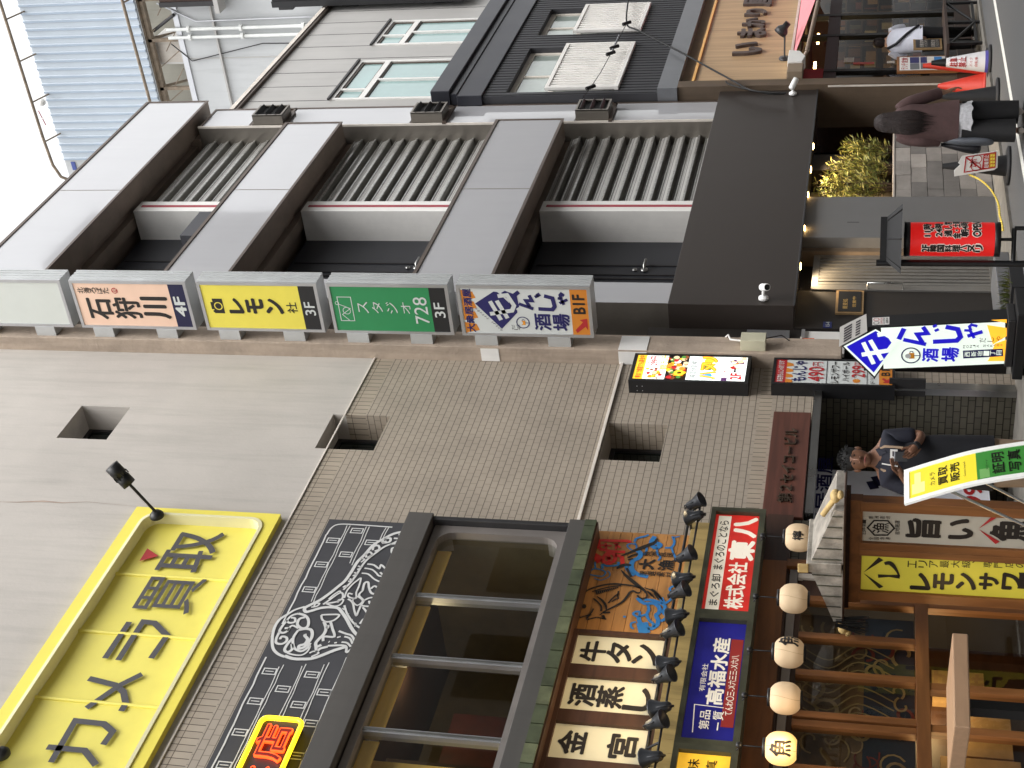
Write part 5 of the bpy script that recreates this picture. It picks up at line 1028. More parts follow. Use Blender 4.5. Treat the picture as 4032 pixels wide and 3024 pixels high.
q = MB(); q.box(9.66, 10.25, 8.19, 8.3, 1.76, 2.05, 'roof_silver'); q.box(9.64, 9.66, 8.2, 8.29, 2.03, 2.12, 'carved_wood'); q.box(9.68, 10.23, 7.5, 8.98, 1.735, 1.75, 'dark_wood'); part('ridge_cap', q, ts, bev=.01)
for y, z, s_ in ((7.52,1.82,-1), (8.95,1.74,1)):
    q = MB(); q.ball((9.72,y,z), .055, 'carved_wood', 14, (1.2,1,.8)); q.ball((9.7,y+.03*s_,z-.04), .04, 'carved_wood', 12, (1.2,.8,.7)); q.tube([(9.72,y-.02*s_,z),(9.72,y-.2*s_,z+.1)], .025, 'carved_wood', 8); part('roof_finial', q, ts)
st = MB(); rng = random.Random(5)
for k in range(40): a = rng.uniform(-.05,.05); b = rng.uniform(-.04,.04); st.tube([(9.66+b,8.84+a*.3,1.8),(9.66+b*1.3,8.85+a*.7,1.7),(9.66+b*1.5,8.86+a*1.3,1.52+rng.uniform(0,.08))], .004, 'black', 3)
part('straw_tuft', st, ts)
# ---------------------------------------------------------------- standing table by the tavern
tb = thing('standing_table', 'square pale wood standing table on a black pedestal, one corner towards the viewer', 'table', (7.34,7.4,0))
q = MB(); wood_mat('table_top', (176,142,112), .86, (1,6,6), 3, knots=False); c = Vector((7.34,7.4,.95)); a = Vector((.18,.7,0)).normalized(); b = Vector((-.69,.2,0)); b = (b-a*b.dot(a)).normalized()
q.obox(c, a, b, (0,0,1), .35, .35, .05, 'table_top'); part('tabletop', q, tb, bev=.008)
q = MB(); q.box(7.30, 7.38, 7.36, 7.44, .03, .9, 'black_paint'); part('leg', q, tb); q = MB(); q.box(7.1, 7.58, 7.16, 7.64, 0, .03, 'black_paint'); part('foot', q, tb, bev=.008)
# ---------------------------------------------------------------- curved stand sign
cs = thing('curved_sign', 'curved white framed stand sign, yellow above and green below, leaning back on a rod', 'sign', (9.1,6.8,0))
CP = []                                             # side profile (y,z) found on the plane x = 9.12 through its middle
for p in (px('6',1437,1500), px('6',1650,1435), px('6',1900,1368), (4032,1808)): v = onX(p, 9.12); CP.append((0, v.y, v.z))
v3 = CP[-1]; CP += [(0, v3[1]-.035, v3[2]-.2), (0, v3[1]-.03, .02)]
PR = smooth(CP, 8); L = [0]
for i in range(1, len(PR)): L.append(L[-1]+(PR[i]-PR[i-1]).length)
def cpt(u, s_, o=0):                                # u across (0 left..1 right), s_ along from the top (metres)
    s_ = min(max(s_, 0), L[-1]-1e-4); i = next(k for k in range(len(L)-1) if L[k+1] > s_); f_ = (s_-L[i])/(L[i+1]-L[i]); p = PR[i].lerp(PR[i+1], f_); d = (PR[i+1]-PR[i]).normalized(); n = Vector((0, d.z, -d.y))
    if n.y > 0: n = -n
    wd = .42; return Vector((9.12-wd/2+wd*u, p.y, p.z)) + n*o
def cstrip(q, u0, u1, s0, s1, o, mat, th=0):
    n = max(1, int((s1-s0)/.03))
    for i in range(n): a, b = s0+(s1-s0)*i/n, s0+(s1-s0)*(i+1)/n; q.quad(cpt(u0,b,o), cpt(u1,b,o), cpt(u1,a,o), cpt(u0,a,o), mat)
    if th:
        for i in range(n): a, b = s0+(s1-s0)*i/n, s0+(s1-s0)*(i+1)/n; q.quad(cpt(u1,b,o), cpt(u1,b,o-th), cpt(u1,a,o-th), cpt(u1,a,o), mat); q.quad(cpt(u0,b,o-th), cpt(u0,b,o), cpt(u0,a,o), cpt(u0,a,o-th), mat); q.quad(cpt(u1,b,o-th), cpt(u0,b,o-th), cpt(u0,a,o-th), cpt(u1,a,o-th), mat)
        q.quad(cpt(u0,s0,o), cpt(u1,s0,o), cpt(u1,s0,o-th), cpt(u0,s0,o-th), mat)
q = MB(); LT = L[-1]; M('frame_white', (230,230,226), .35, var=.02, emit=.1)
for a, b, c_, d in ((0,.1,0,LT), (.9,1,0,LT), (.1,.9,0,.04), (.1,.9,LT-.04,LT)): cstrip(q, a, b, c_, d, .008, 'frame_white', .02)
part('frame', q, cs)
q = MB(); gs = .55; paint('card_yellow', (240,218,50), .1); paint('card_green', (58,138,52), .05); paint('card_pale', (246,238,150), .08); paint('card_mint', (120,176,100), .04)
cstrip(q, .1, .9, .04, gs, .002, 'card_yellow'); cstrip(q, .1, .9, gs, LT-.04, .002, 'card_green'); pnl = part('panel', q, cs)
def ctext(q, txt, u0, s0, u1, s1, mat, bold=.0, vert=False):
    t = MB(); pl = Pl((0,0,0), (1,0,0), 1, 1, (0,-1,0)); T(t, pl, txt, u0, s0, u1, s1, mat, bold, 0, vert=vert); q.add([cpt(p.x, -p.y, .005) for p in t.v], t.f, mat)
q = MB(); cstrip(q, .2, .5, .06, .16, .003, 'card_pale'); cstrip(q, .45, .8, .08, .13, .0034, 'card_pale'); ctext(q, 'カメラ', .3, .2, .68, .24, 'ink', .0); ctext(q, '買取', .24, .265, .76, .335, 'ink', .02); ctext(q, '販売', .24, .355, .76, .425, 'ink', .02); ctext(q, 'Camera buy/sell', .3, .455, .72, .475, 'ink', 0)
ctext(q, '証明', .2, .66, .8, .75, 'ink', .02); ctext(q, '写真', .2, .775, .8, .865, 'ink', .02); ctext(q, 'スピード', .35, .615, .65, .635, 'ink', 0); cstrip(q, .14, .4, gs+.02, gs+.09, .003, 'card_mint'); cstrip(q, .55, .85, .9, .99, .003, 'card_mint'); part('lettering', q, pnl)
q = MB(); v = cpt(.1, .33, -.02); e = Vector((9.0, v.y+.55, 0.02)); q.tube([v, e], .011, 'alu', 8); q.tube([cpt(.9,.33,-.02), Vector((9.25,v.y+.55,.02))], .011, 'alu', 8); q.tube([e, Vector((9.25,v.y+.55,.02))], .011, 'alu', 8); part('rear_stay', q, cs)
# ---------------------------------------------------------------- lit standing sign with diamond top
ss = thing('standing_sign', 'lit white standing sign with blue diamond top and orange foot on a black caster base', 'sign', (13.4,8.2,0))
XS = 13.3; D_ = Vector((0,-.082,-.9966)); U_ = Vector((0,-.9966,.082)); o_ = Vector((XS,8.605,1.66)); SP = Pl(o_, U_, .5, 1.44, D_)
q = MB(); M('lit_board', (216,224,216), .4, var=.03, emit=.3, ecol=(226,240,226)); M('lit_navy', (30,26,130), .4, var=.04, emit=.35, ecol=(24,14,190)); M('lit_amber', (240,164,44), .4, var=.04, emit=.55)
back = Vector((.22,0,0)); c4 = [SP.p(*p) for p in ((-.03,.02),(-.03,1.02),(1.03,1.02),(1.03,.02))]; q.prism([p for p in c4], back, 'black_paint')
dm = [onX(px('6',*p), XS+.002) for p in ((1243,795),(1030,585),(1250,462),(1412,560))]; q.prism(dm, back*.9, 'black_paint'); part('case', q, ss)
q = MB(); SP.rect(q, 0, .16, 1, 1, 'lit_board', .003); f = part('face', q, ss)
q = MB(); xp = lambda r, p, o=.006: onX(px(r,*p), XS-o)
q.poly([xp('6',p,.006) for p in ((1243,780),(1042,585),(1250,474),(1400,560))], 'lit_board'); q.poly([xp('6',p,.009) for p in ((1238,755),(1062,588),(1250,486),(1385,562))], 'lit_navy')
for pts, wd in (([(1160,640),(1335,612),(1372,562),(1330,500),(1262,512)],.05), ([(1170,560),(1238,700)],.045), ([(1215,545),(1292,675)],.045)): ribbon(q, [xp('6',p,.012) for p in pts], wd, WX, 'lit_board')
ribbon(q, [xp('6',p,.0095) for p in ((1400,540),(1435,470))], .05, WX, 'lit_navy')
for pts, wd in (([(460,690),(790,760)],.045), ([(740,735),(660,612),(810,600),(745,505)],.045), ([(890,722),(1235,705),(1290,650),(1250,540),(1075,505)],.052), ([(885,490),(930,535)],.0), ([(1390,640),(1610,575)],.042), ([(1345,555),(1430,560),(1490,670)],.03), ([(1440,560),(1420,500),(1450,475),(1535,495)],.03)):
    if wd: ribbon(q, [xp('s',p,.007) for p in pts], wd, WX, 'lit_navy')
for a, b in (((890,505),(945,480)), ((915,565),(975,540))): ribbon(q, [xp('s',a,.007), xp('s',b,.007)], .03, WX, 'lit_navy')
q.poly([xp('s',p,.006) for p in ((1675,478),(1960,520),(1960,640),(1760,760))], 'lit_amber'); q.poly([xp('s',p,.006) for p in ((1730,405),(1960,395),(1960,450))], 'lit_amber'); q.poly([xp('s',p,.0058) for p in ((1700,980),(1790,750),(1960,690),(1962,1000),(1680,1003))], 'lit_amber')
c_ = xp('s',(570,920),.007); SPx = Pl((XS-.004,0,0), U_, 1, 1, D_); du, dv = (c_-SPx.o).dot(U_), (c_-SPx.o).dot(D_); mug(q, SPx, du, dv, .098, .004)
def schar(ch, x0, x1, y0, y1, mat, bold, o=.007):
    a, b = onX(px('s',x0,y1), XS-o), onX(px('s',x1,y0), XS-o); pl = street_pl(XS-o, a.y, b.y, b.z, a.z); T(q, pl, ch, 0, 0, 1, 1, mat, bold, 0, skew=0)
schar('酒', 735, 970, 825, 1005, 'lit_navy', .035); schar('場', 1015, 1265, 810, 1000, 'lit_navy', .035)
q.poly([xp('s',p,.007) for p in ((1325,850),(1905,822),(1910,932),(1330,965))], 'navy')
for k, ch in enumerate('西新宿一丁目'): schar(ch, 1350+92*k, 1430+92*k, 868-4*k, 938-5*k, 'lit_board', .005, .009)
for k, ch in enumerate('MONJA SAKABA'):
    if ch != ' ': schar(ch, 1325+49*k, 1362+49*k, 775-2*k, 815-3*k, 'grey_ink', 0)
for k, ch in enumerate('だしや'): schar(ch, 1560+120*k, 1660+120*k, 665-10*k, 730-10*k, 'ink', 0, .008)
part('lettering', q, f)
q = MB(); q.box(13.2, 13.75, 7.85, 8.62, .06, .16, 'black_paint'); q.box(13.25, 13.6, 7.95, 8.5, .16, .24, 'dark_metal')
for x in (13.26, 13.68):
    for y in (7.9, 8.56): q.ball((x,y,.04), .04, 'black', 10)
part('base', q, ss, bev=.01)
sk = MB(); pc = SP.p(1.035,.1)+Vector((.03,0,0)); pl = Pl(pc, (1,0,0), .15, .17, D_); q = MB(); q.quad(pl.p(0,1), pl.p(1,1), pl.p(1,0), pl.p(0,0), 'white_paint'); pl.disc(q, .27, .24, .03, 'ink', .002, r2=.024); pl.disc(q, .72, .24, .03, 'sign_red', .002, r2=.024)
T(q, pl, '22時以降', .1, .48, .9, .6, 'sign_red', 0, .003); T(q, pl, '店内喫煙', .1, .64, .9, .75, 'ink', 0, .003); T(q, pl, '店頭OK', .1, .8, .9, .92, 'ink', .01, .003); part('smoking_sticker', q, ss)
pp = MB(); a, b, c_, d = (onX(px('6',*p), XS-.02) for p in ((1013,588),(1018,462),(1190,376),(1196,490))); pp.quad(a, d, c_, b, 'white_paint'); nrm = Vector((.004,0,0)); pp.quad(a+nrm, b+nrm, c_+nrm, d+nrm, 'white_paint'); up = (b-a).normalized(); rt = (d-a).normalized()
pl2 = Pl(b-Vector((.001,0,0)), (c_-b), (c_-b).length, (a-b).length, (a-b))
T(pp, pl2, '営業時間', .08, .55, .9, .8, 'ink', .01, .003) if False else None
for k, (s_, v0, v1) in enumerate((('大衆酒場', .25, .55), ('ランチ営業中', .62, .8))):
    pl3 = Pl(a-Vector((.001,0,0))+ (b-a)*0, (0,-1,.5), (d-a).length, .1, (0,.1,-1)); 
for k in range(6):                                  # two lines of print on the sheet
    P0 = a+(d-a)*(.16)+(b-a)*(.1+.13*k); P1 = P0+(d-a)*.28+(b-a)*.02; pp.quad(P0+WX*.002, P1+WX*.002, P1+(b-a)*.09+WX*.002, P0+(b-a)*.09+WX*.002, 'grey_ink'); P0 = a+(d-a)*(.58)+(b-a)*(.1+.13*k); P1 = P0+(d-a)*.16; pp.quad(P0+WX*.002, P1+WX*.002, P1+(b-a)*.08+WX*.002, P0+(b-a)*.08+WX*.002, 'grey_ink')
solo('paper_sheet', pp, 'white printed sheet taped on top of the blue diamond of the standing sign', 'paper')
# ---------------------------------------------------------------- red cylinder lantern sign under a small black roof
def at_dist(p, d): r = ray(p); h = math.hypot(r.x, r.y); return EYE + r*(d/h)
lc = at_dist((3738,942), 13.8); top = at_dist((3560,942), 13.8).z; bot = at_dist((3937,942), 13.8).z
rs = thing('red_lantern_sign', 'red cylinder lantern sign with white outlined writing under a small black roof', 'sign', (lc.x,lc.y,0))
R_ = .15; to = EYE-lc; to.z = 0; to.normalize(); sd_ = Vector((-to.y, to.x, 0))     # sd_ points to the viewer's right
M('lantern_red', (176,28,28), .45, var=.08, scale=2, emit=.22, ecol=(230,26,22))
M('lantern_white', (226,216,206), .4, var=0, emit=.1)
q = MB(); q.lathe((lc.x,lc.y,0), (0,0,1), [(R_,bot+.05),(R_+.004,(top+bot)/2),(R_,top-.05)], 'lantern_red', 40); dr_ = part('drum', q, rs)
q = MB(); q.lathe((lc.x,lc.y,0), (0,0,1), [(.0001,bot),(R_+.005,bot),(R_+.005,bot+.05),(R_,bot+.052)], 'black_paint', 32); part('rim', q, rs); q = MB(); q.lathe((lc.x,lc.y,0), (0,0,1), [(R_,top-.052),(R_+.005,top-.05),(R_+.005,top),(.0001,top)], 'black_paint', 32); part('rim', q, rs)
rows = []; H_ = top-bot-.1; z1 = top-.05
for k, ch in enumerate(['2F','韓','国','料','理','ハ','ヌ','リ']): zt = z1-H_*(.145+.09*k); rows.append((ch, -.55, .44, zt-H_*.082, zt))
for k, (ch, v0) in enumerate((('11時',.155),('〜',.24),('24時',.29),('通し営',.4),('金・土曜',.5),('朝4時',.595),('OPEN',.74))): w_ = {'〜':.25,'11時':.85,'24時':.9,'通し営':1.1,'金・土曜':1.3,'朝4時':1.1,'OPEN':1.1}[ch]; rows.append((ch, .16+w_/2+(.3 if ch == '〜' else 0)-(.12 if ch[0] == '金' else 0), w_, z1-H_*(v0+(.09 if ch != '〜' else .04)), z1-H_*v0))
for bold, mat, rr_ in ((.13,'lantern_white',1.0), (.045,'ink',1.025)):
    part('lettering', bend_text(None, (lc.x,lc.y,0), lambda z, s_=rr_: R_*s_+.002, rows, MATS[mat], bold, to), dr_)
q = MB(); ze = at_dist((3548,942),13.8).z; zr = at_dist((3492,942),13.8).z; zt_ = at_dist((3466,942),13.8).z; wv = .31; c0 = Vector((lc.x,lc.y,0))
def V_(u, d, z): return c0 + sd_*u + to*d + Vector((0,0,z))
q.add([V_(-wv,.28,ze),V_(wv,.28,ze),V_(wv,-.28,ze),V_(-wv,-.28,ze),V_(-.2,.06,zr),V_(.2,.06,zr),V_(.2,-.06,zr),V_(-.2,-.06,zr)], [(0,1,5,4),(1,2,6,5),(2,3,7,6),(3,0,4,7),(3,2,1,0)], 'black_paint')
q.add([V_(-.2,.06,zr),V_(.2,.06,zr),V_(.2,-.06,zr),V_(-.2,-.06,zr),V_(-.2,.06,zt_),V_(.2,.06,zt_),V_(.2,-.06,zt_),V_(-.2,-.06,zt_)], [(0,1,5,4),(1,2,6,5),(2,3,7,6),(3,0,4,7),(4,5,6,7)], 'black_paint')
for u in (-.12,-.0,.12): q.tube([V_(u*2.2,.285,ze+.004),V_(u*1.4,.064,zr)], .006, 'dark_metal', 4)
part('roof', q, rs)
q = MB(); q.tube([V_(-.215,-.02,.03),V_(-.215,-.02,zt_+.03)], .03, 'black_paint', 8); q.tube([V_(-.215,-.02,bot-.12),V_(.1,0,bot-.12)], .02, 'black_paint', 8); q.tube([V_(0,0,bot-.12),V_(0,0,bot)], .015, 'black_paint', 8); q.tube([V_(.1,0,bot-.12),V_(.1,0,.05)], .02, 'black_paint', 8); q.box(lc.x-.3, lc.x+.3, lc.y-.25, lc.y+.25, .0, .05, 'black_paint'); part('stand', q, rs)
# ---------------------------------------------------------------- cones, chain and the no-bicycle sign
M('rubber', (34,34,36), .7, var=.2); M('cone_red', (196,60,46), .45, var=.06); M('cone_white', (226,224,226), .5, var=.03); M('cone_blue', (92,86,170), .5); M('chain_yellow', (232,206,84), .5)
def cone(name, x, y, h, mat, label, r0=.15, bandmats=None, grp='traffic cones by the kerb', cat='traffic cone', z=0, base='rubber'):
    t = thing(name, label, cat, (x,y,z), grp); q = MB()
    if bandmats:
        for (h0, h1, m_) in bandmats: q.lathe((x,y,z), (0,0,1), [(r0+(.03-r0)*h0, .04+(h-.04)*h0), (r0+(.03-r0)*h1, .04+(h-.04)*h1)], m_, 24)
    else: q.lathe((x,y,z), (0,0,1), [(r0,.04),(.03,h)], mat, 24)
    q.lathe((x,y,z), (0,0,1), [(.03,h-.003),(.022,h),(.0001,h)], (bandmats[-1][2] if bandmats else mat), 24); b = part('body', q, t)
    q = MB(); q.lathe((x,y,z), (0,0,1), [(.0001,0),(.235,0),(.24,.03),(.2,.045),(r0,.045)], base, 24); part('base', q, t); return t, b
wc = onZ(px('a',1700,893), .03); rc = onZ(px('a',1655,1150), .03)
t, b = cone('traffic_cone', wc.x, wc.y, .82, 'cone_white', 'white cone with red print, black top and blue rim', .16, [(0,.06,'cone_blue'),(.06,.74,'cone_white'),(.74,1,'black_paint')])
q = MB(); to2 = EYE-Vector((wc.x,wc.y,0)); to2.z = 0; to2.normalize(); rf = lambda z: (.16+(.03-.16)*(z-.04)/.78)*1.01+.002
for ch, z0, z1, aw in (('駐車',.46,.57,1.5), ('禁止',.34,.45,1.4)): q.join(bend_text(None, (wc.x,wc.y,0), rf, [(ch,0,aw,z0,z1)], MATS['sign_red'], .02, to2))
for ch, z0, z1 in (('バイク',.26,.3), ('自転車',.19,.23)): q.join(bend_text(None, (wc.x,wc.y,0), rf, [(ch,0,1.0,z0,z1)], MATS['sign_red'], 0, to2))
part('lettering', q, b)
cone('traffic_cone', wc.x+.5, wc.y+.24, .92, 'cone_red', 'orange cone whose tip shows just behind the white cone', .15)
t, b = cone('traffic_cone', rc.x, rc.y+.1, .7, 'cone_red', 'red cone with a raised square base leaning between the white cone and the black cone', .19, base='cone_red')
t.rotation_euler = (0, math.radians(8), .3)
bc = onZ(px('a',1810,1388), .03); nc_ = onZ(px('b',1968,930), .03)
cone('pole_cone', bc.x, bc.y, .74, 'rubber', 'black cone post that the woman reaches past', .13, grp='black rubber cone posts')
t, b = cone('pole_cone', nc_.x, nc_.y, .78, 'rubber', 'black cone post wearing the no bicycle plate', .13, grp='black rubber cone posts')
nb = thing('no_bicycle_sign', 'white folded plate with red bicycle ban and orange strip on a black cone', 'sign', (nc_.x-.1,nc_.y,.3))
XB = nc_.x-.17; bp_ = lambda p, o=0: onX(px('b',*p), XB-o)
q = MB(); outl = [bp_(p) for p in ((1315,790),(1832,715),(1828,958),(1785,985),(1200,1080),(1205,990),(1285,915),(1255,890))]; q.prism(outl, (.006,0,0), 'white_paint')
a = outl[4]; q.prism([outl[3], outl[4], outl[4]+Vector((.2,-.02,.0)), outl[3]+Vector((.3,0,0))], (0,.006,0), 'white_paint'); bd = part('plate', q, nb)
q = MB()
fr = [(1372,805),(1800,738),(1790,955),(1345,1025)]; rib = lambda pts, wd, m_, cl=False, o=.004: ribbon(q, [bp_(p,o) for p in pts], wd, WX, m_, cl)
q.poly([bp_(p,.002) for p in ((1625,765),(1715,750),(1700,970),(1600,985))], 'sign_red'); q.poly([bp_(p,.002) for p in ((1715,750),(1800,738),(1790,955),(1700,970))], 'orange'); rib(fr, .014, 'sign_red', True); rib([(1372,810),(1600,985)], .018, 'sign_red')
for c_, r_ in (((1530,835),.055), ((1515,945),.055)): cc = bp_(c_,.004); ribbon(q, [cc+Vector((0,-math.cos(k*.5236)*r_,math.sin(k*.5236)*r_)) for k in range(12)], .009, WX, 'sign_red', True)
for pts in ([(1515,945),(1440,930),(1460,880),(1515,945)], [(1440,930),(1470,850),(1530,835)], [(1440,930),(1425,960)], [(1420,890),(1460,880),(1520,860)], [(1460,850),(1440,835)]): rib(pts, .009, 'sign_red')
for k in range(4):
    for (x0, x1, m_) in ((1632,1705,'white_paint'), (1725,1755,'sign_yellow'), (1762,1790,'sign_yellow')): q.quad(bp_((x0,800+48*k),.006), bp_((x0,770+48*k),.006), bp_((x1,763+48*k),.006), bp_((x1,793+48*k),.006), m_) if m_ != 'white_paint' else None
for k, ch in enumerate('駐輪禁止'):
    a, b = bp_((1630,962-48*k),.005), bp_((1700,920-48*k),.005); T(q, street_pl(XB-.005,a.y,b.y,b.z,a.z), ch, 0, 0, 1, 1, 'white_paint', .01, 0)
part('lettering', q, bd)
ch = MB(); P = smooth([(nc_.x-.1,nc_.y-.05,.5)]+[tuple(onY(px('b',*p), 8.3)) for p in ((1400,1045),(1550,1120),(1680,1220),(1760,1320),(1820,1430),(1850,1530),(1860,1650))]+[(16.0,8.3,.12),(15.75,8.25,.13)], 9)
for i in range(len(P)-1):                           # links turned a quarter from one to the next
    d = P[i+1]-P[i]; n1 = d.normalized(); a = Vector((0,1,0)) if i % 2 else n1.cross(Vector((0,1,0))).normalized(); ch.tube([P[i]-n1*.006, P[i]+d*.5+a*.011, P[i+1]+n1*.006], .0055, 'chain_yellow', 5); ch.tube([P[i]-n1*.006, P[i]+d*.5-a*.011, P[i+1]+n1*.006], .0055, 'chain_yellow', 5)
solo('plastic_chain', ch, 'yellow plastic chain sagging from the no bicycle plate to the ground', 'chain')
# ---------------------------------------------------------------- things before the right-hand shop
mb_ = thing('menu_board', 'wood framed menu board with pasted sheets leaning by the shop post', 'menu board', (22.3,8.8,.03))
q = MB(); q.box(22.0, 22.62, 8.8, 8.84, .38, 1.28, 'pine'); q.box(22.02, 22.08, 8.8, 8.84, .03, .38, 'pine'); q.box(22.54, 22.6, 8.8, 8.84, .03, .38, 'pine'); part('frame', q, mb_)
q = MB(); pl = wall_pl(22.04, 22.58, .42, 1.24, 8.797); pl.rect(q, 0, 0, 1, 1, 'white_paint', 0)
for (a, b, c_, d, m_) in ((.05,.19,.5,.36,'ledge_metal'), (.52,.19,.97,.36,'navy'), (.05,.38,.5,.6,'ledge_metal'), (.52,.38,.97,.5,'navy'), (.04,.63,.97,.77,'fish_blue'), (.1,.5,.5,.6,'trim_cream'), (.55,.5,.95,.62,'trim_cream')): pl.rect(q, a, b, c_, d, m_, .002)
T(q, pl, 'ランチ', .06, .03, .5, .15, 'sign_red', .01, .003); T(q, pl, '定食', .55, .03, .95, .15, 'sign_red', .01, .003); T(q, pl, '本日のおすすめ', .08, .82, .95, .92, 'ink', 0, .003); part('sheets', q, mb_)
bn = thing('low_bench', 'black wooden bench with crossed legs before the shop window', 'bench', (23.1,8.65,.03))
q = MB(); q.box(22.2, 24.3, 8.45, 8.85, .52, .56, M('bench_wood', (58,44,38), .6, var=.2)); part('seat', q, bn)
for x in (22.3, 23.2, 24.1):
    for y in (8.48, 8.8): q = MB(); q.box(x, x+.05, y, y+.04, .03, .52, 'black_paint'); part('leg', q, bn)
q = MB()
for x0, x1 in ((22.32,23.2), (24.1,23.25)): q.tube([(x0,8.5,.5),(x1,8.5,.12)], .022, 'black_paint', 6)
q.box(22.3, 24.15, 8.49, 8.52, .1, .14, 'black_paint'); part('brace', q, bn)
pf = MB(); pf.box(23.2, 23.62, 8.9, 8.93, .58, 1.02, 'kraft'); pl = wall_pl(23.2, 23.62, .58, 1.02, 8.9); pl.rect(pf, .08, .08, .92, .92, 'dark_metal', .003)
for v in (.22, .62): T(pf, pl, '日替定食', .15, v, .85, v+.14, 'trim_cream', 0, .005); T(pf, pl, '八〇〇円', .15, v+.17, .85, v+.27, 'trim_cream', -.005, .005)
solo('price_list', pf, 'small framed price list standing on the bench before the window', 'framed list')
aw = thing('awning_roll', 'half rolled dusty pink awning over the shop window with its arm', 'awning', (24.5,8.7,2.8))
M('awning_pink', (214,132,138), .8, var=.06); M('awning_red', (128,24,32), .8, var=.15); M('arm_grey', (150,132,118), .45, metal=.3)
q = MB(); q.quad((22.75,8.9,2.9),(29,8.9,2.93),(29,8.0,2.5),(23.9,8.0,2.48),'awning_pink'); q.quad((23.9,8.005,2.475),(29,8.005,2.495),(29,8.9,2.92),(22.75,8.9,2.89),'awning_red'); q.box(24.6, 29, 7.99, 8.0, 2.3, 2.5, 'awning_red'); part('canvas', q, aw)
q = MB(); q.tube([(22.7,8.7,2.66),(24.0,8.03,2.47),(29,8.02,2.49)], .035, 'arm_grey', 8); q.tube([(22.6,8.9,2.78),(22.75,8.68,2.64)], .03, 'arm_grey', 8); q.box(22.4, 29, 8.85, 8.95, 2.9, 2.94, 'trim_cream'); part('arm', q, aw)
q = MB(); q.prism([(22.4,8.75,2.95),(22.4,8.75,2.72),(22.62,8.75,2.68),(22.85,8.75,2.78),(22.9,8.75,2.95)], (0,.2,0), 'white_paint'); q.box(22.05, 22.4, 8.78, 8.95, 2.7, 2.94, 'beige_post'); part('end_bracket', q, aw, bev=.01)
nr = MB(); nr.box(22.1, 23.2, 9.2, 9.22, 2.42, 2.85, 'awning_red'); solo('red_curtain', nr, 'dark red shop curtain hanging at the left end under the awning', 'curtain')
pw = thing('arm_lamp', 'dark round lamp on a thin arm before the wooden shop sign', 'lamp', (23.6,8.98,2.98))
q = MB(); a = onY(px('3',660,370), 8.95); q.lathe((a.x,8.985,a.z), (0,-1,0), [(.09,0),(.09,.03),(.0001,.04)], 'dark_metal', 14); part('base', q, pw)
b = onY(px('3',662,185), 8.6); q = MB(); q.tube([(a.x,8.96,a.z), (b.x,8.6,b.z)], .014, 'black_paint', 6); part('arm', q, pw)
q = MB(); ax = Vector((-.1,.75,.6)).normalized(); q.lathe((b.x,8.6,b.z+.02), ax, [(.0001,-.12),(.05,-.12),(.055,-.04),(.1,.02),(.11,.1),(.1,.1),(.05,.03)], 'dark_metal', 18); part('shade', q, pw)
nt_ = MB()                                           # notices pasted inside the glass
for (x, z, w_, h_, m_) in ((23.6,1.62,.09,.34,'cone_red'), (23.62,1.3,.09,.12,'trim_cream'), (23.7,1.95,.2,.16,'trim_cream')): nt_.box(x, x+w_, 9.296, 9.3, z, z+h_, m_)
solo('pasted_notice', nt_, 'red and cream paper notices pasted on the shop glass', 'notices')
lb = MB()
for x, w_, m_ in ((22.12,.2,'lit_cream'),(22.34,.22,'trim_cream'),(22.6,.26,'card_mint')): pass
for z, h_, m_ in ((1.93,.34,'white_paint'),(1.6,.3,'trim_cream'),(1.2,.38,'card_mint')): lb.box(22.06, 22.2, 9.24, 9.25, z-.2, z-.2+h_*.6, m_)
solo('door_plates', lb, 'small white and green plates on the dark door side by the post', 'plates')
# ---------------------------------------------------------------- wall plaque, street number, security cameras, junction box
pq = thing('wall_plaque', 'small black plaque with gold letters in a pale wood frame beside the slatted door', 'plaque', (15.8,9.25,1.66))
q = MB(); q.box(15.53, 16.07, 9.245, 9.27, 1.66, 1.99, 'kraft'); part('frame', q, pq); q = MB(); q.box(15.56, 16.04, 9.238, 9.245, 1.69, 1.96, 'black_paint'); pl = wall_pl(15.56, 16.04, 1.69, 1.96, 9.238); T(q, pl, '蕎麦処', .1, .2, .6, .42, M('gold', (186,156,92), .4), .0, .003); T(q, pl, '営業中', .2, .62, .72, .78, 'gold', 0, .003); part('board', q, pq)
sn = MB(); sn.box(15.22, 15.35, 9.262, 9.27, 2.02, 2.12, M('blue_plate', (34,48,110), .4)); pl = wall_pl(15.22, 15.35, 2.02, 2.12, 9.262); T(sn, pl, '15-4', .1, .3, .9, .75, 'sign_white', .02, .003); solo('street_number', sn, 'small blue street number plate on the dark wall by the pillar', 'number plate')
def camera_(x, y, z, d, label):
    t = thing('security_camera', label, 'camera', (x,y,z), 'security cameras on the brown canopy'); d = Vector(d).normalized(); q = MB(); q.lathe((x,y,z), (0,-1,0), [(.0001,0),(.06,0),(.06,.025),(.03,.045),(.0001,.045)], 'white', 18); part('mount', q, t)
    c = Vector((x,y-.16,z-.01)); q = MB(); q.tube([(x,y-.03,z), (x,y-.1,z), c], .018, 'white', 8); part('joint', q, t)
    q = MB(); q.lathe(c, d, [(.0001,-.08),(.035,-.08),(.045,-.06),(.045,.1),(.035,.105)], 'white', 18); q.lathe(c, d, [(.036,.1),(.0001,.09)], 'black', 18); part('body', q, t)
camera_(14.98+.35, 8.95, 2.82, (-.6,-.35,-.3), 'white security camera near the left corner of the brown canopy')
camera_(21.55, 8.95, 2.82, (.5,-.6,-.35), 'white security camera at the right end of the brown canopy')
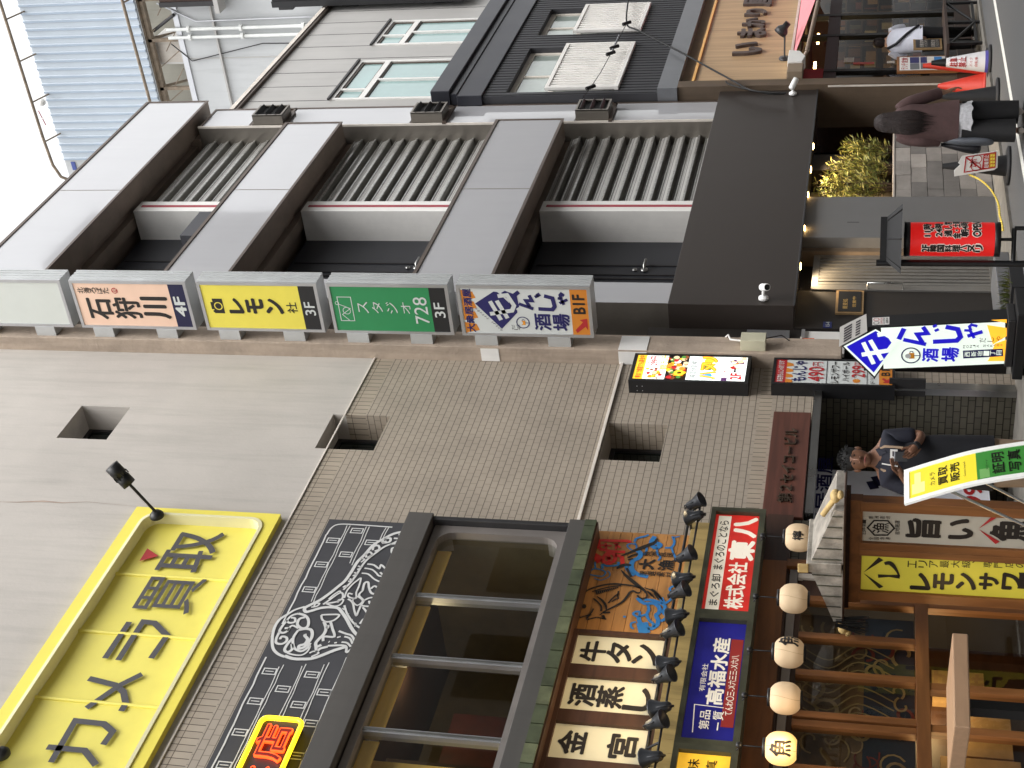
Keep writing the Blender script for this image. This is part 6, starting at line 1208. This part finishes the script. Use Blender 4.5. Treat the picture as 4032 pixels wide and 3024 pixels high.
jb = MB(); jb.box(14.24, 14.42, 8.86, 9.0, 2.72, 3.0, M('box_cream', (188,184,160), .5, var=.1, dirt=.3)); jb.tube([(14.3,8.9,3.0),(14.32,8.9,3.12),(14.5,8.95,3.16),(14.7,9.2,3.3)], .012, 'white_paint', 6); jb.tube([(14.36,8.9,2.72),(14.4,8.88,2.55),(14.55,9.1,2.4)], .008, 'dark_metal', 5); solo('junction_box', jb, 'cream junction box with cables on the beige pillar', 'junction box', bev=.012)
wb = MB(); wb.prism([(14.19,8.75,.42),(14.19,8.75,.28),(14.19,8.97,.27),(14.19,8.97,.4)], (.2,0,0), 'trim_cream'); solo('letter_box', wb, 'small cream letter box low on the tiled wall', 'letter box', bev=.008)
# ---------------------------------------------------------------- overhead wires
wr = MB(); P = [onY(px(r,x,y), 8.82) for r, x, y in (('2',1865,-40),('2',1850,150),('2',1930,200),('2',2212,345),('3',200,455),('3',330,525),('3',430,580),('3',550,598),('3',670,603))]; wr.tube(smooth(P,5), .016, 'black', 5); P = [onY(px(r,x,y), 8.85) for r, x, y in (('3',280,525),('3',300,545),('3',400,575),('3',560,608),('3',660,608))]; wr.tube(smooth(P,4), .012, 'black', 5)
solo('service_cable', wr, 'black service cable drooping from the upper edge to the canopy corner', 'cable')
wr = MB(); P = [onY(px('2',x,y), 8.8) for x, y in ((1850,150),(1770,305),(1680,470),(1620,560),(1560,640))]; wr.tube(P, .007, 'black', 4)
for a, b in ((1850,150),(1770,305),(1745,345),(1615,565)): p = onY(px('2',a,b), 8.8); wr.tube([p+Vector((-.06,0,.06)), p, p+Vector((.06,0,-.06))], .03, 'black', 6)
for i in range(8): f_ = i/7; a = onY(px('2',1800-40*f_,230+90*f_), 8.8); wr.ball(a, .02, 'ledge_metal', 8)
solo('insulator_wire', wr, 'thin wire with insulators running across the white shutters', 'wire')
# ---------------------------------------------------------------- planter shrubs
M('leaf_a', (124,126,58), .5, var=.35, scale=6); M('leaf_b', (92,104,48), .5, var=.35, scale=6); M('leaf_c', (158,150,78), .5, var=.3, scale=6); M('bark', (70,54,40), .8)
def shrub(cx, h, w_, seed, label):
    rng = random.Random(seed); t = thing('planter_shrub', label, 'shrub', (cx,9.3,1.25), 'shrubs in the stone planter'); q = MB(); st_ = MB()
    for b in range(58):
        a = rng.uniform(0, 6.28); r0 = rng.uniform(.0,.05); ln = h*1.12*rng.uniform(.45,1.0); lean = rng.uniform(.15,1.0)*w_*.55
        p0 = Vector((cx+r0*math.cos(a), 9.3+r0*math.sin(a), 1.25)); dr_v = Vector((math.cos(a)*lean, math.sin(a)*lean*.45, ln)); P = [p0 + dr_v*(k/5) + Vector((0,0,-.05*(k/5)**3)) for k in range(6)]
        st_.tube(P, [.006,.006,.005,.004,.003,.002], 'bark', 4, False)
        for k in range(30):
            f_ = rng.uniform(.22,1.0); i = min(int(f_*5),4); p = P[i].lerp(P[i+1], f_*5-i); L_ = rng.uniform(.08,.16); wd = rng.uniform(.006,.011); th = rng.uniform(0,6.28); el = rng.uniform(.1,1.25)
            d = Vector((math.cos(th)*math.cos(el), math.sin(th)*math.cos(el)*.8, math.sin(el))); s_ = d.cross(Vector((rng.uniform(-1,1),rng.uniform(-1,1),rng.uniform(-1,1)))).normalized()*wd
            q.add([p, p+d*L_*.45+s_, p+d*L_+Vector((0,0,-.015)), p+d*L_*.45-s_], [(0,1,2,3)], rng.choice(['leaf_a','leaf_a','leaf_b','leaf_c']))
    part('foliage', q, t); part('stems', st_, t)
for i, (cx, h, w_, lab) in enumerate(((18.42,.8,.62,'narrow leaved shrub at the left end of the planter against the grey panel'), (18.95,.98,.6,'tallest narrow leaved shrub in the middle of the planter'), (19.4,.86,.55,'narrow leaved shrub right of the tallest one, under a downlight'), (19.95,.72,.55,'narrow leaved shrub at the dark right end of the planter beside the woman'))): shrub(cx+.1*i, h*1.08, w_*1.15, 30+i, lab)
# small things on the ground
kb_ = MB(); kb_.box(14.6, 15.9, 8.6, 9.1, .035, .2, 'ledge_metal'); solo('door_step', kb_, 'pale low step before the slatted door', 'step', bev=.01)
pt = thing('pot_cluster', 'low dark tray of potted greens at the foot of the standing sign', 'potted plants', (14.5,8.3,0)); q = MB(); q.box(14.2, 14.7, 8.1, 8.5, .0, .14, 'rubber'); part('tray', q, pt); q = MB(); rng = random.Random(8)
for k in range(160): p = Vector((rng.uniform(14.2,14.7), rng.uniform(8.1,8.5), .12)); d = Vector((rng.uniform(-.5,.5), rng.uniform(-.5,.5), 1)).normalized()*rng.uniform(.04,.16); s_ = d.orthogonal().normalized()*.014; q.add([p, p+d*.5+s_, p+d, p+d*.5-s_], [(0,1,2,3)], rng.choice(['leaf_a','leaf_b']))
part('foliage', q, pt)
# ================================================================ people
def skin_mesh(name, joints, edges, mat, parent, sub=2, root=0):
    """one continuous surface grown over a skeleton: joints = [(point, rx, ry)]"""
    base = ROOT[parent.name]; me = bpy.data.meshes.new(name); me.from_pydata([tuple(Vector(j[0])-base) for j in joints], edges, []); o = bpy.data.objects.new(name, me); C.objects.link(o)
    o.modifiers.new('skin', 'SKIN'); sl = me.skin_vertices[0].data
    for i, j in enumerate(joints): sl[i].radius = (j[1], j[2]); sl[i].use_root = (i == root)
    s_ = o.modifiers.new('sub', 'SUBSURF'); s_.levels = s_.render_levels = sub
    bpy.context.view_layer.update(); dg = bpy.context.evaluated_depsgraph_get(); m2 = bpy.data.meshes.new_from_object(o.evaluated_get(dg)); bpy.data.objects.remove(o)
    m2.materials.clear(); m2.materials.append(MATS[mat]); m2.polygons.foreach_set('use_smooth', [True]*len(m2.polygons)); m2.name = name
    ob = bpy.data.objects.new(name, m2); C.objects.link(ob); ob.parent = parent; ROOT[ob.name] = base; return ob
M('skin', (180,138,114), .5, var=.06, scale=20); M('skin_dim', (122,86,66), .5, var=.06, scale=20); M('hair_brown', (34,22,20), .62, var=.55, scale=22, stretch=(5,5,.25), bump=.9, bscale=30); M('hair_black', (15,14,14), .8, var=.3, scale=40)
M('cardigan', (84,63,62), .85, var=.14, scale=9, bump=.4, bscale=30); M('lace', (190,190,194), .8, var=.2, scale=30, bump=.6, bscale=70); M('trouser_black', (13,13,16), .75, var=.2, scale=6, bump=.3, bscale=14); M('tote_grey', (92,96,104), .6, var=.15, scale=6, bump=.3, bscale=12); M('bag_black', (26,26,32), .55, var=.2)
M('shirt_navy', (20,22,36), .8, var=.14, scale=8, bump=.3, bscale=20); M('apron_black', (16,17,24), .8, var=.12, scale=7, bump=.3, bscale=16); M('trouser_tan', (150,128,106), .85, var=.12, scale=7, bump=.3); M('lip', (150,84,74), .5); M('shirt_white', (216,218,230), .8, var=.06, scale=8, bump=.4, bscale=12)
def frame(pos, facing):
    """local axes of a standing figure: F ahead, R to its own right"""
    f_ = Vector((facing[0], facing[1], 0)).normalized(); r = Vector((f_.y, -f_.x, 0)); p = Vector(pos)
    return lambda r_, a, z: p + r*r_ + f_*a + Vector((0,0,z))
def body_joints(P, h, arms, legs, lean=(0,0), head=(0,.02), sc=1.0, shoulder=.19):
    """skeleton of a whole body; arms/legs = two lists of points in figure coordinates (right, left)"""
    k = h/1.7; J = []; E = []
    def add(p, rx, ry, par=None):
        J.append((P(*p), rx, ry)); i = len(J)-1
        if par is not None: E.append((par, i))
        return i
    lx, ly = lean
    pel = add((0,0,.95*k), .13*k*sc, .1*k*sc); wst = add((lx*.3,ly*.3,1.1*k), .115*k*sc, .09*k*sc, pel); chs = add((lx*.7,ly*.7,1.28*k), .14*k*sc, .1*k*sc, wst); nkb = add((lx,ly,1.42*k), .075*k, .07*k, chs)
    nk = add((lx+head[0]*.4,ly+head[1]*.4,1.5*k), .052*k, .055*k, nkb); jw = add((lx+head[0],ly+head[1]+.02,1.56*k), .058*k, .07*k, nk); sk = add((lx+head[0],ly+head[1]+.005,1.64*k), .072*k, .088*k, jw); tp = add((lx+head[0],ly+head[1]-.005,1.69*k), .055*k, .07*k, sk)
    for s_, A in zip((1,-1), arms):
        sh = add((lx+s_*shoulder*k*.9,ly,1.39*k), .055*k, .055*k, nkb); e = add(A[0], .042*k, .042*k, sh); w_ = add(A[1], .028*k, .026*k, e); add(A[2], .03*k, .018*k, w_)
    for s_, A in zip((1,-1), legs):
        hp = add((s_*.085*k,0,.9*k), .095*k, .095*k, pel); kn = add(A[0], .06*k, .062*k, hp); an = add(A[1], .038*k, .04*k, kn); add(A[2], .036*k, .03*k, an)
    return J, E
def hand_fingers(q, wrist, along, palm_n, side, mat, L_=.085, curl=.5, spread=.16):
    """palm and five separate bent fingers; along = wrist to knuckles, side = towards the thumb"""
    a, n, s_ = Vector(along).normalized(), Vector(palm_n).normalized(), Vector(side).normalized(); w_ = Vector(wrist)
    q.obox(w_+a*.045, a, s_, n, .045, .037, .013, mat)
    for i, ln in enumerate((.9,1.0,.94,.74)):
        b = w_+a*.085+s_*(.028-.0187*i); d1 = (a*math.cos(curl*.6)+n*math.sin(curl*.6)+s_*(.5-i/3)*spread).normalized(); d2 = (a*math.cos(curl*1.5)+n*math.sin(curl*1.5)).normalized(); d3 = (a*math.cos(curl*2.3)+n*math.sin(curl*2.3)).normalized(); p1 = b+d1*L_*ln*.42; p2 = p1+d2*L_*ln*.32; p3 = p2+d3*L_*ln*.24; q.tube([b-a*.02,b,p1,p2,p3], [.009,.009,.0082,.0074,.006], mat, 8)
    b = w_+a*.03+s_*.032; d1 = (a*.6+s_*.75+n*.25).normalized(); d2 = (a*.85+s_*.2+n*.45).normalized(); q.tube([b-s_*.015,b,b+d1*.038,b+d1*.038+d2*.03], [.012,.0115,.0095,.007], mat, 8)
# ---------------------------------------------------------------- woman seen from behind
wpos = Vector((15.80, 6.92, 0)); vd = Vector((wpos.x, wpos.y, 0)).normalized(); PW = frame(wpos, (vd.x, vd.y)); wk = 1.58
wm = thing('person', 'woman seen from behind with long dark hair, brown cardigan and black trousers', 'person', tuple(wpos))
J, E = body_joints(PW, wk, [[(.27,.1,1.02),(.34,.2,.8),(.37,.23,.73)], [(-.2,-.02,1.06),(-.2,.06,.84),(-.2,.08,.76)]], [[(.09,.1,.5),(.09,.1,.1),(.09,.2,.05)], [(-.1,-.02,.5),(-.1,-.12,.12),(-.1,-.02,.05)]], head=(0,.03))
body = skin_mesh('body', J, E, 'skin', wm)
def tubeskin(name, rings, mat, parent, n=24, jag=0, seed=1, cap=False):
    """cloth tube: rings = [(centre, right vector, ahead vector, rr, ra)]; slightly rumpled"""
    rng = random.Random(seed); q = MB(); vs = []; fs_ = []; ph = [rng.uniform(0,6.28) for _ in range(6)]
    for i, (c, r, a, rr_, ra) in enumerate(rings):
        for k in range(n):
            t_ = 2*math.pi*k/n; f_ = 1+.03*math.sin(3*t_+ph[0]+i*.9)+.02*math.sin(7*t_+ph[1]+i*1.7); v = Vector(c)+Vector(r)*(rr_*f_*math.cos(t_))+Vector(a)*(ra*f_*math.sin(t_))
            if jag and i == len(rings)-1: v.z += jag*math.sin(9*t_)+jag*.6*math.sin(17*t_+1)
            vs.append(v)
    for i in range(len(rings)-1):
        for k in range(n): fs_.append((i*n+k, i*n+(k+1)%n, (i+1)*n+(k+1)%n, (i+1)*n+k))
    if cap: fs_.append(tuple(range(n))); fs_.append(tuple(range((len(rings)-1)*n, len(rings)*n)))
    q.add(vs, fs_, mat, True); o = part(name, q, parent); s_ = o.modifiers.new('sub', 'SUBSURF'); s_.levels = s_.render_levels = 1; return o
def rings(P, L_): 
    R0, A0 = (P(1,0,0)-P(0,0,0)), (P(0,1,0)-P(0,0,0)); return [(P(x,y,z), R0, A0, rr_, ra) for x, y, z, rr_, ra in L_]
tubeskin('cardigan', rings(PW, [(0,.0,1.4,.05,.06),(0,-.01,1.375,.13,.09),(0,-.015,1.325,.19,.115),(0,-.02,1.2,.21,.13),(0,-.02,1.05,.2,.135),(0,-.01,.9,.215,.14),(0,0,.76,.235,.15),(0,0,.69,.235,.15)]), 'cardigan', wm, 28, seed=3)
for s_, A in ((1, [(.13,0,1.325),(.21,.03,1.22),(.275,.09,1.03),(.315,.16,.9)]), (-1, [(-.13,0,1.325),(-.18,-.01,1.22),(-.205,-.02,1.06),(-.205,.04,.9)])):
    q = MB(); q.tube([PW(*p) for p in smooth(A,4)], [.075,.078,.08,.078,.076,.074,.072,.07,.068,.067,.066,.066,.068], 'cardigan', 14); part('sleeve', q, wm)
tubeskin('lace_hem', rings(PW, [(0,0,.72,.2,.14),(0,0,.64,.215,.15),(0,0,.555,.23,.16)]), 'lace', wm, 40, jag=.012, seed=5)
for s_, A in ((1,[(.09,.02,.66,.13,.13),(.1,.06,.45,.125,.13),(.1,.08,.25,.125,.135),(.1,.09,.06,.13,.145)]), (-1,[(-.09,0,.66,.13,.13),(-.1,-.02,.45,.125,.13),(-.105,-.07,.25,.125,.135),(-.105,-.1,.1,.13,.145)])): tubeskin('trouser_leg', rings(PW, A), 'trouser_black', wm, 22, seed=7+s_)
tubeskin('hair', rings(PW, [(0,.02,1.6,.02,.02),(0,.02,1.59,.06,.07),(0,.015,1.55,.095,.11),(0,.0,1.48,.108,.125),(0,-.02,1.41,.115,.125),(0,-.06,1.33,.13,.11),(0,-.095,1.23,.14,.09),(.0,-.11,1.14,.13,.075),(.0,-.115,1.07,.085,.05)]), 'hair_brown', wm, 28, jag=.02, seed=9)
q = MB(); rng = random.Random(17)
for k in range(230):
    a = rng.uniform(-2.9, -.25); z0 = rng.uniform(1.4,1.6); L_ = rng.uniform(.2,.5); pr = [(1.6,.05,.05,.02),(1.5,.105,.12,.0),(1.4,.115,.125,-.02),(1.3,.132,.105,-.07),(1.2,.138,.085,-.1),(1.1,.12,.07,-.113),(1.02,.09,.05,-.115)]
    P = []
    for i in range(6):
        z = z0-L_*i/5; j = next((m_ for m_ in range(len(pr)-1) if pr[m_+1][0] <= z), len(pr)-2); f_ = min(max((pr[j][0]-z)/(pr[j][0]-pr[j+1][0]),0),1); rr_, ra, ay = (pr[j][m_]+(pr[j+1][m_]-pr[j][m_])*f_ for m_ in (1,2,3)); P.append(PW(rr_*1.02*math.cos(a), ay+ra*1.03*math.sin(a), z))
    q.tube(P, [.004,.0045,.0045,.004,.003,.0012], 'hair_brown', 4, False)
part('hair_strand', q, wm)
q = MB(); hand_fingers(q, PW(.345,.2,.785), PW(.38,.25,.7)-PW(.345,.2,.785), -(PW(1,0,0)-PW(0,0,0)), PW(0,1,0)-PW(0,0,0), 'skin', .08, .35); part('right_hand', q, wm)
q = MB(); hand_fingers(q, PW(-.2,.06,.83), Vector((0,0,-1)), PW(1,0,0)-PW(0,0,0), PW(0,1,0)-PW(0,0,0), 'skin', .08, .9); part('left_hand', q, wm)
for s_, y in ((.1,.12),(-.105,-.06)):
    q = MB(); q.tube([PW(s_,y-.1,.035),PW(s_,y,.045),PW(s_,y+.14,.03)], [.032,.042,.03], 'trim_cream', 10); part('shoe', q, wm)
tubeskin('grey_tote', rings(PW, [(-.2,.02,.84,.03,.03),(-.205,.02,.74,.05,.13),(-.21,.02,.55,.06,.17),(-.21,.02,.36,.06,.17),(-.21,.02,.3,.045,.14)]), 'tote_grey', wm, 20, seed=12, cap=True)['kind'] = 'thing'
tubeskin('black_bag', rings(PW, [(-.25,.1,.86,.02,.02),(-.27,.12,.7,.05,.12),(-.29,.13,.56,.07,.17),(-.29,.13,.46,.07,.17),(-.28,.13,.43,.045,.12)]), 'bag_black', wm, 20, seed=14, cap=True)
# the two bags are held things: give them their own top level
for nm, lab in (('grey_tote','grey fabric tote bag hanging from the hand of the woman'), ('black_bag','black bag carried behind the grey tote by the woman')):
    o = bpy.data.objects[nm]; o.parent = None; o.location = wpos; tag(o, lab, 'bag')
    if 'kind' in o: del o['kind']
# ---------------------------------------------------------------- man with phone and pen facing the camera
mpos = Vector((9.735, 7.135, 0)); vd = -Vector((mpos.x, mpos.y, 0)).normalized(); PM0 = frame(mpos, (vd.x, vd.y)); PM = lambda r_, a, z: PM0(r_, a, z*1.005); mk = 1.74
mn = thing('person', 'man in navy polo and black apron holding a phone and a pen', 'person', tuple(mpos))
RA = [(.25,.06,1.2),(.12,.23,1.31),(.07,.27,1.345)]; LA = [(-.2,.04,1.15),(-.1,.2,1.21),(-.045,.245,1.26)]
J, E = body_joints(PM, mk, [RA, LA], [[(.1,.05,.5),(.1,.02,.1),(.1,.14,.05)], [(-.1,.05,.5),(-.1,.02,.1),(-.1,.14,.05)]], head=(.015,.045))
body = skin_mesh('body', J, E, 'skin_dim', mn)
hc = PM(.015,.07,1.66)                                # face built over the skull
def face(P, cz, r0, a0, par, mat):
    q = MB(); k = 1.0
    pts = lambda dx, da, dz: P(r0+dx, a0+da, cz+dz)
    q.ball(pts(0,.01,0), .088, mat, 22, (.86,.95,1.28)); q.ball(pts(0,.03,-.07), .062, mat, 18, (.9,.9,.75))
    q.tube([pts(0,.082,.03),pts(0,.094,.005),pts(0,.108,-.02),pts(0,.094,-.03)], [.009,.011,.016,.012], mat, 10)
    for s_ in (-1,1): q.ball(pts(s_*.018,.092,-.024), .009, mat, 8); q.ball(pts(s_*.086,-.005,-.005), .024, mat, 10, (.5,.8,1.3))
    h = part('face', q, par)
    for s_ in (-1,1): q = MB(); q.ball(pts(s_*.033,.083,.022), .0105, 'hair_black', 10, (1.4,.5,.42)); part('eye', q, h); q = MB(); q.tube([pts(s_*.013,.09,.043),pts(s_*.035,.09,.05),pts(s_*.056,.078,.042)], [.004,.0055,.003], 'hair_black', 6); part('eyebrow', q, h)
    q = MB(); q.tube([pts(-.024,.083,-.062),pts(0,.093,-.059),pts(.024,.083,-.062)], [.004,.0075,.004], 'lip', 8); part('mouth', q, h)
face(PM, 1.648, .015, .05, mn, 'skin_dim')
q = MB(); rng = random.Random(3); c = PM(.015,.035,1.70)
q.ball(c, .1, 'hair_black', 22, (.92,.98,.86))
for k in range(420):                                 # short cropped hair
    th, ph = rng.uniform(0,6.28), rng.uniform(.0,1.35); d = Vector((math.sin(ph)*math.cos(th), math.sin(ph)*math.sin(th), math.cos(ph))); p = c+Vector((d.x*.09,d.y*.095,d.z*.083)); e = p+d*rng.uniform(.012,.024)+Vector((rng.uniform(-.01,.01),rng.uniform(-.01,.01),.002)); q.tube([p,e], [.0035,.0012], 'hair_black', 3, False)
part('hair', q, mn)
def lerp3(p, q_, f_): return tuple(a_+(b_-a_)*f_ for a_, b_ in zip(p, q_))
SR, SL = (.175,0,1.4), (-.175,0,1.4)
PJ = [((0,0,.95),.165,.13), ((0,0,1.1),.16,.125), ((0,0,1.28),.165,.125), ((0,0,1.425),.14,.1), ((0,.005,1.485),.078,.078), (SR,.095,.085), (lerp3(SR,RA[0],.5),.074,.072), (lerp3(SR,RA[0],.86),.07,.068), (SL,.095,.085), (lerp3(SL,LA[0],.5),.074,.072), (lerp3(SL,LA[0],.86),.07,.068)]
skin_mesh('polo_shirt', [(PM(*p), a_, b_) for p, a_, b_ in PJ], [(0,1),(1,2),(2,3),(3,4),(3,5),(5,6),(6,7),(3,8),(8,9),(9,10)], 'shirt_navy', mn)
q = MB()
for s_ in (-1,1): q.prism([PM(s_*.015,.085,1.475),PM(s_*.07,.06,1.51),PM(s_*.095,.07,1.46),PM(s_*.05,.115,1.425)], PM(0,.008,0)-PM(0,0,0), 'shirt_navy')
part('collar', q, mn)
tubeskin('apron', rings(PM, [(0,.012,1.3,.12,.14),(0,.012,1.15,.2,.15),(0,.012,1.0,.21,.152),(0,.012,.8,.215,.155),(0,.02,.62,.22,.16)]), 'apron_black', mn, 26, seed=24)
q = MB()
for s_ in (-1,1): q.tube([PM(s_*.09,.125,1.3),PM(s_*.095,.1,1.44),PM(s_*.06,.04,1.5)], .012, 'lip' if False else 'trouser_tan', 6)
part('apron_strap', q, mn)
q = MB(); q.obox(PM(-.04,.158,1.37), PM(1,0,0)-PM(0,0,0), PM(0,1,0)-PM(0,0,0), (0,0,1), .035, .003, .028, 'white_paint'); q.obox(PM(-.04,.162,1.375), PM(1,0,0)-PM(0,0,0), PM(0,1,0)-PM(0,0,0), (0,0,1), .02, .001, .006, 'grey_ink'); part('name_badge', q, mn)
for s_ in (-1,1): tubeskin('trouser_leg', rings(PM, [(s_*.1,.03,.75,.1,.1),(s_*.1,.04,.5,.085,.09),(s_*.1,.02,.25,.075,.085),(s_*.1,.02,.09,.075,.085)]), 'trouser_tan', mn, 20, seed=30+s_)
for s_ in (-1,1): q = MB(); q.tube([PM(s_*.1,-.07,.04),PM(s_*.1,.03,.05),PM(s_*.1,.19,.035)], [.036,.046,.034], 'black_paint', 10); part('shoe', q, mn)
R_m, A_m = PM(1,0,0)-PM(0,0,0), PM(0,1,0)-PM(0,0,0)
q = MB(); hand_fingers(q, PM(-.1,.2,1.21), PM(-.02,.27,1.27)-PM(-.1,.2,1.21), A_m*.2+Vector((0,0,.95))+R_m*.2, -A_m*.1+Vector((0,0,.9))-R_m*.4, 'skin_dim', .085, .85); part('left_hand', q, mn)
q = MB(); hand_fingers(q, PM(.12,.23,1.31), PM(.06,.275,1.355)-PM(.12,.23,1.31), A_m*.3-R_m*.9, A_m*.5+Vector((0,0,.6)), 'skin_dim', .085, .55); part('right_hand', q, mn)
q = MB(); q.tube([PM(-.115,.185,1.195),PM(-.1,.205,1.213)], .036, 'black_paint', 14); part('wristwatch', q, mn)
q = MB(); q.obox(PM(-.02,.28,1.32), (R_m*.9+A_m*.3).normalized(), (A_m*.5+Vector((0,0,.8))).normalized(), (A_m*.8-Vector((0,0,.5))).normalized(), .04, .055, .006, 'ledge_metal'); q.obox(PM(-.02,.274,1.322), (R_m*.9+A_m*.3).normalized(), (A_m*.5+Vector((0,0,.8))).normalized(), (A_m*.8-Vector((0,0,.5))).normalized(), .018, .018, .009, 'black_paint'); solo('phone', q, 'grey phone held in the left hand of the man, lens towards the viewer', 'phone')
q = MB(); q.tube([PM(.055,.29,1.34),PM(.04,.29,1.46)], .0055, 'white', 8); q.tube([PM(.056,.29,1.33),PM(.055,.29,1.34)], .004, 'black', 6); solo('pen', q, 'white pen pointing up from the right hand of the man', 'pen')
# ---------------------------------------------------------------- shopper in a white shirt by the right-hand window
spos = Vector((23.75, 8.95, .035)); PS = frame(spos, (.6, .5)); shp = thing('person', 'shopper in a white shirt with a dark strap, bending towards the shop window', 'person', tuple(spos))
J, E = body_joints(PS, 1.62, [[(.27,.25,1.12),(.22,.45,1.2),(.2,.52,1.24)], [(-.25,.2,1.05),(-.2,.35,.9),(-.18,.42,.86)]], [[(.1,.05,.45),(.1,0,.1),(.1,.12,.05)], [(-.1,.05,.45),(-.1,0,.1),(-.1,.12,.05)]], lean=(0,.1), head=(0,.06)); skin_mesh('body', J, E, 'skin', shp)
tubeskin('shirt', rings(PS, [(0,.1,1.4,.06,.06),(0,.09,1.36,.16,.1),(0,.08,1.28,.21,.13),(0,.05,1.15,.22,.15),(0,.02,1.0,.22,.16),(0,0,.84,.225,.16)]), 'shirt_white', shp, 26, seed=41)
for A in ([(.16,.09,1.33),(.22,.14,1.24),(.26,.22,1.14)], [(-.16,.09,1.33),(-.22,.13,1.22),(-.245,.18,1.1)]): q = MB(); q.tube([PS(*p) for p in smooth(A,4)], .075, 'shirt_white', 12); part('sleeve', q, shp)
q = MB(); q.tube([PS(-.13,.05,1.38),PS(-.1,-.09,1.25),PS(.05,-.14,1.08),PS(.2,-.1,.9)], .022, 'bag_black', 6); part('strap', q, shp)
for s_ in (-1,1): tubeskin('trouser_leg', rings(PS, [(s_*.1,.0,.88,.11,.13),(s_*.1,.03,.5,.09,.1),(s_*.1,.0,.08,.08,.09)]), 'trouser_black', shp, 18, seed=50+s_)
tubeskin('hair', rings(PS, [(0,.16,1.62,.02,.02),(0,.16,1.6,.07,.08),(0,.15,1.54,.09,.1),(0,.13,1.46,.085,.085),(0,.12,1.4,.04,.05)]), 'hair_brown', shp, 20, seed=60)
for s_ in (-1,1): q = MB(); q.tube([PS(s_*.1,-.07,.04),PS(s_*.1,.03,.05),PS(s_*.1,.17,.035)], [.034,.042,.03], 'black_paint', 8); part('shoe', q, shp)
q = MB(); hand_fingers(q, PS(.22,.44,1.2), PS(.2,.55,1.25)-PS(.22,.44,1.2), Vector((0,0,-1)), PS(-1,0,0)-PS(0,0,0), 'skin', .08, .4); part('right_hand', q, shp)
q = MB(); hand_fingers(q, PS(-.2,.34,.9), PS(-.18,.44,.85)-PS(-.2,.34,.9), PS(1,0,0)-PS(0,0,0), PS(0,1,0)-PS(0,0,0), 'skin', .08, .4); part('left_hand', q, shp)
